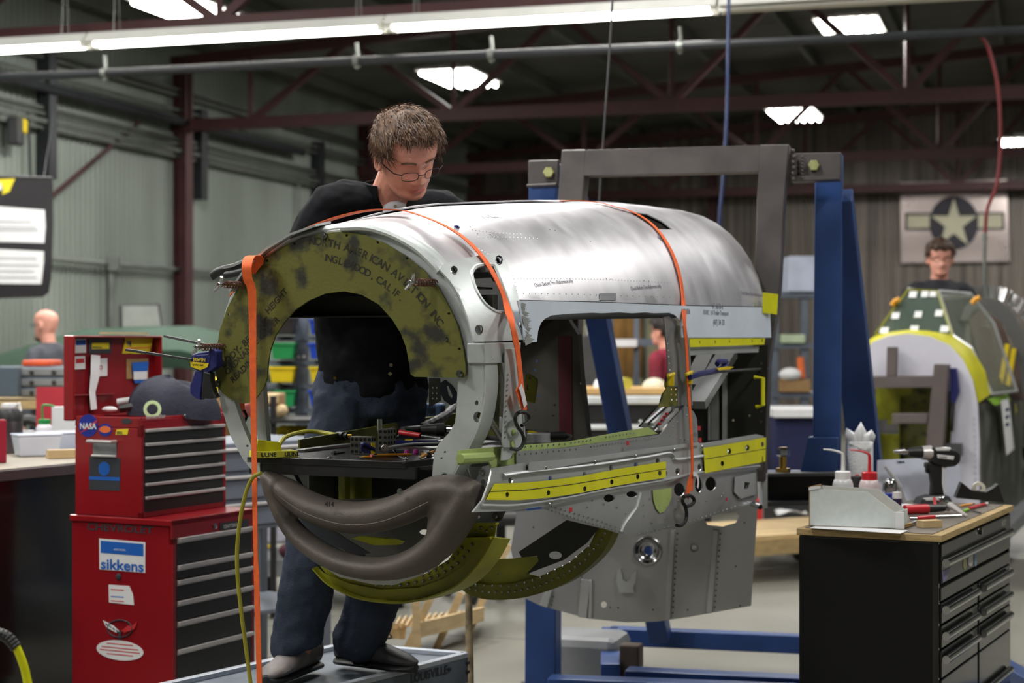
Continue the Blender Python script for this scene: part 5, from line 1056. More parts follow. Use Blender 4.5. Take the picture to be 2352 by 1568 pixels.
# shirt
sh = MB()
sh.tube(smooth_path([W(858, 905, 5.62), W(852, 830, 5.61), W(850, 740, 5.59), W(858, 620, 5.54), W(880, 520, 5.50), W(892, 468, 5.49)], 4), [(.180-.0005*i, .125) if i < 8 else (interp([(8, .182), (14, .21), (17, .17), (20, .075)], i), interp([(8, .125), (16, .12), (20, .075)], i)) for i in range(21)], 22, up=(0, 1, 0))
for a, b, c, q in ((shl, ell, wl_, 1), (shr, elr, wr_, 1)): sh.tube(smooth_path([nb+V((0, .03, -.06)), a, b, c], 4), [(interp([(0, .075), (4, .083), (8, .064), (12, .043)], i),)*2 for i in range(13)], 14)
o = obj('shirt', sh, m_shirt, man, world=True); remesh(o, .008, 8, (.09, .022))
# collar
cl = MB(); Rn = basis((.25, -.95, -.1), (0, -.25, 1))
ring = []; 
for i in range(13):
    a = -2.5+5.0*i/12; ring.append(nb+V((0, -.005, .012))+Rn @ V((.078*math.sin(a), -.070*math.cos(a)*-1 if False else .072*math.cos(a+PI), .022-.020*abs(a)/2.5)))
cl.ribbon(smooth_path(ring, 3), .045, .004, V((0, -.2, 1))); obj('collar', cl, m_shirt, man, world=True, smooth=True)
ts = MB(); ts.ball(nb+V((.02, -.045, -.045)), (.040, .022, .035), 12, 8); obj('undershirt', ts, mat('white_tshirt', (200, 200, 204), .8), man, world=True, smooth=True)
for x, y, Y in ((908, 474, 5.352), (900, 702, 5.40), (898, 838, 5.47), (896, 858, 5.47)):
    b_ = MB(); b_.lathe([(.0055, 0), (.0055, .003), (.002, .003)], W(x, y, Y), 10, (0, -1, 0)); obj('button', b_, mat('horn_button', (140, 130, 100), .4) if 'horn_button' not in MATS else MATS['horn_button'], man, world=True)
# jeans
jn = MB()
jn.tube([W(850, 848, 5.62), W(850, 900, 5.62), W(850, 955, 5.62)], [(.176, .125), (.19, .13), (.16, .12)], 20, up=(0, 1, 0))
jn.tube(smooth_path([hpl+V((0, 0, .02)), W(755, 1090, 5.52), knl, W(700, 1370, 5.48), W(682, 1478, 5.50), W(690, 1500, 5.5)], 4), [interp([(0, .105), (4, .1), (8, .088), (12, .084), (16, .083), (20, .066)], i) for i in range(21)], 16)
jn.tube(smooth_path([hpr+V((0, 0, .02)), W(892, 1090, 5.60), knr, W(858, 1370, 5.60), W(822, 1475, 5.63), W(815, 1498, 5.64)], 4), [interp([(0, .105), (4, .1), (8, .090), (12, .086), (16, .085), (20, .070)], i) for i in range(21)], 16)
o = obj('jeans', jn, m_jeans, man, world=True); remesh(o, .009, 6, (.075, .024))
def loopsew(pts, name='pocket_seam'): m = MB(); m.tube(smooth_path(pts, 4), .0016, 5); obj(name, m, mat('denim_thread', (96, 104, 122), .8) if 'denim_thread' not in MATS else MATS['denim_thread'], man, world=True)
m = MB(); m.cyl(W(769, 868, 5.49), W(769, 868, 5.48), .005, n=8); obj('rivet', m, m_brass, man, world=True)
# shoes
def shoe(hx, hy, tx, ty, Yh, Yt, lab, mu):
    h, t = W(hx, hy, Yh), W(tx, ty, Yt); h.z = t.z = .446; d = (t-h).normalized(); sd = V((-d.y, d.x, 0)); L = (t-h).length
    sec = [(0, .030, .026), (.05, .036, .03), (.3, .036, .03), (.6, .046, .028), (.85, .046, .024), (.97, .03, .018), (1, .012, .01)]
    m = MB(); m.tube([h+d*L*a+ZU*.012 for a, _, _ in sec], [(b+.003, .014) for _, b, _ in sec], 14, up=ZU); obj('sole', m, m_black, man, world=True, smooth=True)
    m = MB(); m.tube([h+d*L*a+ZU*(.018+hh*.9) for a, _, hh in [(x, y, interp([(0, .055), (.2, .05), (.45, .042), (.7, .026), (.9, .018), (1, .008)], x)) for x, y, z in sec]], [(b, interp([(0, .05), (.2, .048), (.45, .042), (.7, .028), (.9, .020), (1, .009)], a)) for a, b, _ in sec], 14, up=ZU)
    o = obj('shoe', m, mu, man, world=True, smooth=True, label=lab)
    m = MB()
    for k in range(4):
        c = h+d*L*(.42+.08*k)+ZU*(.105-.013*k); m.tube(smooth_path([c-sd*.028-ZU*.01, c, c+sd*.028+d*.01-ZU*.01], 3), .003, 6)
    for s2 in (-1, 1): c = h+d*L*.46+ZU*.105; m.tube(smooth_path([c, c+sd*s2*.03+ZU*.012+d*.02, c+sd*s2*.045-ZU*.01+d*.04, c+sd*s2*.02-ZU*.012+d*.03], 4), .0028, 6)
    obj('laces', m, mat('grey_laces', (170, 160, 154), .8) if 'grey_laces' not in MATS else MATS['grey_laces'], man, world=True, smooth=True)
m_sh1 = mat('shoe_pale', (128, 120, 118), .6, var=.2, vs=14); m_sh2 = mat('shoe_dark', (56, 54, 56), .55, var=.25, vs=14)
shoe(725, 1525, 612, 1580, 5.62, 5.34, 'pale grey left shoe with loose laces', m_sh1); shoe(778, 1535, 955, 1545, 5.70, 5.55, 'dark grey right shoe', m_sh2)
hr = MB(); hairmb(hr, HM, HS, n=3800, ln=.030, thick=.0013, lift=.013, line=.078); obj('hair', hr, m_hair, man, world=True, smooth=True, fix=False, label='short tousled brown hair')
# brows and lips
for sd in (-1, 1):
    bw = MB(); bw.tube([HM @ (V((sd*x, y, z))*HS) for x, y, z in ((.014, .0865, .020), (.026, .086, .0245), (.040, .079, .0235), (.050, .068, .018))], [.0028*HS]*4, 6); obj('eyebrow', bw, m_hair, man, world=True, smooth=True)
lp_ = MB(); lp_.tube([HM @ (V((x, .083-.0075*(x/.022)**2, -.0695-abs(x)*.06))*HS) for x in (-.022, -.012, 0, .012, .022)], [(.0035*HS, .0045*HS)]*5, 8); obj('lips', lp_, m_lip, man, world=True, smooth=True)
# glasses
gm = mat('glasses_frame', (30, 30, 36), .3, metal=.6); gs = thing('g', 'x', 'x'); bpy.data.objects.remove(gs)
gg = MB(); GZ = -.012
def GP(x, y, z): return HM @ (V((x, y, z))*HS)
for sd in (-1, 1):
    q = [GP(sd*(.033+.022*cx_), .099-.010*abs(.033+.022*cx_)/.05, GZ+.0125*cz) for cx_, cz in ((-1, .55), (-.6, 1), (.6, 1), (1, .6), (1, -.5), (.6, -1), (-.5, -1), (-1, -.5))]
    gg.tube(smooth_path(q, 3, True)+[q[0]], .0011*HS, 6)
    gg.tube([GP(sd*.056, .088, GZ+.006), GP(sd*.073, .075, GZ+.008), GP(sd*.080, .03, GZ+.006), GP(sd*.082, -.005, GZ+.008), GP(sd*.080, -.02, GZ-.006)], .0017*HS, 6)
gg.tube([GP(-.011, .098, GZ+.004), GP(0, .102, GZ+.006), GP(.011, .098, GZ+.004)], .0013*HS, 6)
obj('glasses', gg, gm, man, world=True, smooth=True, label='thin dark framed glasses')
# --- generic standing figure for the people in the background
def figure(lab, foot, hgt, yaw, m_top, m_leg, hairm=None, headp=0.0, glasses=False, arms='down', beard=None, lean=0.0, base_z=0.0, skin=None):
    s = hgt/1.78; r = thing('person', lab, 'person', V((foot.x, foot.y, base_z)), yaw)   # local: faces -y
    F = lambda x, y, z: V((x, y-lean*max(0, z-.9), z))*s
    b = MB(); hm = Matrix.Translation(F(0, -.03, 1.632)) @ basis((0, -math.cos(headp), -math.sin(headp)), (0, 0, 1)).to_4x4(); head_mb(b, hm, s, 40, 44)
    b.tube([F(0, .01, 1.40), F(0, .0, 1.5), F(0, -.015, 1.60)], [(.07*s, .06*s), (.056*s, .056*s), (.054*s, .054*s)], 12, up=(0, 1, 0))
    b.tube([F(0, 0, .92), F(0, 0, 1.2), F(0, 0, 1.42)], [(.12*s, .09*s), (.12*s, .09*s), (.13*s, .08*s)], 12, up=(0, 1, 0))
    t = MB(); t.tube(smooth_path([F(0, 0, .88), F(0, 0, 1.1), F(0, 0, 1.3), F(0, .01, 1.42), F(0, .01, 1.5)], 3), [(interp([(0, .165), (3, .16), (6, .185), (9, .17), (12, .07)], i)*s, interp([(0, .12), (6, .125), (12, .07)], i)*s) for i in range(13)], 16, up=(0, 1, 0))
    for sd in (-1, 1):
        w_ = F(sd*.25, -.06, .86) if arms == 'down' else F(sd*.18, -.42, 1.12); e_ = F(sd*.25, .02, 1.13) if arms == 'down' else F(sd*.24, -.12, 1.12)
        pth = smooth_path([F(sd*.08, 0, 1.42), F(sd*.19, .0, 1.40), e_, w_], 3); b.tube(pth, [(.045-.0018*i)*s for i in range(10)], 8); t.tube(pth[:-1], [(.064-.0022*i)*s for i in range(9)], 10)
        hand_mb(b, w_, (w_-e_), V((sd, 0, .1)), s, .3, sd)
        b.tube([F(0, 0, .92), F(sd*.1, 0, .86), F(sd*.11, -.01, .48), F(sd*.11, .02, .08)], [.07*s, .075*s, .05*s, .035*s], 8)
    l = MB(); l.tube([F(0, 0, .97), F(0, 0, .84)], [(.155*s, .12*s), (.16*s, .12*s)], 14, up=(0, 1, 0))
    for sd in (-1, 1): l.tube([F(sd*.085, 0, .88), F(sd*.10, 0, .7), F(sd*.11, -.01, .48), F(sd*.11, .02, .05)], [.095*s, .09*s, .07*s, .062*s], 12)
    o = obj('body', b, skin or m_skin_p, r, weld=True); remesh(o, .008, 2); o = obj('top', t, m_top, r); remesh(o, .012, 6, (.1, .02)); o = obj('trousers', l, m_leg, r); remesh(o, .014, 5)
    for sd in (-1, 1): q = MB(); q.tube([F(sd*.11, .08, .04), F(sd*.11, 0, .045), F(sd*.12, -.12, .035), F(sd*.12, -.2, .03)], [(.04*s, .04*s), (.045*s, .045*s), (.048*s, .034*s), (.03*s, .02*s)], 10, up=ZU); obj('shoe', q, m_black, r, smooth=True)
    if hairm: q = MB(); hairmb(q, hm, s, n=500, ln=.03, thick=.003, lift=.014, line=.06, seed=5); obj('hair', q, hairm, r, smooth=True, fix=False)
    if beard: q = MB(); q.ball(hm @ (V((0, .055, -.098))*s), (.05*s, .035*s, .028*s), 12, 8); obj('beard', q, beard, r, smooth=True)
    if glasses:
        q = MB()
        for sd in (-1, 1):
            c = [hm @ (V((sd*.033+.022*math.cos(a), .098, -.002+.014*math.sin(a)))*s) for a in [i*PI/6 for i in range(13)]]; q.tube(c, .0018*s, 5); q.tube([hm @ (V((sd*.055, .095, 0))*s), hm @ (V((sd*.08, 0, 0))*s)], .0018*s, 5)
        q.tube([hm @ (V((-.012, .1, 0))*s), hm @ (V((.012, .1, 0))*s)], .0018*s, 5); obj('glasses', q, gm, r, smooth=True)
    return r
# ---------------------------------------------------------------- cabinets at the left
CT = math.radians(27); cd = V((math.sin(CT), math.cos(CT), 0)); ce_ = V((-math.cos(CT), math.sin(CT), 0)); CRZ = PI/2-CT
def frame_parts(r, W_, D, z0_, z1, m, wall=.012, rim=.0):
    b = MB(); b.bx(0, W_, .012, D, z0_, z1); return obj('body', b, m, r, bevel=.004)
C1 = V((-1.2, 6.16, 0)); E1 = PF(C1, ce_, ZU); F1 = PF(C1, cd, ZU)
def sticker(fr, pts, m, par, t=.0012, off=.0014, name='sticker', lab=None, holes=()):
    mb = MB(); plate(mb, pts, list(holes), fr, t, off); return obj(name, mb, m, par, world=True, label=lab)
def rect(x0, y0, x1, y1, sk=0): return [(x0, y0), (x1, y0+sk), (x1, y1+sk), (x0, y1)]
m_wst = mat('white_sticker', (222, 222, 222), .6, var=.02); m_bst = mat('blue_sticker', (26, 92, 178), .5, var=.03); m_rst = mat('red_print', (190, 40, 46), .6, var=.02); m_yst = mat('yellow_sticker', (226, 206, 30), .5, var=.02); m_ost = mat('orange_print', (226, 110, 50), .6, var=.02)
m_dst = mat('dark_print', (50, 52, 58), .6, var=.05); m_nst = mat('royal_blue_print', (18, 40, 140), .5, var=.02); m_face = mat('drawer_face_charcoal', (44, 44, 42), .42, var=.08)
rc = thing('tool_cabinet', 'red rolling tool cabinet with stickers under the red tool chest', 'cabinet', C1, CRZ)
Wc, Dc = .494, .46
frame_parts(rc, Wc, Dc, .13, .862, m_red)
m = MB(); m.bx(-.008, Wc+.008, -.004, Dc+.005, .845, .868); m.bx(-.008, Wc+.008, -.004, .006, .80, .868); obj('top_rim', m, m_red, rc, bevel=.004)
m = MB(); m.bx(0, .02, -.001, .02, .13, .86); m.bx(Wc-.022, Wc, -.001, .02, .13, .86); m.bx(0, Wc, -.001, .02, .78, .86); obj('front_frame', m, m_red, rc, bevel=.002)
def zpx(fr, x, y): return fr.inv(x, y)[1]
def drawers(r, fr, x, ys, yend, W_, x0, x1, face_m, hm):
    zs = [zpx(fr, x, y) for y in ys]+[zpx(fr, x, yend)]
    zs = [max(z, .15) for z in zs]
    for a, b in zip(zs, zs[1:]):
        if a-b < .01: continue
        dr = MB(); dr.bx(x0, x1, -.002, .01, b+.003, a); o = obj('drawer', dr, face_m, r, bevel=.001)
        h = MB(); h.bx(x0, x1, -.016, -.002, a-.013, a); h.bx(x0, x1, -.004, -.002, a-.02, a-.012); h2 = obj('handle', h, hm, o, bevel=.002)
zl = drawers(rc, F1, 397, [1243-6, 1306-6, 1340-6, 1388-6, 1436-6, 1500-6, 1600, 1700], 1780, Wc, .022, Wc-.024, m_face, m_silver)
for x, y in ((.05, .05), (Wc-.05, .05), (.05, Dc-.05), (Wc-.05, Dc-.05)):
    c = MB(); c.lathe([(.02, -.015), (.055, -.015), (.055, .015), (.02, .015)], (x, y, .055), 16, (0, 1, 0)); c.box((x, y, .11), (.05, .06, .04)); obj('caster', c, m_black, rc, smooth=True)
plantext(E1, 'CHEVROLET', 200, 1216, .036, .001, m_dst, par=rc, x2=352, ang=.0)
m = MB(); m.ribbon([E1.at(206, 1405, .001), E1.at(206, 1225, .001), E1.at(340, 1232, .001)], .004, .0012, V((0, 0, 1))); 
sticker(E1, [(228, 1236), (334, 1245), (334, 1315), (229, 1307)], m_wst, rc, lab='white and blue square sticker')
sticker(E1, [(232, 1241), (330, 1249), (330, 1277), (232, 1269)], m_bst, rc, off=.002)
plantext(E1, 'sikkens', 232, 1305, .052, .0024, m_bst, par=rc, x2=330)
plantext(E1, 'AKZO NOBEL', 262, 1263, .009, .0024, m_wst, par=rc)
m = MB(); m.lathe([(.012, 0), (.012, .004), (.006, .006)], E1.at(273, 1324, .0), 12, E1.N); obj('lock', m, m_dst, rc, world=True)
sticker(E1, [(250, 1342), (297, 1345), (306, 1365), (308, 1389), (251, 1383)], m_wst, rc)
for k, y in enumerate((1352, 1368, 1378)): sticker(E1, rect(255, y, 285, y+2, 2), m_rst if k != 1 else m_bst, rc, off=.002, name='print_line')
sticker(E1, [(276+54*math.cos(a), 1493+23*math.sin(a)+.1*54*math.cos(a)) for a in [i*PI/12 for i in range(24)]], m_wst, rc, lab='white oval sticker with red print')
for k, (y, w_) in enumerate(((1478, 30), (1487, 42), (1494, 46), (1502, 30))): sticker(E1, rect(276-w_, y-w_*.1, 276+w_, y+2-w_*.1, w_*.2), m_rst, rc, off=.002, name='print_line')
m = MB(); cc = [E1.at(276+28*math.cos(a), 1443+20*math.sin(a), .003) for a in [i*PI/10 for i in range(21)]]; m.tube(cc, .0025, 5); obj('emblem_ring', m, m_dst, rc, world=True)
sticker(E1, [(238, 1424), (262, 1436), (277, 1450), (268, 1452), (246, 1440)], m_wst, rc, off=.004, lab='checkered flag half of an emblem')
for k in range(4): sticker(E1, [(244+k*8, 1430+k*5), (248+k*8, 1432+k*5), (250+k*8, 1437+k*5), (246+k*8, 1435+k*5)], m_dst, rc, off=.005, name='check')
sticker(E1, [(317, 1426), (310, 1444), (288, 1452), (280, 1448), (295, 1436), (306, 1436)], m_rst, rc, off=.004, lab='red flag half of an emblem')
sticker(E1, [(273, 1448), (281, 1448), (278, 1468), (274, 1468)], m_dst, rc, off=.004)
plantext(F1, 'CRAFTSMAN', 505, 1213, .019, .0162, m_silver, par=rc, sx=.9)
sticker(F1, [(502, 1201), (568, 1191), (568, 1208), (502, 1218)], m_dst, rc, off=.0075)
m = MB(); m.lathe([(.010, 0), (.010, .008), (.004, .01)], F1.at(490, 1208, .002), 12, F1.N); obj('lock', m, m_chrome, rc, world=True, smooth=True)
# upper chest
C2 = V((-1.325, 6.224, 0)); E2 = PF(C2, ce_, ZU); F2 = PF(C2, cd, ZU); W2, D2 = .501, .305
ch = thing('tool_chest', 'red six drawer tool chest with its lid standing open', 'tool chest', C2+ZU*.869, CRZ)
def L2(z): return z-.869
m = MB(); m.bx(0, W2, .012, D2, 0, L2(1.19)); obj('body', m, m_red, ch, bevel=.004)
m = MB()
for a in ((0, W2, 0, .01), (0, W2, D2-.01, D2), (0, .01, 0, D2), (W2-.01, W2, 0, D2)): m.bx(*a, L2(1.19), L2(1.228))
obj('rim', m, m_red, ch, bevel=.003)
m = MB(); m.bx(0, .014, -.002, .02, 0, L2(1.2)); m.bx(W2-.018, W2, -.002, .02, 0, L2(1.2)); m.bx(0, W2, -.002, .02, L2(1.155), L2(1.22)); m.bx(0, W2, -.002, .02, 0, .02); obj('front_frame', m, m_red, ch, bevel=.002)
ch['z'] = 0; del ch['z']
zs = [zpx(F2, 325, y)-.869 for y in (986, 1018, 1049, 1080, 1110, 1141, 1178)]
for a, b in zip(zs, zs[1:]):
    dr = MB(); dr.bx(.016, W2-.02, -.003, .01, b+.002, a); o = obj('drawer', dr, m_face, ch, bevel=.001)
    h = MB(); h.bx(.016, W2-.02, -.016, -.003, a-.011, a); obj('handle', h, m_silver, o, bevel=.002)
plantext(F2, 'homecrafter', 333, 962, .022, .0045, m_silver, par=ch, sx=1.0); plantext(F2, 'CRAFTSMAN', 458, 958, .014, .0045, m_silver, par=ch, sx=.85)
m = MB(); m.lathe([(.009, 0), (.009, .008), (.004, .01)], F2.at(421, 955, .003), 12, F2.N); obj('lock', m, m_chrome, ch, world=True, smooth=True)
def disc(fr, x, y, rx, ry, n=24): return [(x+rx*math.cos(2*PI*i/n), y+ry*math.sin(2*PI*i/n)) for i in range(n)]
sticker(E2, disc(E2, 203, 977, 22, 26), m_nst, ch, lab='round blue space agency sticker')
plantext(E2, 'NASA', 184, 984, .030, .0026, m_wst, par=ch, x2=222)
sticker(E2, [(183, 995), (200, 980), (226, 962), (222, 970), (203, 985)], m_rst, ch, off=.0019)
sticker(E2, disc(E2, 242, 987, 15, 15), m_nst, ch); sticker(E2, disc(E2, 242, 986, 13, 8), m_ost, ch, off=.002)
sticker(E2, disc(E2, 291, 967, 12, 6), m_dst, ch)
sticker(E2, [(268, 986), (296, 984), (293, 998), (266, 998)], m_yst, ch); plantext(E2, 'JEGS', 269, 996, .013, .002, m_dst, par=ch)
m = MB(); m.tube([E2.at(213, 1012, .004), E2.at(213, 1012, .03), E2.at(268, 1014, .03), E2.at(268, 1014, .004)], .006, 8); m.tube([E2.at(213, 1046, .004), E2.at(268, 1048, .004)], .005, 8); obj('carry_handle', m, m_silver, ch, world=True, smooth=True)
sticker(E2, [(214, 1014), (268, 1016), (268, 1047), (214, 1045)], m_grey, ch)
sticker(E2, [(206, 1048), (277, 1052), (276, 1127), (205, 1124)], m_dst, ch, lab='dark square sticker with blue band')
sticker(E2, disc(E2, 240, 1076, 13, 16), m_bst, ch, off=.002); sticker(E2, rect(205, 1093, 276, 1101, 3), m_bst, ch, off=.002)
# lid
C3 = C1+ce_*.445; G3 = PF(C3+ce_*.0405, cd, ZU)
Mi = Matrix.Translation(C3) @ Matrix.Rotation(CRZ, 4, 'Z')
def lidbox(x0, x1, y0, y1, z0_, z1, nm, m_): b = MB(); b.bx(x0, x1, y0, y1, z0_, z1); b.v = [Mi @ p for p in b.v]; obj(nm, b, m_, ch, world=True, bevel=.004)
lidbox(0, .5, .042, .05, 1.21, 1.522, 'lid_panel', m_redlid); lidbox(0, .5, 0, .05, 1.514, 1.522, 'lid_top', m_redlid); lidbox(-.006, .002, 0, .05, 1.21, 1.522, 'lid_side', m_red); lidbox(.498, .506, 0, .05, 1.21, 1.522, 'lid_side', m_red)
lidbox(.0, .26, .03, .04, 1.30, 1.304, 'lid_rail', m_redlid)
sticker(G3, rect(172, 779, 197, 811, -1), m_wst, ch); sticker(G3, rect(174, 781, 196, 793, -1), m_bst, ch, off=.002)
sticker(G3, rect(203, 777, 255, 812, -1), m_dst, ch); sticker(G3, rect(210, 787, 250, 802, -1), m_yst, ch, off=.002); plantext(G3, 'DURACELL', 211, 800, .011, .003, m_dst, par=ch)
sticker(G3, [(288, 774), (352, 771), (343, 812), (280, 812)], m_yst, ch); plantext(G3, 'NJ', 291, 792, .022, .003, m_nst, par=ch); sticker(G3, [(290, 798), (344, 796), (343, 799), (289, 801)], m_ost, ch, off=.002)
sticker(G3, rect(171, 818, 195, 848, -1), m_wst, ch); sticker(G3, rect(174, 824, 192, 834, -1), m_rst, ch, off=.002)
sticker(G3, rect(224, 823, 246, 864, -1), m_wst, ch); plantext(G3, 'D', 228, 848, .022, .002, m_rst, par=ch)
pp = MB(); pp.ribbon([G3.at(214, 815, .012), G3.at(212, 860, .014), G3.at(206, 900, .012), G3.at(208, 940, .016)], [.05, .05, .034, .034], .001, cd)
solo('paper_strips', 'long white paper strips hanging inside the open lid', 'paper', pp, m_paper)
sticker(G3, rect(290, 824, 340, 870, -1), m_kraft, ch); sticker(G3, [(300, 832), (338, 830), (334, 860), (330, 878), (306, 880), (302, 858)], m_bst, ch, off=.008, name='blue_bag', lab='blue packet in the lid'); sticker(G3, rect(303, 853, 334, 872, -1), m_wst, ch, off=.009)
lt_ = MB(); b = G3.at(228, 764, .04); lt_.box(G3.at(276, 765, .02), (.24, .04, .006), Matrix.Rotation(CRZ, 3, 'Z')); solo('flat_ruler', 'pale flat strip lying on top of the open red lid', 'ruler', lt_, m_wood)
cap = MB(); cp = W(395, 935, 6.52)
def capf(u, v):
    a = 2*PI*u; t = v*PI/2; r = math.cos(t)*(1+.12*math.sin(3*a+1)+.06*math.sin(7*a)); return V((cp.x-.01+.165*r*math.cos(a), cp.y+.11*r*math.sin(a), 1.225+.145*math.sin(t)**.75*(1+.05*math.sin(5*a))-.02*max(0, math.cos(a))))
cap.grid(capf, 40, 14); solo('cloth_bundle', 'dark navy cloth bundle heaped in the open red chest', 'cloth', cap, mat('navy_cloth', (42, 44, 58), .85, var=.15, bump=.3, bs=60), smooth=True, fix=False)
r_ = MB(); r_.lathe([(.020, -.01), (.032, -.01), (.032, .01), (.020, .01), (.020, -.01)], W(350, 940, 6.33), 20, (.2, -1, .15), caps=False); solo('tape_roll', 'white and green tape roll at the front of the open chest', 'tape', r_, mat('pale_green_tape', (190, 210, 160), .6))
r_ = MB(); r_.ball(W(252, 940, 6.5), (.03, .02, .012), 10, 6); solo('crumpled_tissue', 'white crumpled tissue in the open chest by the paper strips', 'tissue', r_, m_paper)
r_ = MB(); r_.cyl(W(270, 924, 6.6), W(300, 920, 6.6), .014); solo('white_tube', 'small white tube beside the navy cloth bundle', 'tube', r_, m_wst, smooth=True)
r_ = MB(); r_.tube(smooth_path([W(275, 938, 6.45), W(300, 934, 6.45), W(325, 930, 6.45), W(345, 926, 6.5)], 3), .014, 8); solo('black_gloves', 'black glove lump left of the pale tape roll', 'glove', r_, m_black, smooth=True)
# dark bench at the far left
C4 = W(170, 1062, 6.9); C4.z = 0
bn = thing('dark_cabinet', 'dark glossy cabinet with a grey edged top at the far left', 'cabinet', C4, CRZ)
m = MB(); m.bx(-2.2, .5, .012, .62, .1, .975); obj('body', m, m_gloss_black, bn, bevel=.004)
m = MB(); m.bx(-2.2, .5, 0, .62, 0, .1); obj('plinth', m, m_black, bn)
m = MB(); m.bx(-2.22, .5, -.01, .64, .975, 1.015); obj('top', m, mat('bench_edge_grey', (86, 76, 80), .4, metal=.3), bn, bevel=.003)
m = MB(); m.bx(-2.2, .48, .006, .62, 1.0155, 1.019); obj('worktop_sheet', m, mat('bench_sheet', (150, 142, 128), .5), bn)
TB = 1.02
def bt(x, y): return ON(x, y, TB)
r = thing('thermos_flask', 'steel thermos flask with a black collar and white cap at the left edge', 'flask', bt(20, 1040))
m = MB(); m.lathe([(.058, 0), (.06, .01), (.06, .13), (.055, .15)], (0, 0, 0), 24); obj('body', m, mat('flask_steel', (96, 90, 92), .3, metal=.8), r, smooth=True)
m = MB(); m.lathe([(.058, .13), (.058, .17), (.045, .19)], (0, 0, 0), 24); obj('collar', m, m_black, r, smooth=True)
m = MB(); m.lathe([(.03, .19), (.034, .2), (.03, .215)], (0, 0, 0), 16); m.tube([(.02, 0, .2), (.045, 0, .215), (.05, 0, .18)], .008, 6); obj('cap', m, m_wst, r, smooth=True)
m = MB(); m.box(bt(-14, 1062)+ZU*.085, (.09, .06, .17), Matrix.Rotation(.4, 3, 'Z')); solo('crimson_binder', 'crimson box at the left picture edge in front of the flask', 'box', m, mat('crimson_card', (150, 24, 50), .5), bevel=.003)
m = MB(); m.box(bt(122, 1012)+ZU*.13, (.012, .17, .26), Matrix.Rotation(1.4, 3, 'Z')); o = solo('red_folder', 'red folder standing behind the white box on the dark cabinet', 'folder', m, mat('folder_red', (180, 44, 58), .6))
m = MB(); m.box(bt(152, 1015)+ZU*.085, (.13, .05, .17), Matrix.Rotation(.35, 3, 'Z')); solo('white_carton', 'white carton with faint red print beside the red tool chest', 'carton', m, m_paper, bevel=.002)
r = thing('wash_bottle', 'squeeze bottle with a green cap and green spout on the dark cabinet', 'bottle', bt(102, 1025)+ZU*.035)
m = MB(); m.lathe([(.036, 0), (.038, .01), (.038, .05), (.028, .066), (.022, .07)], (0, 0, 0), 20); obj('body', m, mat('milky_plastic', (214, 210, 218), .35, spec=.6), r, smooth=True)
m = MB(); m.lathe([(.028, .07), (.028, .088), (.02, .09)], (0, 0, 0), 18); m.tube(smooth_path([(-.008, 0, .088), (-.01, 0, .14), (.0, 0, .155), (.045, 0, .15)], 4), .005, 8); obj('cap', m, mat('cap_green', (34, 140, 70), .4), r, smooth=True)
m_tub = mat('clear_tub', (206, 212, 228), .25, var=.04, spec=.6)
for i, (x, y, sx, sy, sz, lab) in enumerate(((84, 1046, .18, .14, .085, 'clear plastic tub at the front of the dark cabinet'), (140, 1034, .2, .16, .075, 'shallow clear tub stacked beside the red tool chest'))):
    r = thing('plastic_tub', lab, 'tub', bt(x, y), .5); m = MB(); a, b, h = sx/2, sy/2, sz
    q = lambda k, z: [V((-a*k, -b*k, z)), V((a*k, -b*k, z)), V((a*k, b*k, z)), V((-a*k, b*k, z))]
    m.hexa(q(.85, 0), q(1, h)); obj('tub', m, m_tub, r, bevel=.006); m = MB(); m.bx(-a*1.04, a*1.04, -b*1.04, b*1.04, h, h+.008); obj('lid', m, m_tub, r, bevel=.003)
m = MB(); m.box(bt(142, 1052)+ZU*.018, (.12, .05, .036), Matrix.Rotation(.45, 3, 'Z')); solo('wood_offcut', 'pale wood offcut in front of the clear tubs', 'wood block', m, m_wood, bevel=.002)
m = MB()
for k in range(2): m.lathe([(.022, 0), (.024, .05)], bt(52+k*16, 1012)+ZU*0, 14)
solo('white_cups', 'pair of white cups behind the clear tubs', 'cup', m, m_paper, smooth=True)
m = MB(); m.tube(smooth_path([bt(50, 985)+ZU*.03, bt(60, 985)+ZU*.05, bt(78, 985)+ZU*.045, bt(90, 985)+ZU*.03], 4), .03, 8); solo('black_tool_heap', 'black hand tool lying behind the flask', 'tool', m, m_black, smooth=True)
# near yellow hose
r = thing('yellow_hose', 'bright yellow hose with a black ribbed sleeve at the lower left corner', 'hose', W(70, 1560, 3.7))
hp = smooth_path([W(-330, 2400, 3.7), W(-290, 1900, 3.7), W(-210, 1560, 3.7), W(-120, 1460, 3.7), W(-60, 1442, 3.7), W(-20, 1450, 3.7), W(15, 1462, 3.7), W(38, 1487, 3.7)], 8); m = MB(); m.tube(hp, [.012+.0015*(i % 2) for i in range(len(hp))], 12); obj('sleeve', m, m_black, r, world=True)
m = MB(); m.tube(smooth_path([W(34, 1478, 3.7), W(48, 1510, 3.7), W(60, 1550, 3.7), W(70, 1620, 3.7), W(80, 1800, 3.7), W(70, 2100, 3.7), W(40, 2380, 3.7)], 5), .0095, 10); obj('hose', m, mat('bright_yellow_hose', (222, 222, 10), .4), r, world=True, smooth=True)
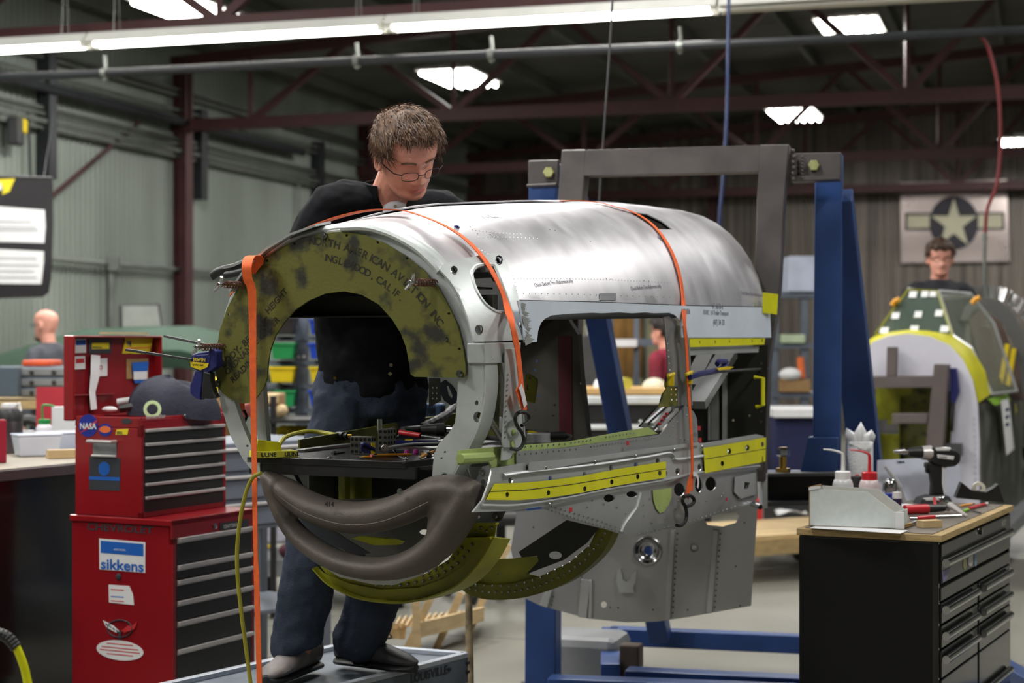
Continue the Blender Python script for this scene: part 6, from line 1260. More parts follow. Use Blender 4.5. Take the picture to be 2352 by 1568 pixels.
# ---------------------------------------------------------------- left background
bk = thing('back_bench', 'long wooden bench behind the dark cabinet carrying grey drawer boxes', 'bench', W(60, 1000, 10.5))
zb = 1.12
m = MB(); m.box(W(60, 925, 10.6), (2.6, .7, .045)); obj('top', m, m_ply, bk, world=True)
for dx in (-1.2, 1.2):
    for dy in (-.3, .3): m = MB(); q = W(60, 925, 10.6); m.bx(q.x+dx-.04, q.x+dx+.04, q.y+dy-.04, q.y+dy+.04, 0, q.z-.02); obj('leg', m, m_ply, bk, world=True)
q = W(60, 925, 10.6)
def boxthing(name, lab, cat, x0, y0, x1, y1, Y, dep, m_, bev=.01, extra=None):
    a, b = W(x0, y1, Y), W(x1, y0, Y); r = thing(name, lab, cat, V(((a.x+b.x)/2, Y+dep/2, a.z)))
    m = MB(); m.bx(a.x, b.x, Y, Y+dep, a.z, b.z); obj('body', m, m_, r, world=True, bevel=bev)
    if extra: extra(r, a, b, Y)
    return r
def drw(r, a, b, Y):
    h = (b.z-a.z)/3
    for i in range(3):
        m = MB(); m.bx(a.x+.01, b.x-.01, Y-.012, Y, a.z+h*i+.01, a.z+h*(i+1)-.01); o = obj('drawer', m, m_grey, r, world=True, bevel=.004)
        for k in (.27, .75): m = MB(); m.ball((a.x+(b.x-a.x)*k, Y-.02, a.z+h*(i+.5)), .014, 8, 6); obj('knob', m, m_black, o, world=True, smooth=True)
boxthing('drawer_box', 'grey three drawer box on the bench beneath the bald man', 'drawer box', 46, 842, 152, 913, 10.4, .4, m_rackgrey, extra=drw)
boxthing('orange_tray', 'orange flat tray on top of the grey drawer box', 'tray', 50, 827, 114, 841, 10.45, .3, mat('tray_orange', (214, 84, 44), .5))
boxthing('slate_crate', 'slate grey crate at the left edge behind the flask', 'crate', -60, 842, 40, 912, 10.3, .4, mat('slate', (70, 82, 92), .6))
boxthing('kraft_carton', 'kraft carton on the rear bench beneath the stencilled plate', 'carton', 440, 905, 640, 935, 9.6, .3, m_kraft)
# green wing behind
wg = thing('aircraft_wing', 'dark green aircraft wing lying behind the bald man', 'wing', W(300, 1000, 14.6)); m = MB()
tops = [(-100, 845), (0, 812), (100, 782), (190, 756), (300, 750), (440, 748), (520, 765), (590, 792), (660, 805)]
sec = []
for i, (x, y) in enumerate(tops):
    p = W(x, y, 14.6); zb_ = p.z-.34; base = len(m.v)
    m.v += [p+V((0, .1*k1, 0))+V((0, yy, zz)) for k1, yy, zz in ((0, -.5, -.34), (0, -.55, -.2), (0, -.35, -.05), (0, 0, 0), (0, .6, -.04), (0, .8, -.2), (0, .3, -.36))]
n = 7
for i in range(len(tops)-1):
    for k in range(n): m.f.append((i*n+k, i*n+(k+1) % n, (i+1)*n+(k+1) % n, (i+1)*n+k))
m.f += [tuple(range(n)), tuple(range((len(tops)-1)*n, len(tops)*n))]
obj('wing_skin', m, mat('dark_green_paint', (44, 70, 54), .75, var=.12, vs=3), wg, world=True, smooth=True)
for x in (60, 480): m = MB(); p = W(x, 850, 14.6); m.beam(V((p.x-.3, 14.6, 0)), V((p.x, 14.6, p.z)), .05, .05); m.beam(V((p.x+.3, 14.6, 0)), V((p.x, 14.6, p.z)), .05, .05); m.beam(V((p.x, 14.2, p.z-.06)), V((p.x, 15.2, p.z-.06)), .06, .06); obj('trestle', m, m_ply, wg, world=True)
mn = thing('monitor', 'grey backed monitor standing behind the green wing', 'monitor', W(325, 752, 13.6)); m = MB(); plate(m, [(280, 702), (362, 702), (370, 753), (282, 752)], [], PF(W(320, 730, 14.6), V((1, .1, 0)), V((0, .12, 1))), .03); obj('panel', m, mat('screen_grey', (120, 124, 118), .4), mn, world=True, bevel=.005)
m = MB(); plate(m, [(272, 700), (366, 697), (374, 756), (274, 756)], [], PF(W(320, 730, 14.64), V((1, .1, 0)), V((0, .12, 1))), .03); obj('bezel', m, m_black, mn, world=True, bevel=.005)
m = MB(); p = W(325, 756, 14.7); m.bx(p.x-.03, p.x+.03, 14.68, 14.74, p.z-.12, p.z+.1); m.bx(p.x-.12, p.x+.12, 14.62, 14.8, p.z-.04, p.z-.02); obj('stand', m, m_black, mn, world=True)
figure('bald bearded man in a grey shirt turned away at the far left', W(112, 900, 13.2), 1.77, math.radians(-112), mat('grey_shirt', (72, 74, 82), .8, var=.1), m_jeans, beard=mat('brown_beard', (92, 66, 50), .8), glasses=True, base_z=-.0)
# banner
bf = PF(W(60, 540, 13.9), V((1, .12, 0)), ZU); bnr = thing('banner', 'black hanging banner with two white text panels at the left edge', 'banner', W(60, 680, 13.9))
def ban(pts, m_, off, nm, lab=None): mb = MB(); plate(mb, pts, [], bf, .004, off); return obj(nm, mb, m_, bnr, world=True, label=lab)
ban([(-140, 400), (30, 402), (121, 408), (122, 520), (118, 640), (112, 672), (98, 682), (-140, 690)], mat('banner_black', (30, 27, 31), .35, var=.2, vs=2), 0, 'sheet')
ban([(-120, 474), (0, 474), (103, 482), (105, 520), (102, 558), (-120, 552)], m_paper, .006, 'text_panel'); ban([(-120, 572), (0, 572), (101, 577), (101, 600), (95, 652), (-120, 650)], m_paper, .006, 'text_panel')
ban([(-10, 412), (35, 410), (28, 425), (22, 440), (5, 447), (8, 430), (-4, 425)], m_yst, .006, 'wing_emblem', 'yellow wing emblem'); ban([(-20, 418), (2, 420), (6, 435), (-8, 440)], m_wst, .007, 'emblem_field')
m_gl = mat('grey_print', (150, 152, 158), .7, var=0)
for y, w_ in ((506, 72), (519, 84), (526, 88), (590, 84), (606, 90), (620, 78), (634, 84)): ban([(-100, y), (w_, y+2), (w_, y+4.5), (-100, y+2.5)], m_gl, .0085, 'print_line')
m = MB(); m.tube([bf.at(-140, 400), bf.at(121, 408)], .01, 6); m.tube([bf.at(100, 408), B(.1, -2.6, 4.0)], .003, 4); m.tube([bf.at(-60, 403), B(.1, -4.2, 4.3)], .003, 4); obj('hanging_rod', m, m_dgrey, bnr, world=True)
# ---------------------------------------------------------------- black roller cabinet at the right
C5 = V((1.356, 5.54, 0)); E5 = PF(C5, ce_, ZU); F5 = PF(C5, cd, ZU); W5, D5 = 1.145, .46
bc5 = thing('roller_cabinet', 'black roller cabinet with chrome drawer handles and a plywood top at the right', 'cabinet', C5, CRZ)
m = MB(); m.bx(0, W5, .012, D5, .12, .862); obj('body', m, m_satin, bc5, bevel=.006)
m = MB(); m.bx(0, .02, 0, .02, .12, .862); m.bx(W5-.02, W5, 0, .02, .12, .862); m.bx(0, W5, 0, .02, .12, .15); m.bx(.5*W5-.018, .5*W5+.006, 0, .02, .12, .66); obj('front_frame', m, m_gloss_black, bc5, bevel=.002)
m = MB(); m.bx(-.004, W5+.01, -.012, D5+.006, .862, .884); obj('plywood_top', m, m_ply, bc5, bevel=.002)
m = MB(); m.bx(.01, W5-.02, .02, D5-.02, .8845, .8865); obj('rubber_mat', m, mat('worktop_grey', (112, 104, 96), .6, var=.15, vs=10), bc5)
def dzz(x, y): return zpx(F5, x, y)
def drawer5(x0, x1, z1, z0_, hz, hl, par=bc5):
    m = MB(); m.bx(x0, x1, -.006, .012, z0_, z1); o = obj('drawer', m, m_gloss_black, par, bevel=.003)
    m = MB(); m.tube([(x0+.004, -.019, hz), (x1-.06, -.019, hz)], (.013, .014), 12); 
    for x in (x0+.03, x1-.08): m.box((x, -.010, hz), (.02, .03, .014))
    obj('handle', m, m_chrome, o, smooth=True)
zt_ = dzz(2155, 1248)
ua = lambda x, y: F5.inv(x, y)[0]
drawer5(.02, W5-.02, .852, dzz(2158, 1348)+.01, dzz(2162, 1291), 0)
drawer5(.02, W5-.02, dzz(2158, 1348), dzz(2158, 1375), dzz(2158, 1360), 0) if False else None
m = MB(); m.bx(.02, W5-.02, -.004, .012, dzz(2158, 1382), dzz(2158, 1350)); obj('divider_panel', m, m_gloss_black, bc5, bevel=.003)
zl = [dzz(2158, y) for y in (1384, 1436, 1492, 1560)]+[.16]; hl_ = [dzz(2160, y) for y in (1400, 1460, 1514)]+[.28]
for i in range(4): drawer5(.022, .5*W5-.02, zl[i]-.003, zl[i+1]+.003, hl_[i], 0)
zr = [dzz(2246, y) for y in (1340, 1385, 1435, 1500)]; zr = zl[:]; xr = .5*W5+.008
for i in range(4): drawer5(xr, W5-.022, zl[i]-.003, zl[i+1]+.003, hl_[i], 0)
for x, y in ((.06, .06), (W5-.06, .06), (.06, D5-.06), (W5-.06, D5-.06)):
    c = MB(); c.lathe([(.02, -.02), (.055, -.02), (.055, .02), (.02, .02)], (x, y, .056), 16, (1, 0, 0)); c.box((x, y, .11), (.06, .06, .03)); obj('caster', c, m_black, bc5, smooth=True)
m = MB(); m.lathe([(.012, 0), (.012, .008), (.005, .01)], F5.at(2247, 1219, .0065), 14, F5.N); obj('lock', m, m_chrome, bc5, world=True, smooth=True)
plantext(F5, 'HUSKY', 2296, 1208, .026, .0068, m_silver, par=bc5)
for x, y, w_, h_, mt in ((2211, 1294, 4, 13, m_bolt), (2224, 1287, 6, 13, m_wst), (2236, 1284, 3.5, 16, mat('pale_blue_sticker', (150, 170, 200), .5))):
    sticker(F5, disc(F5, x, y, w_, h_), mt, bc5, off=.0075)
plantext(F5, 'STIHL', 2219, 1300, .012, .009, m_rst, par=bc5, ang=PI/2)
sticker(F5, [(2159, 1312), (2178, 1302), (2172, 1325), (2161, 1338)], mat('lilac_sticker', (150, 140, 190), .5), bc5, off=.0075)
# things on the cabinet
ZC = .8868
def rt(x, y): return ON(x, y, ZC)
m = MB(); a = rt(1860, 1213); b = rt(2068, 1226); m.add([a, b, b+cd*.1, a+cd*.1, a-ZU*.001, b-ZU*.001, b+cd*.1-ZU*.001, a+cd*.1-ZU*.001], [(0, 1, 2, 3), (4, 5, 6, 7), (0, 1, 5, 4)]); m.v = [p+ZU*.0018 for p in m.v]; solo('paper_sheet', 'white paper sheet sticking out under the open parts bin', 'paper', m, m_paper, fix=False)
bb = thing('parts_bin', 'white cardboard parts bin with a sloping side at the near left of the cabinet top', 'bin', rt(1955, 1215))
p0_ = rt(1858, 1209)+ZU*.002; p1_ = rt(2056, 1216)+ZU*.002; ue = (p1_-p0_).normalized(); Lb = (p1_-p0_).length; dd_ = cd
hh = [(0, .125), (.68*Lb, .118), (Lb, .052)]
def side(o_): 
    m = MB(); pts = [p0_+o_, p1_+o_]+[p0_+o_+ue*a_+ZU*z_ for a_, z_ in reversed(hh)]; t = dd_*.003
    n = len(pts); m.v += pts+[p+t for p in pts]; m.f += [tuple(range(n)), tuple(range(2*n-1, n-1, -1))]+[(i, (i+1) % n, (i+1) % n+n, i+n) for i in range(n)]; return m
for o_, nm in ((V((0, 0, 0)), 'side_panel'), (dd_*.13, 'side_panel')): obj(nm, side(o_), m_card, bb, world=True)
m = MB(); q = side(dd_*.0035); obj('side_lining', q, m_kraft, bb, world=True)
def qd(nm, a_, b_, z0_, z1, m_, t=.003): m = MB(); nrm = (b_-a_).normalized().cross(ZU)*t; m.hexa([a_+ZU*z0_, b_+ZU*z0_, b_+ZU*z1, a_+ZU*z1], [x+nrm for x in (a_+ZU*z0_, b_+ZU*z0_, b_+ZU*z1, a_+ZU*z1)]); return obj(nm, m, m_, bb, world=True)
qd('back_panel', p0_, p0_+dd_*.13, 0, .13, m_kraft); qd('front_lip', p1_+ue*.004, p1_+ue*.004+dd_*.135, 0, .055, m_card); qd('floor_sheet', p0_, p0_+dd_*.13, 0, .003, m_kraft)
m = MB(); m.hexa([p0_, p1_, p1_+dd_*.13, p0_+dd_*.13], [x+ZU*.003 for x in (p0_, p1_, p1_+dd_*.13, p0_+dd_*.13)]); obj('base', m, m_kraft, bb, world=True)
m = MB(); m.hexa([p0_-dd_*.002+ZU*.118, p0_-dd_*.002+ue*.035+ZU*.125, p0_-dd_*.002+ue*.035+ZU*.132, p0_-dd_*.002+ZU*.128], [x+dd_*.02 for x in (p0_-dd_*.002+ZU*.118, p0_-dd_*.002+ue*.035+ZU*.125, p0_-dd_*.002+ue*.035+ZU*.132, p0_-dd_*.002+ZU*.128)]); obj('top_tab', m, m_wst, bb, world=True)
m = MB(); m.hexa([p1_-dd_*.002+ue*.0+ZU*0, p1_-dd_*.002+ue*.03, p1_-dd_*.002+ue*.03+ZU*.056, p1_-dd_*.002+ZU*.056], [x+dd_*.004 for x in (p1_-dd_*.002+ue*.0+ZU*0, p1_-dd_*.002+ue*.03, p1_-dd_*.002+ue*.03+ZU*.056, p1_-dd_*.002+ZU*.056)]); obj('corner_flap', m, m_wst, bb, world=True, bevel=.002)
# squeeze bottles
def squeeze(x, y, lab, capm, tubem, bm_, sx):
    r = thing('squeeze_bottle', lab, 'bottle', rt(x, y)); 
    m = MB(); m.lathe([(.034, 0), (.037, .006), (.037, .100), (.032, .116), (.024, .122)], (0, 0, 0), 24); obj('body', m, bm_, r, smooth=True)
    m = MB(); m.lathe([(.028, .118), (.028, .145), (.024, .148)], (0, 0, 0), 24); obj('cap', m, capm, r, smooth=True)
    m = MB(); m.tube(smooth_path([(.0, 0, .147), (.0, 0, .200), (-.008, 0, .214), (-.04, 0, .223), (-.070, 0, .226)], 5), [.0065-.0002*i for i in range(21)], 8); obj('spout', m, tubem, r, smooth=True); return r
m_milk = mat('milky_bottle', (200, 200, 204), .35, spec=.6); m_milk2 = mat('pinkish_bottle', (214, 196, 198), .35, spec=.6)
squeeze(1936, 1176, 'milky squeeze bottle with a white cap and white spout behind the parts bin', m_wst, m_wst, m_milk, 1)
squeeze(1997, 1178, 'squeeze bottle with a red cap and red spout behind the parts bin', m_ltred, m_ltred, m_milk2, 1)
r = thing('glue_can', 'blue and white labelled can between the two squeeze bottles', 'can', rt(1964, 1185)); m = MB(); m.lathe([(.033, 0), (.033, .085), (.030, .089)], (0, 0, 0), 24); obj('can', m, m_wst, r, smooth=True)
m = MB(); n = 24; base = 0
for k in range(13): a = -PI/2+PI*.02+PI*.75*k/12; m.v += [V((.0335*math.cos(a), .0335*math.sin(a), .006)), V((.0335*math.cos(a), .0335*math.sin(a), .080))]
m.f = [(2*k, 2*k+2, 2*k+3, 2*k+1) for k in range(12)]; obj('label', m, m_nst, r, fix=False)
m = MB(); m.lathe([(.034, 0), (.034, .012)], (0, 0, .03), 6); m = MB(); m.ball((.020, -.028, .02), (.008, .004, .012), 8, 6); obj('label_mark', m, m_yst, r)
m = MB(); m.lathe([(.030, 0), (.032, .11), (.030, .115)], rt(1966, 1165)+ZU*.0, 20); solo('black_jar', 'black cylinder standing before the paper towel roll', 'jar', m, m_black, smooth=True)
r = thing('paper_towel_roll', 'white paper towel roll with a torn sheet standing on top', 'paper towels', rt(1974, 1150)); m = MB(); m.lathe([(.050, 0), (.052, .005), (.052, .225), (.048, .23), (.018, .23)], (0, 0, 0), 32); obj('roll', m, mat('towel_paper', (224, 224, 226), .9, bump=.5, bs=150), r, smooth=True)
m = MB()
for cx0, tx, tz, w_ in ((-.012, -.052, .052, .034), (.0, .004, .075, .030), (.02, .045, .045, .036)):
    c0 = V((cx0, -.01, .222)); b0_ = len(m.v); t_ = V((tx, -.01, .230+tz)); sd_ = V((w_, .012, 0))
    m.v += [c0-sd_, c0+V((0, -.02, .004)), c0+sd_, c0.lerp(t_, .55)-sd_*.8, c0.lerp(t_, .55)+V((0, -.022, .004)), c0.lerp(t_, .55)+sd_*.8, t_]
    m.f += [tuple(b0_+k for k in q_) for q_ in ((0, 1, 4, 3), (1, 2, 5, 4), (3, 4, 6), (4, 5, 6))]
m.v += [V((-.05, -.035, .225)), V((.045, -.04, .228)), V((.05, .03, .231)), V((-.04, .035, .231)), V((.03, -.054, .19)), V((-.01, -.055, .205))]
b0_ = len(m.v)-6; m.f += [(b0_, b0_+1, b0_+2, b0_+3), (b0_, b0_+5, b0_+4, b0_+1)]
obj('torn_sheet', m, m_paper, r, smooth=True, solid=.0012, fix=False)
m = MB(); 
for z in (.10, .075): m.ball((-.018, -.05, z), (.011, .003, .008), 8, 6); m.ball((.012, -.052, z-.012), (.012, .003, .006), 8, 6)
obj('printed_flowers', m, m_pink, r)
# plastic sheet with reversed text
sh_ = thing('plastic_sheet', 'pale plastic sheet standing upside down behind the drill', 'sheet', rt(2085, 1150)); fs = PF(rt(2085, 1150), V((1, .25, 0)), V((0, .25, 1)))
m = MB(); plate(m, [(2010, 1052), (2100, 1053), (2150, 1062), (2200, 1075), (2210, 1148), (2020, 1150), (2012, 1110)], [], fs, .003); obj('sheet', m, mat('pale_sheet', (206, 210, 226), .4), sh_, world=True)
u0, v0 = fs.inv(2072, 1058); m = MB(); text_mb(m, 'SABIC', .013, lambda a, b, c: fs.fwd(u0-(a) if fs.U.x > 0 else u0+a, v0-b, .002), .0002); obj('lettering', m, m_navy, sh_, world=True, fix=False)
# drill
dr = thing('cordless_drill', 'white and black cordless drill standing on its battery, chuck pointing left', 'drill', rt(2135, 1166)); dY = rt(2135, 1166).y
D0 = PF(V((0, dY, H)), V((1, .12, 0)), ZU); X_ = D0.U
def dl(x0, x1, y, r0, r1, m_, nm, k=1.0): a = D0.at(x0, y); b = D0.at(x1, y); m = MB(); m.tube([a, b], [(r0, r0*k), (r1, r1*k)], 18); return obj(nm, m, m_, dr, world=True, smooth=True)
sc = dY/4000
dl(2053, 2078, 1036, 4*sc, 8*sc, m_chrome, 'chuck_tip'); dl(2078, 2088, 1037, 6*sc, 6*sc, m_chrome, 'collar'); dl(2087, 2118, 1038, 10*sc, 14*sc, m_black, 'chuck'); dl(2117, 2138, 1040, 16*sc, 18*sc, m_silver, 'gear_ring')
def dp(pts, t, off, m_, nm, bv=.004): m = MB(); plate(m, pts, [], D0, t, off); return obj(nm, m, m_, dr, world=True, bevel=bv)
dp([(2135, 1025), (2160, 1026), (2190, 1032), (2202, 1044), (2200, 1060), (2190, 1070), (2165, 1072), (2135, 1062)], .055, .027, m_black, 'motor_housing', .008)
dp([(2142, 1027), (2180, 1027), (2176, 1034), (2144, 1034)], .058, .029, m_wst, 'top_shell'); dp([(2146, 1042), (2186, 1046), (2184, 1055), (2148, 1051)], .06, .030, m_wst, 'name_panel', .002)
plantext(D0, 'makita', 2150, 1051, .012, .0305, m_black, par=dr)
dp([(2125, 1060), (2172, 1068), (2164, 1085), (2162, 1110), (2168, 1135), (2136, 1137), (2138, 1110), (2134, 1085), (2124, 1072)], .034, .017, m_black, 'grip', .006)
dp([(2160, 1070), (2172, 1068), (2166, 1085), (2165, 1110), (2170, 1134), (2164, 1134), (2160, 1110), (2160, 1085)], .037, .0185, m_wst, 'grip_trim', .002); dp([(2126, 1070), (2135, 1082), (2133, 1088), (2125, 1084)], .02, .01, m_black, 'trigger')
dp([(2110, 1142), (2130, 1136), (2172, 1136), (2180, 1150), (2178, 1165), (2098, 1165)], .07, .035, m_dgrey, 'battery', .005); dp([(2112, 1142), (2130, 1139), (2160, 1139), (2168, 1146), (2120, 1148)], .073, .0365, m_wst, 'battery_trim', .002)
# other bits
rod('impact_handle', 'fat red and black handled air ratchet lying on the cabinet top', 'air ratchet', [(rt(2078, 1182)+ZU*.018, rt(2130, 1180)+ZU*.018, 'red_grip', .017, .018, m_ltred), (rt(2130, 1180)+ZU*.018, rt(2168, 1178)+ZU*.018, 'black_sleeve', .015, .012, m_black), (rt(2168, 1178)+ZU*.018, rt(2180, 1178)+ZU*.018, 'neck', .009, .012, m_chrome)])
rod('steel_cone', 'shiny silver ratchet head leaning over the red grip', 'tool head', [(rt(2182, 1178)+ZU*.028, rt(2222, 1188)+ZU*.004, 'head', .013, .005, m_silver)])
rod('red_pliers', 'red sleeved slim pliers lying in front of the air ratchet', 'pliers', [(rt(2090, 1194)+ZU*.006, rt(2106, 1194)+ZU*.006, 'tip', .006, .006, m_chrome), (rt(2106, 1194)+ZU*.006, rt(2146, 1191)+ZU*.006, 'sleeve', .008, .008, m_ltred), (rt(2146, 1191)+ZU*.006, rt(2208, 1188)+ZU*.006, 'shaft', .0055, .0045, m_chrome)])
m = MB(); a = rt(2138, 1212); m.box(a+ZU*.012+V((0, .02, 0)), (.075, .04, .024), Matrix.Rotation(.35, 3, 'Z')); o = solo('wood_block', 'small pale wood block with a round hole in its end', 'wood block', m, m_wood, bevel=.001)
rod('brass_fitting', 'brass air fitting lying at the corner of the cabinet top', 'fitting', [(rt(2068, 1216)+ZU*.007, rt(2094, 1208)+ZU*.007, 'brass', .007, .0065, m_brass), (rt(2094, 1208)+ZU*.007, rt(2106, 1204)+ZU*.007, 'steel_end', .007, .009, m_steel)])
pencil(rt(2200, 1166)+ZU*.006, rt(2238, 1160)+ZU*.006, 'short yellow pencil near the tape dispenser')
rod('red_marker', 'red marker lying beside the yellow pencil', 'marker', [(rt(2226, 1172)+ZU*.007, rt(2262, 1162)+ZU*.007, 'barrel', .006, .006, m_ltred), (rt(2262, 1162)+ZU*.007, rt(2268, 1160)+ZU*.007, 'cap', .006, .005, m_wst)])
rod('green_driver', 'small green ended screwdriver on the cabinet top', 'screwdriver', [(rt(2212, 1178)+ZU*.006, rt(2224, 1174)+ZU*.006, 'handle', .006, .006, mat('lime_plastic', (130, 190, 50), .5)), (rt(2224, 1174)+ZU*.006, rt(2252, 1180)+ZU*.004, 'shaft', .0025, .0025, m_dgrey)])
rod('blue_bottle', 'dark little bottle with a white cap behind the bin corner', 'bottle', [(rt(2060, 1176), rt(2060, 1176)+ZU*.05, 'glass', .017, .017, mat('dark_violet_glass', (44, 34, 70), .2)), (rt(2060, 1176)+ZU*.05, rt(2060, 1176)+ZU*.072, 'cap', .017, .016, m_wst)])
m = MB(); m.box(rt(2040, 1170)+ZU*.03, (.05, .04, .06), Matrix.Rotation(.3, 3, 'Z')); solo('blue_carton', 'small blue carton behind the bin slope', 'carton', m, m_nst, bevel=.002)
gf = thing('spray_gun', 'small chrome spray gun with a tall knob between the bottles and the drill', 'spray gun', rt(2045, 1155)); c = rt(2045, 1155)
m = MB(); m.lathe([(.018, .03), (.026, .05), (.026, .075), (.018, .09), (.008, .095)], c, 16); obj('cup', m, m_chrome, gf, world=True, smooth=True)
m = MB(); m.tube([c+V((-.02, 0, .14)), c+V((.015, 0, .095)), c+V((.035, 0, .06))], [.006, .009, .012], 8); m.tube([c+V((.035, 0, .06)), c+V((.055, 0, .0))], .009, 8); m.tube([c+V((-.03, 0, .0)), c+V((-.028, 0, .10))], .003, 6); obj('body', m, m_al2, gf, world=True, smooth=True)
m = MB(); m.ball(rt(2168, 1170)+ZU*.03, (.016, .006, .022), 10, 8, Matrix.Rotation(-.7, 3, 'Y')); solo('folding_mirror', 'small glinting inspection mirror leaning by the drill battery', 'mirror', m, m_chrome, smooth=True)
m = MB(); m.tube([rt(2150, 1176)+ZU*.006, rt(2146, 1166)+ZU*.035], .006, 8); solo('red_green_tool', 'small red and green tool tip leaning against the mirror', 'tool', m, m_ltred, smooth=True)
m = MB(); m.box(rt(2075, 1172)+ZU*.012, (.08, .05, .02), Matrix.Rotation(.5, 3, 'Z')); solo('white_rag', 'white crumpled rag behind the red grip', 'rag', m, m_paper, bevel=.008)
# tape dispenser
td = thing('tape_dispenser', 'black desk tape dispenser with a cream tape roll at the back right of the cabinet', 'tape dispenser', rt(2248, 1155)); TD = PF(rt(2248, 1152), V((1, -.1, 0)), ZU)
m = MB(); plate(m, [(2193, 1140), (2206, 1106), (2214, 1112), (2228, 1124), (2262, 1128), (2280, 1118), (2290, 1110), (2304, 1152), (2194, 1142)], [], TD, .06, .03); obj('base', m, m_black, td, world=True, bevel=.003)
m = MB(); c = TD.at(2248, 1121); m.lathe([(.012, -.01), (.0245, -.01), (.0245, .01), (.012, .01), (.012, -.01)], c, 24, TD.N, caps=False); obj('tape_roll', m, mat('cream_tape', (222, 216, 200), .5), td, world=True, smooth=True)
# ---------------------------------------------------------------- second fuselage at the right
YF = 10.6; FB = math.radians(22); fa2 = V((math.sin(FB), math.cos(FB), 0)); fp2 = V((math.cos(FB), -math.sin(FB), 0)); O2 = W(2110, 930, YF)
P2 = PF(O2, fp2, ZU); K2 = YF/4000
f2 = thing('second_fuselage', 'green and silver fuselage with a windscreen on a brown frame in the right background', 'aircraft', V((O2.x+.4, YF+1, 0)))
def p2(nm, pts, m_, off=0, t=.01, holes=(), lab=None, fr=None, bv=0): mb = MB(); plate(mb, pts, list(holes), fr or P2, t, off); return obj(nm, mb, m_, f2, world=True, label=lab, bevel=bv)
m_wal = alum('pale_bulkhead', (214, 212, 224), .5, .25)
bo = [(1972, 1240), (1970, 900), (1978, 840), (1988, 806), (2005, 785), (2040, 771), (2085, 766), (2135, 772), (2180, 792), (2212, 826), (2235, 875), (2246, 930), (2250, 1010), (2250, 1240)]
cut = [(1996, 1200), (1996, 885), (2150, 885), (2185, 900), (2185, 1000), (2170, 1200)]
p2('front_bulkhead', bo, m_wal, 0, .012, [cut], 'pale riveted front bulkhead'); p2('inner_wall', [(1990, 880), (2170, 880), (2180, 1240), (1990, 1240)], m_olive, -.35, .01)
p2('yellow_panel', [(1995, 893), (2080, 893), (2078, 908), (2050, 912), (2050, 1200), (1998, 1200)], m_lime, -.25, .02); p2('yellow_panel', [(2115, 1060), (2140, 950), (2150, 893), (2160, 893), (2150, 1060)], m_lime2, -.25, .02)
p2('hanging_plate', [(2000, 965), (2057, 965), (2057, 998), (2005, 998)], m_aldk, -.1, .01, [circ(2038, 970, 7)])
fm = mat('brown_frame_steel', (92, 82, 80), .5)
for nm, pts, dep in (('frame_beam', [(1990, 863), (2152, 862), (2150, 888), (1990, 889)], .1), ('frame_stub', [(2046, 796), (2068, 796), (2066, 863), (2044, 863)], .08), ('frame_post', [(2153, 835), (2186, 836), (2172, 1040), (2166, 1240), (2130, 1240), (2134, 1030)], .1), ('frame_crossbar', [(2058, 948), (2140, 948), (2138, 970), (2058, 970)], .06)):
    p2(nm, pts, fm, .14, dep, bv=.006)
p2('clamp_pad', [(2186, 845), (2200, 845), (2206, 900), (2196, 925), (2186, 920)], m_navy, .06, .05); p2('clamp_bar', [(2190, 920), (2196, 920), (2192, 990), (2187, 990)], m_black, .05, .02); p2('end_block', [(2172, 1017), (2212, 1017), (2212, 1045), (2172, 1045)], m_dgrey, .12, .1)
for k in range(14):
    pass
rv = MB(); dots(rv, pathpts([(2238, 960), (2242, 1180)], 14), P2, .008, .001, .5); obj('bulkhead_rivets', rv, m_al2, f2, world=True, kind='stuff')
# side skin lofted back
us = [P2.inv(x, y) for x, y in bo[:]]; m = MB(); st_ = [0, .4, 1.0, 1.8, 2.6]; 
for s in st_:
    for (u, v) in us: kx = 1+.10*min(1, s/1.5); m.v.append(O2+fa2*s+fp2*u*kx+ZU*(v if v < .25 or s == 0 else v-.02))
n = len(us)
for i in range(len(st_)-1):
    for k in range(n-1):
        if us[k][1] < .22 and us[k+1][1] < .22: m.f.append((i*n+k, i*n+k+1, (i+1)*n+k+1, (i+1)*n+k))
obj('side_skin', m, mat('patchy_green_silver', (62, 68, 60), .4, metal=.4, c2=(112, 112, 102), vs=3, fac=(.42, .6)), f2, world=True, smooth=True, fix=False)
m = MB(); ps = [(1990, 784), (2030, 768), (2090, 755), (2140, 760), (2190, 772)]; 
m_ylp = mat('yellow_green_cowl', (206, 200, 40), .4, var=.1, vs=5)
# cowl: strip from bulkhead top edge back to the windscreen base
P2b = PF(O2+fa2*.35, fp2, ZU); e1 = [(1976, 846), (1988, 806), (2005, 785), (2040, 771), (2085, 766), (2135, 772), (2180, 792), (2212, 826), (2235, 875), (2246, 925)]; e2 = [(1982, 810), (1994, 782), (2014, 768), (2046, 762), (2088, 757), (2134, 760), (2188, 768), (2232, 800), (2262, 850), (2276, 905)]
m = MB(); 
for a_, b_ in zip(e1, e2): m.v += [P2.at(*a_, -.01), P2b.at(*b_)]
m.f = [(2*i, 2*i+2, 2*i+3, 2*i+1) for i in range(len(e1)-1)]; obj('cowl', m, m_ylp, f2, world=True, smooth=True, fix=False, label='yellow green cowl ahead of the windscreen')
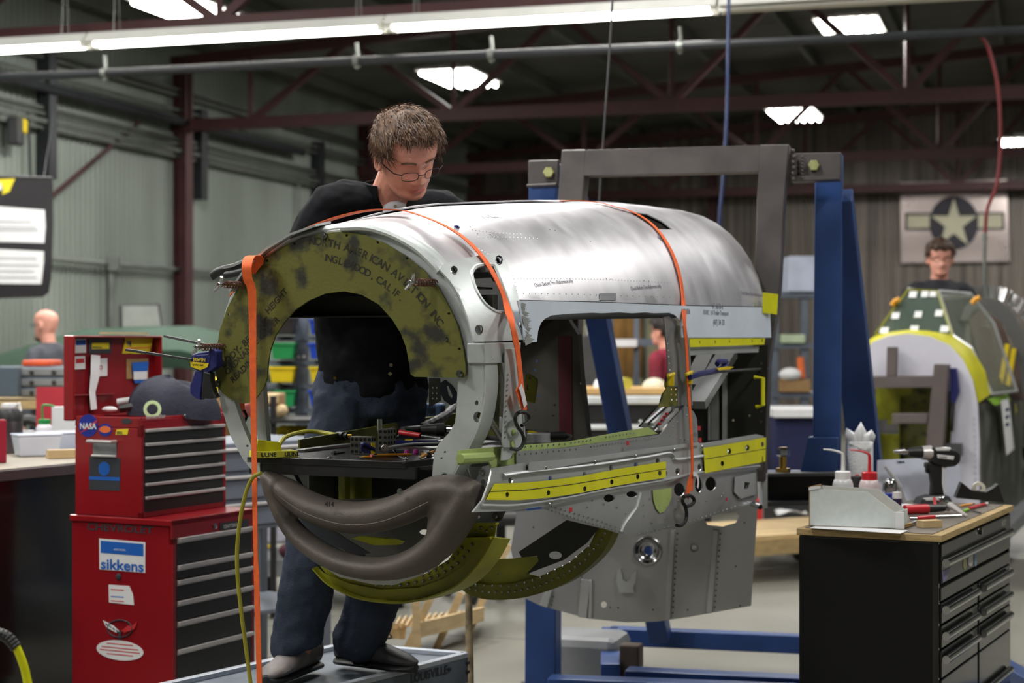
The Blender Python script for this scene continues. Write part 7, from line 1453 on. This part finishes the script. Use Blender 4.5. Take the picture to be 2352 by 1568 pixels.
# windscreen
m_gls = mat('tinted_glass', (96, 112, 100), .06, var=0, trans=0, alpha=.45, spec=.8); wA = [(2010, 768), (2188, 770), (2154, 668), (2086, 665)]
PW = PF(P2b.at(2088, 760), fp2, V((fa2.x*.8, fa2.y*.8, 1)))
m = MB(); plate(m, wA, [], PW, .006); obj('windscreen', m, m_gls, f2, world=True, label='flat front windscreen pane'); 
m = MB(); cs = [PW.at(*q_) for q_ in wA]; 
for i in range(4): m.beam(cs[i], cs[(i+1) % 4], .016, .02, fa2)
obj('windscreen_frame', m, m_lime2, f2, world=True)
for x, y, w_ in ((2097, 677, 18), (2124, 676, 16), (2143, 675, 16), (2057, 726, 18), (2109, 723, 18), (2157, 720, 18), (2031, 760, 20), (2100, 756, 19), (2170, 756, 20)):
    m = MB(); plate(m, [(x-w_/2-1, y+7), (x-w_/2+2, y-7), (x+w_/2+1, y-7), (x+w_/2-2, y+7)], [], PW, .002, .006); obj('white_tape_square', m, m_paper, f2, world=True)
sgl = [PW.at(2156, 668), P2b.at(2200, 668, -.6), P2b.at(2252, 740, -.7), P2b.at(2306, 905, -.75), P2b.at(2278, 905), P2b.at(2232, 800), PW.at(2188, 770)]
m = MB(); c_ = sum(sgl, V((0, 0, 0)))/7+fp2*.04; m.v = sgl+[c_]; m.f = [(i, (i+1) % 7, 7) for i in range(7)]; obj('side_window', m, mat('clear_side_glass', (180, 188, 170), .05, var=0, alpha=.4, spec=1, metal=.3), f2, world=True, smooth=True, fix=False, shade_angle=80, label='curved side window pane with a bright reflection')
m = MB()
for i in range(len(sgl)): m.tube([sgl[i], sgl[(i+1) % 7]], .010, 6)
obj('window_frame', m, m_al2, f2, world=True)
m = MB(); m.tube(smooth_path([PW.at(2086, 665), PW.at(2120, 654, -.08), PW.at(2156, 660, -.1), P2b.at(2200, 672, -.6)], 4), .016, 8); obj('top_bow', m, m_al2, f2, world=True, smooth=True)
P2c = PF(O2+fa2*1.25, fp2, ZU); ho = [(2205, 735), (2215, 705), (2235, 687), (2262, 682), (2295, 692), (2325, 715), (2350, 760), (2368, 820), (2380, 920), (2352, 920), (2340, 840), (2322, 780), (2300, 740), (2272, 716), (2248, 708), (2232, 716), (2224, 735)]
p2('rear_arch', ho, m_aldk, 0, .05, (), 'grey rear cockpit arch', P2c)
p2('arch_backing', [(2225, 735), (2248, 710), (2272, 718), (2300, 742), (2340, 840), (2352, 920), (2280, 920), (2250, 830)], mat('brown_interior', (84, 66, 58), .6), 0, .01, (), None, PF(O2+fa2*1.6, fp2, ZU))
for a_, b_ in (((2315, 790), (2300, 880)), ((2330, 800), (2316, 885))): m = MB(); m.beam(P2c.at(*a_, .02), P2c.at(*b_, .02), .03, .03, fa2); obj('yellow_rib', m, m_yellow, f2, world=True)
cl_ = MB()
for i in range(60):
    t = i/59; k = t*7; j = int(min(k, 6)); a0 = ho[2+j] if 2+j < 9 else ho[8]; b0_ = ho[3+j] if 3+j < 9 else ho[8]; x = a0[0]+(b0_[0]-a0[0])*(k-j); y = a0[1]+(b0_[1]-a0[1])*(k-j); s = -.02-.3*random.random()
    p = P2c.at(x+8, y, s); nv = (fp2*(x-2262)/110+ZU*1.0).normalized(); cl_.cyl(p, p+nv*.09, .008, .005, 6)
obj('temporary_pins', cl_, m_chrome, f2, world=True, kind='stuff')
for x, y in ((2050, 690), (2236, 686)):
    m = MB(); m.tube([P2b.at(x-8, y+10, -.1), P2b.at(x, y, -.1), P2b.at(x+10, y-4, -.1)], .018, 6); obj('yellow_clip', m, mat('amber_clip', (220, 150, 20), .5) if 'amber_clip' not in MATS else MATS['amber_clip'], f2, world=True)
PSd = PF(P2.at(2248, 950), (fa2+fp2*.05).normalized(), ZU)
m = MB(); plate(m, [(2262, 916), (2306, 905), (2316, 918), (2306, 926), (2276, 930)], [], PSd, .002, .02); obj('green_tape', m, mat('lime_tape', (150, 200, 60), .6), f2, world=True)
m = MB(); plate(m, [(2288, 920), (2306, 914), (2319, 1030), (2301, 1045)], [], PSd, .002, .03); obj('paper_tag', m, m_paper, f2, world=True, label='long white paper tag taped to the side')
for y in (938, 955, 972): 
    m = MB(); plate(m, [(2298, y), (2306, y-3), (2307, y+4), (2299, y+7)], [], PSd, .001, .032); obj('tag_print', m, m_navy, f2, world=True)
plantext(PSd, 'F-', 2325, 950, .09, .02, m_yst, par=f2)
for dx, dy in ((.1, .2), (.7, .2), (.9, 2.2), (1.3, 2.0)):
    q_ = O2+fp2*(dx-.5)+fa2*dy; m = MB(); m.beam(V((q_.x-.15, q_.y, 0)), V((q_.x, q_.y, .75)), .05, .05); m.beam(V((q_.x+.15, q_.y, 0)), V((q_.x, q_.y, .75)), .05, .05); obj('trestle_leg', m, m_grey, f2, world=True)
m = MB(); m.hexa([O2+fp2*a+fa2*b+ZU*(-.83) for a, b in ((-.4, 0), (.5, 0), (.5, 2.6), (-.4, 2.6))], [O2+fp2*a+fa2*b+ZU*(-.75) for a, b in ((-.4, 0), (.5, 0), (.5, 2.6), (-.4, 2.6))]); obj('cradle', m, m_grey, f2, world=True)
# mechanic behind it on a stand
pf_ = W(2158, 1000, 12.2); stn = thing('work_stand', 'low grey stand hidden under the mechanic behind the second fuselage', 'stand', V((pf_.x, 12.2, 0)))
m = MB(); m.bx(-.4, .4, -.3, .3, .24, .28); obj('deck', m, m_grey, stn)
for x in (-.36, .36):
    for y in (-.26, .26): m = MB(); m.bx(x-.02, x+.02, y-.02, y+.02, 0, .24); obj('leg', m, m_grey, stn)
figure('young man with glasses in a black shirt standing behind the second fuselage', pf_, 1.92, math.radians(-6), mat('black_tee', (22, 24, 32), .8), m_jeans, hairm=mat('dark_brown_hair', (66, 48, 36), .6, var=.3, vs=40), glasses=True, base_z=.32, headp=.12)
# star sign on the far wall
sg = thing('star_sign', 'metal sign with a cream star on a dark disc on the far wall', 'sign', B(8, DEND-.2, 2)); SG = PF(B(8, DEND-.12, 2), BX, ZU)
def sgn(nm, pts, m_, off, t=.004): mb = MB(); plate(mb, pts, [], SG, t, off); return obj(nm, mb, m_, sg, world=True)
m_si = mat('insignia_dark', (30, 26, 40), .5, var=.05); m_sc = mat('insignia_cream', (204, 200, 172), .5, var=.04)
sgn('sheet', [(2068, 420), (2312, 412), (2320, 600), (2070, 604)], alum('sign_metal', (176, 164, 160), .3, .85, 1.5), 0)
sgn('dark_bar', [(2078, 489), (2307, 487), (2307, 528), (2078, 529)], m_si, .008)
sgn('dark_disc', disc(SG, 2191, 512, 57, 62, 36), m_si, .012)
sgn('cream_bar', [(2084, 495), (2135, 494), (2135, 523), (2084, 524)], m_sc, .014); sgn('cream_bar', [(2247, 493), (2302, 492), (2302, 523), (2247, 523)], m_sc, .014)
sgn('star', [(2191+(55 if i % 2 == 0 else 21)*math.sin(i*PI/5), 514-(59 if i % 2 == 0 else 22)*math.cos(i*PI/5)) for i in range(10)], m_sc, .018)
# ---------------------------------------------------------------- work platform under the main worker
p_r, p_b, p_l, p_n = ON(1068, 1500, .444), ON(790, 1478, .444), ON(390, 1568, .444), ON(930, 1545, .444)
dv = (p_l-p_b).normalized(); wv = p_r-p_b; L_ = 1.5
pl = thing('work_platform', 'low grey metal work platform that the bending man stands on', 'platform', V((p_b.x, p_b.y, 0))+dv*.7)
m_plat = mat('platform_grey', (104, 112, 122), .45, metal=.2, var=.15, vs=8); m_rim = mat('platform_rim', (190, 196, 206), .4, metal=.4)
a, b, c, d = p_b, p_r, p_r+dv*L_, p_b+dv*L_
m = MB(); m.hexa([x-ZU*.03 for x in (a, b, c, d)], [x-ZU*.012 for x in (a, b, c, d)]); obj('deck', m, m_plat, pl, world=True)
for x, y in ((a, b), (b, c), (c, d), (d, a)): m = MB(); m.beam(x-ZU*.004, y-ZU*.004, .03, .016); obj('rim', m, m_rim, pl, world=True, bevel=.002); m = MB(); m.beam(x-ZU*.055, y-ZU*.055, .025, .085); obj('side_rail', m, m_plat, pl, world=True)
for x in (a, b, c, d): cen = (a+b+c+d)/4; q = x+(cen-x)*.08; m = MB(); m.beam(V((q.x, q.y, 0)), V((q.x, q.y, .37)), .04, .04, (1, 0, 0)); obj('leg', m, m_plat, pl, world=True)
fr = PF(b, -dv, ZU)
for x, y in ((1024, 1535), (1066, 1520), (1066, 1541)): m = MB(); m.lathe([(.008, 0), (.006, .006)], fr.at(x, y, .014), 8, fr.N); obj('rivet', m, m_dgrey, pl, world=True)
plantext(fr, 'LOUISVILLE', 935, 1567, .04, .015, m_dst, par=pl, ang=.0)
# wooden pole
m = MB(); q = W(1079, 1500, 6.3); pth = [V((q.x+.004*math.sin(i*1.3), q.y, z)) for i, z in enumerate([0, .15, .3, .45, .6, .72, .8])]; m.tube(pth, [.0125+.0012*(i % 2) for i in range(7)], 10)
solo('wooden_pole', 'thin stained wooden pole standing under the rear green hoop', 'pole', m, mat('stained_wood', (142, 126, 98), .7, var=.35, vs=30), smooth=True)
# folding wooden rack
wr_ = thing('folding_rack', 'pale wooden folding rack with a slatted top under the fuselage belly', 'rack', W(1000, 1500, 8.3))
def w2(x, y, Y): return W(x, y, Y)
for (x0, y0, x1, y1, Y) in ((908, 1490, 990, 1370, 8.1), (972, 1495, 1060, 1360, 8.5), (1035, 1495, 1115, 1362, 8.9), (955, 1370, 958, 1500, 8.0), (1100, 1370, 1170, 1250, 9.0)):
    m = MB(); m.beam(w2(x0, y0+ (60 if y0 > 1480 else 0), Y), w2(x1, y1, Y), .035, .03, (0, 1, 0)); obj('strut', m, m_wood, wr_, world=True)
la, lb_, lc, ld = w2(885, 1442, 8.0), w2(905, 1420, 8.3), w2(1108, 1398, 8.9), w2(1112, 1412, 8.5)
for x0, y0, x1, y1 in ((893, 1448, 928, 1450), (950, 1449, 1108, 1410)): m = MB(); m.beam(w2(x0, y0, 8.0), w2(x1, y1, 8.0+.7*(x1-x0)/160), .02, .07); obj('rail', m, m_wood, wr_, world=True)
for i in range(15):
    t = i/14; x = 905+t*195; m = MB(); m.beam(w2(x, 1442-36*t, 8.02+.7*t), w2(x+14, 1416-20*t, 8.5+.7*t), .008, .008); obj('slat', m, m_wood, wr_, world=True)
m = MB(); m.grid(lambda u, v: w2(903+u*195, 1444-36*u, 8.02+.7*u).lerp(w2(917+u*195, 1418-20*u, 8.5+.7*u), v)-ZU*.006, 4, 1); obj('woven_panel', m, m_kraft, wr_, world=True, fix=False)
# office chair base in the distance
oc = thing('office_chair', 'black office chair base with castors behind the wooden rack', 'chair', W(1150, 1400, 10.2)); cb = V((W(1150, 1400, 10.2).x, 10.2, 0))
for k in range(5):
    a_ = k*2*PI/5+.4; e_ = cb+V((.32*math.cos(a_), .32*math.sin(a_), .08)); m = MB(); m.beam(cb+ZU*.14, e_, .05, .03); obj('foot', m, m_black, oc, world=True); m = MB(); m.ball(e_-ZU*.04, .04, 10, 8); obj('castor', m, m_black, oc, world=True, smooth=True)
m = MB(); m.cyl(cb+ZU*.12, cb+ZU*.45, .03); obj('column', m, m_black, oc, world=True); m = MB(); m.box(cb+ZU*.48, (.46, .46, .08)); obj('seat', m, m_black, oc, world=True, bevel=.03); m = MB(); m.box(cb+V((0, .24, .78)), (.42, .06, .45)); obj('backrest', m, m_black, oc, world=True, bevel=.03)
# cart at the left of the worker's legs
ct = thing('utility_cart', 'grey steel cart on rubber wheels left of the standing man', 'cart', W(640, 1380, 9.8)); cx_ = W(650, 1300, 9.8).x
m = MB(); m.box((cx_+.25, 10.1, .245), (.95, .6, .05)); m.box((cx_+.25, 9.82, .22), (.95, .04, .09)); obj('lower_shelf', m, m_grey, ct, world=True, bevel=.005)
for dx in (-.15, .65):
    for dy in (9.84, 10.36): m = MB(); m.bx(cx_+dx-.02, cx_+dx+.02, dy-.02, dy+.02, .2, .8); obj('post', m, m_grey, ct, world=True); m = MB(); m.lathe([(.03, -.025), (.085, -.025), (.085, .025), (.03, .025)], (cx_+dx, dy, .086), 16, (1, 0, .0)); obj('wheel', m, m_black, ct, world=True, smooth=True)
m = MB(); m.box((cx_+.25, 10.1, .80), (.95, .6, .03)); obj('upper_shelf', m, m_grey, ct, world=True)
m = MB(); q = W(626, 1215, 9.7); m.grid(lambda u, v: V((q.x-.08+.22*u+.01*math.sin(v*9), 9.72+.02*math.sin(u*9), q.z+.09-.18*v+.02*u)), 8, 8); solo('pale_cloth', 'pale cloth hanging on the cart beside the red cabinet', 'cloth', m, mat('lilac_cloth', (170, 168, 182), .9), solid=.004, smooth=True, fix=False)
m = MB(); m.ball(W(668, 1265, 9.9), (.07, .05, .05), 10, 8); solo('maroon_bag', 'small maroon bag on the cart behind the man\'s leg', 'bag', m, mat('maroon', (84, 34, 50), .7), smooth=True)
m = MB(); m.box(W(598, 1254, 9.9), (.14, .05, .015)); solo('yellow_strap', 'yellow strip lying on the cart', 'strap', m, m_yellow)
# grey drawer cabinet between red chest and ring
gc = thing('grey_cabinet', 'grey blue drawer cabinet with pale handles seen between the red chest and the ring', 'cabinet', W(560, 1180, 7.6)); m = MB(); Pg = PF(W(560, 1100, 7.6), cd, ZU)
gx0, gx1 = W(470, 1000, 7.3), W(660, 1000, 8.2)
m = MB(); o4 = V((gx0.x-.05, 7.35, 0)); gd = cd
def gbox(u0, u1, v0, v1, z0_, z1, nm, m_, par=gc, bv=.004): b_ = MB(); M_ = Matrix.Translation(o4) @ Matrix.Rotation(CRZ-.25, 4, 'Z'); b_.bx(u0, u1, v0, v1, z0_, z1); b_.v = [M_ @ p for p in b_.v]; return obj(nm, b_, m_, par, world=True, bevel=bv)
m_gcab = mat('cabinet_grey_blue', (112, 118, 130), .45)
gbox(0, .8, .01, .5, .68, 1.06, 'body', m_gcab)
for i in range(3):
    o = gbox(.02, .78, 0, .012, .70+.12*i, .80+.12*i, 'drawer', m_gcab); gbox(.02, .78, -.015, 0, .785+.12*i, .80+.12*i, 'handle', m_silver)
for u in (.03, .77):
    for v in (.03, .47): gbox(u-.02, u+.02, v-.02, v+.02, 0, .68, 'leg', m_gcab)
gbox(0, .8, .01, .5, .3, .32, 'shelf', m_gcab)
# ---------------------------------------------------------------- middle background: bin rack
rk = thing('bin_rack', 'blue grey bin rack seen through the ring opening', 'rack', W(690, 1000, 11)); Y0 = 11.0
m_rk = m_rackgrey
for x0, x1 in ((678, 706), (600, 612), (758, 770), (836, 848)): m = MB(); a_, b_ = W(x0, 640, Y0), W(x1, 640, Y0); m.bx(a_.x, b_.x, Y0, Y0+.06, 0, W(0, 660, Y0).z); obj('post', m, m_rk, rk, world=True)
for y in (772, 828, 882, 938): m = MB(); a_, b_ = W(600, y, Y0), W(848, y+10, Y0); m.bx(a_.x, b_.x, Y0-.01, Y0+.25, b_.z, a_.z); obj('shelf', m, m_rk, rk, world=True)
for x in (622, 655, 715): m = MB(); m.beam(W(x, 960, Y0-.02), W(x+22, 880, Y0-.02), .03, .03); obj('brace', m, m_rk, rk, world=True)
for x, y in ((686, 819), (699, 819)): m = MB(); m.lathe([(.012, 0), (.01, .01)], W(x, y, Y0-.002), 10, (0, -1, 0)); obj('bolt', m, m_silver, rk, world=True)
def sbin(x0, y0, x1, y1, m_, lab, Y=10.85, back=.02):
    a_, b_ = W(x0, y1, Y), W(x1, y0, Y); r = thing('storage_bin', lab, 'bin', V(((a_.x+b_.x)/2, Y+.1, a_.z))); m = MB(); k = .015
    m.hexa([V((a_.x+k, Y, a_.z)), V((b_.x-k, Y, a_.z)), V((b_.x-k, Y+.25, a_.z)), V((a_.x+k, Y+.25, a_.z))], [V((a_.x, Y-.02, b_.z)), V((b_.x, Y-.02, b_.z)), V((b_.x, Y+.25, b_.z)), V((a_.x, Y+.25, b_.z))]); obj('bin', m, m_, r, world=True, bevel=.004)
    m = MB(); m.bx(a_.x-.004, b_.x+.004, Y-.028, Y+.25, b_.z-.012, b_.z); obj('rim', m, m_, r, world=True); return r
m_bbin = mat('black_bin_plastic', (34, 32, 34), .6)
sbin(622, 728, 677, 768, m_bbin, 'black bin on the top shelf of the bin rack'); sbin(710, 733, 756, 768, m_blue_bin, 'blue bin on the top shelf of the bin rack')
sbin(622, 787, 677, 824, m_green_bin, 'green bin on the second shelf of the rack'); sbin(709, 787, 756, 824, m_blue_bin, 'blue bin on the second shelf of the rack')
sbin(618, 842, 676, 878, m_yellow, 'yellow bin on the third shelf of the rack, left of the post'); sbin(711, 842, 756, 878, m_yellow, 'yellow bin on the third shelf, right of the post')
sbin(632, 896, 678, 934, m_green_bin, 'green bin on the lowest shelf of the rack'); sbin(709, 896, 756, 934, m_blue_bin, 'blue bin on the lowest shelf half behind the man')
tb = thing('black_cart', 'black steel cart with cartons before the bin rack', 'cart', W(640, 1100, 9.5)); m = MB(); a_ = W(600, 962, 9.5); b_ = W(760, 970, 9.5); m.bx(a_.x, b_.x, 9.4, 9.9, b_.z, a_.z); obj('top', m, m_black, tb, world=True)
for x in (606, 628, 740):
    m = MB(); p = W(x, 960, 9.45); m.bx(p.x-.015, p.x+.015, 9.43, 9.46, 0, p.z+(.12 if x == 628 else 0)); obj('post', m, m_black, tb, world=True)
boxthing('kraft_block', 'tan carton on the black cart behind the left strut', 'carton', 606, 905, 634, 928, 9.5, .2, m_wood); boxthing('kraft_block', 'rounded tan block on the black cart right of the carton', 'block', 630, 930, 656, 959, 9.5, .15, m_wood, .03)
for i in range(4):
    m = MB(); x = 634+i*16; m.tube(smooth_path([W(x, 1016, 9.6+.05*i), W(x+4, 992, 9.6+.05*i), W(x+18, 984, 9.6+.05*i), W(x+30, 990, 9.6+.05*i), W(x+34, 1012, 9.6+.05*i)], 3), (.02, .012), 8)
    solo('yellow_scoop', ['leftmost yellow scoop of the nested stack behind the tray', 'second yellow scoop from the left in the nested stack', 'third yellow scoop from the left in the nested stack', 'rightmost yellow scoop of the nested stack'][i], 'scoop', m, m_yellow, group='nested yellow scoops')
m = MB(); a_ = W(625, 1016, 9.5); m.bx(a_.x, a_.x+.4, 9.45, 9.95, a_.z-.02, a_.z); obj('lower_shelf', m, m_black, tb, world=True)
boxthing('red_crate', 'small red box behind the lower left of the ring', 'box', 505, 930, 560, 962, 8.6, .3, m_red); boxthing('yellow_carton', 'yellow carton behind the left rim of the ring', 'carton', 478, 868, 502, 900, 9.0, .2, m_yellow)
# ---------------------------------------------------------------- behind the side opening: tool bench, coats, shelves, person
tbn = thing('tool_bench', 'black tool bench with white trim and wooden top seen through the side opening', 'bench', W(1450, 1200, 12)); YT = 12.0
a_ = W(1340, 892, YT); b_ = W(1600, 905, YT)
m = MB(); m.bx(a_.x, b_.x+.1, YT-.03, YT+.7, b_.z, a_.z); obj('wooden_top', m, mat('honey_wood', (206, 168, 110), .5, var=.1), tbn, world=True)
m = MB(); m.bx(a_.x, b_.x+.1, YT, YT+.65, .1, b_.z); obj('body', m, m_black, tbn, world=True)
for y0, y1, off in ((909, 928, .05), (975, 987, .05), (1030, 1042, .05)):
    m = MB(); q0, q1 = W(1345, y1, YT-off), W(1598, y0, YT-off); m.bx(q0.x, q1.x, YT-off, YT, q0.z, q1.z); obj('handle', m, mat('bright_handle', (236, 240, 240), .3, metal=.3) if 'bright_handle' not in MATS else MATS['bright_handle'], tbn, world=True, bevel=.01)
for y0, y1 in ((931, 972), (990, 1028), (1045, 1100)): m = MB(); q0, q1 = W(1345, y1, YT-.02), W(1598, y0, YT-.02); m.bx(q0.x, q1.x, YT-.02, YT, q0.z, q1.z); obj('drawer', m, m_black, tbn, world=True, bevel=.006)
m = MB(); m.ball(W(1472, 969, YT-.04), .018, 10, 8); obj('lock', m, m_chrome, tbn, world=True, smooth=True)
m_pgl = mat('pale_green_paper', (176, 190, 160), .8)
for i, (x0, y0, x1, y1, mt, nm, lab, cat) in enumerate(((1365, 868, 1400, 890, m_paper, 'paper_stack', 'white paper heap at the left of the tool bench top', 'paper'), (1400, 866, 1452, 889, m_pgl, 'cloth_heap', 'pale green cloth heap on the tool bench', 'cloth'), (1478, 868, 1536, 891, m_uline, 'rag_pile', 'cream rag pile at the right of the tool bench top', 'rags'), (1398, 876, 1430, 890, m_dgrey, 'dark_tool', 'dark tool lying beside the yellow reel', 'tool'))):
    q0, q1 = W(x0, y1, YT+.1), W(x1, y0, YT+.1); m = MB(); m.ball(((q0.x+q1.x)/2, YT+.25, q0.z+.0), ((q1.x-q0.x)/2, .12, q1.z-q0.z), 14, 8); solo(nm, lab, cat, m, mat('cream_rag', (206, 200, 178), .9) if nm == 'rag_pile' else mt, smooth=True)
m = MB(); m.lathe([(.02, -.02), (.04, -.02), (.04, .02), (.02, .02)], W(1438, 880, YT+.02), 18, (.3, -1, 0)); solo('yellow_reel', 'yellow tape reel standing on the tool bench', 'reel', m, mat('reel_yellow', (196, 186, 70), .6))
sf = thing('shelf_unit', 'grey shelf unit behind the tool bench', 'shelves', W(1450, 1200, 13.4)); YS = 13.4
for x in (1402, 1462, 1570):
    m = MB(); p = W(x, 640, YS); m.bx(p.x-.02, p.x+.02, YS, YS+.04, 0, 2.0); obj('post', m, m_rackgrey, sf, world=True)
for y in (650, 786, 900):
    m = MB(); q0, q1 = W(1400, y+8, YS), W(1572, y-8, YS); m.bx(q0.x, q1.x, YS-.02, YS+.4, q0.z, q1.z); obj('shelf', m, m_rackgrey, sf, world=True)
m = MB(); q0, q1 = W(1408, 796, YS-.03), W(1463, 779, YS-.03); m.bx(q0.x, q1.x, YS-.04, YS-.022, q0.z, q1.z); obj('label_strip', m, m_paper, sf, world=True)
ctt = mat('tan_canvas', (128, 94, 44), .85, var=.2, vs=3)
for i, (x0, x1, lab) in enumerate(((1372, 1398, 'tan work coat hanging left of the shelf post'), (1414, 1440, 'tan work coat hanging just right of the shelf post'), (1440, 1462, 'tan coverall hanging at the right of the coats'))):
    m = MB(); t0, t1 = W(x0+(8 if i == 0 else 0), 705, 14.2), W(x1, 868, 14.2); cx0 = (t0.x+t1.x)/2; w_ = abs(t1.x-t0.x)/2+.02
    m.tube(smooth_path([V((cx0+.04*(i == 0), 14.2, t0.z+.3)), V((cx0+.03*(i == 0), 14.2, t0.z+.1)), V((cx0, 14.2, (t0.z+t1.z)/2)), V((cx0-.05*(i == 0), 14.2, t1.z))], 4), [(.03+w_*min(1, k/4), .07) for k in range(13)], 12); solo('work_coat', lab, 'coat', m, ctt, smooth=True)
m = MB(); q0 = W(1350, 640, 14.25); q1 = W(1480, 640, 14.25); m.tube([V((q0.x, 14.25, 1.98)), V((q1.x, 14.25, 1.98))], .015, 8)
for x in (q0.x, q1.x): m.tube([V((x, 14.25, 0)), V((x, 14.25, 1.98))], .02, 8); m.tube([V((x, 13.95, .02)), V((x, 14.55, .02))], .02, 8)
solo('coat_rail', 'steel coat rail carrying the tan work coats', 'rail', m, m_pipe)
for x, y, w_, mt, lab, nm in ((1355, 758, 10, m_silver, 'dull silver lamp head behind the blue jig leg', 'lamp_head'), (1374, 757, 6, m_wst, 'bright white capsule lamp behind the blue jig leg', 'capsule_lamp')):
    m = MB(); m.tube([W(x-2, y-12, 13), W(x+2, y+12, 13)], w_*13/4000*.9, 10); solo(nm, lab, 'lamp', m, mt, smooth=True)
m = MB(); q = W(1365, 768, 13.1); m.bx(q.x-.14, q.x+.10, 12.95, 13.3, 0, q.z); solo('grey_locker', 'dark grey cabinet carrying the two small lamps', 'cabinet', m, m_dgrey, bevel=.01)
plaid = mat('crimson_plaid', (118, 18, 42), .85, var=.5, vs=5, stretch=(1, 1, .3), rv=0); 
figure('dark haired person in a crimson plaid shirt turned away behind the side opening', W(1530, 900, 13.1), 1.72, math.radians(-120), plaid, m_jeans, hairm=mat('black_hair', (34, 26, 26), .6, var=.3), base_z=0)
m = MB(); q = W(1365, 800, 15.5); m.bx(q.x-.4, q.x+1.4, 15.5, 15.6, .0, 1.95); solo('pale_partition', 'pale olive partition behind the coats', 'partition', m, mat('pale_olive_wall', (120, 118, 92), .8))
# right gap shelves
sf2 = thing('shelf_unit', 'grey shelving with cartons between the two right jig members', 'shelves', W(1830, 1100, 15.0)); YS = 15.0
for x in (1780, 1848, 1905):
    m = MB(); p = W(x, 640, YS); m.bx(p.x-.028, p.x+.028, YS, YS+.05, 0, 1.92); obj('post', m, m_rackgrey, sf2, world=True)
for y in (677, 794, 907):
    m = MB(); q0, q1 = W(1775, y+6, YS), W(1910, y-6, YS); m.bx(q0.x, q1.x, YS-.02, YS+.5, q0.z, q1.z); obj('shelf', m, m_rackgrey, sf2, world=True)
boxthing('white_carton_large', 'white and pale blue carton on the top shelf behind the jig', 'carton', 1812, 588, 1872, 670, 14.95, .4, mat('pale_blue_white', (186, 194, 214), .6))
boxthing('parts_tray', 'cream tray of parts on the middle shelf behind the jig', 'tray', 1795, 768, 1850, 788, 14.95, .3, m_pgl)
boxthing('brown_carton', 'brown carton on the lower shelf behind the jig', 'carton', 1790, 872, 1862, 901, 14.95, .4, m_kraft)
m = MB(); m.ball(W(1815, 860, 15.0), (.10, .1, .06), 10, 8); solo('white_bundle', 'white bundle on the brown carton', 'bundle', m, m_paper, smooth=True)
m = MB(); m.tube([W(1838, 820, 15.0), W(1842, 868, 15.0)], .03, 8); solo('orange_tube', 'orange tube standing on the lower shelf', 'tube', m, m_ost)
wt_ = boxthing('covered_table', 'table draped with a dark blue cloth behind the right jig post', 'table', 1778, 957, 1900, 1100, 13.0, .7, mat('dark_blue_cloth', (32, 36, 76), .85), .02)
q0, q1 = W(1778, 958, 12.95), W(1900, 940, 12.95); m = MB(); m.bx(q0.x, q1.x, 12.95, 13.7, q0.z, q1.z); solo('white_board', 'white board lying on the blue draped table', 'board', m, m_paper)
m = MB(); m.bx(q0.x+.02, q1.x-.02, 13.0, 13.65, 0, W(0, 1099, 13.0).z); obj('table_base', m, m_dgrey, wt_, world=True)
pt = thing('wooden_dolly', 'low wooden dolly on casters under the right jig bracket', 'dolly', W(1780, 1265, 11.2))
pl0, pl1 = ON(1735, 1190, .30), ON(1860, 1168, .30); 
m = MB(); o_ = ON(1735, 1240, .27); dr_ = V((.95, .5, 0)).normalized(); nr = V((-.5, .95, 0)).normalized()
m.hexa([o_+dr_*a_+nr*b_-ZU*.1 for a_, b_ in ((-.4, 0), (1.1, 0), (1.1, .04), (-.4, .04))], [o_+dr_*a_+nr*b_ for a_, b_ in ((-.4, 0), (1.1, 0), (1.1, .04), (-.4, .04))]); obj('side_board', m, m_ply, pt, world=True)
for k in range(5):
    m = MB(); m.hexa([o_+dr_*a_+nr*b_ for a_, b_ in ((-.4, .02+.17*k), (1.1, .02+.17*k), (1.1, .17+.17*k), (-.4, .17+.17*k))], [o_+ZU*.02+dr_*a_+nr*b_ for a_, b_ in ((-.4, .02+.17*k), (1.1, .02+.17*k), (1.1, .17+.17*k), (-.4, .17+.17*k))]); obj('plank', m, m_wood, pt, world=True)
for a_, b_ in ((-.2, .1), (.9, .1), (-.2, .7), (.9, .7)): m = MB(); m.lathe([(.03, -.02), (.085, -.02), (.085, .02), (.03, .02)], (o_+dr_*a_+nr*b_)*1.0-ZU*(o_.z-.086), 14, nr); obj('caster', m, m_black, pt, world=True, smooth=True)
m = MB(); q = ON(1744, 1196, .29); m.box(q+ZU*.07+V((0, .15, 0)), (.07, .12, .14)); solo('red_white_box', 'small red box standing on the wooden dolly', 'box', m, m_rst, bevel=.004)
m = MB(); q = ON(1790, 1190, .29); m.grid(lambda u, v: q+V((.22*u, .1+.12*v, .015+.03*math.sin(u*3+v)**2)), 8, 4); solo('white_rag_heap', 'white rag on the wooden dolly', 'rag', m, m_paper, solid=.004, smooth=True, fix=False)
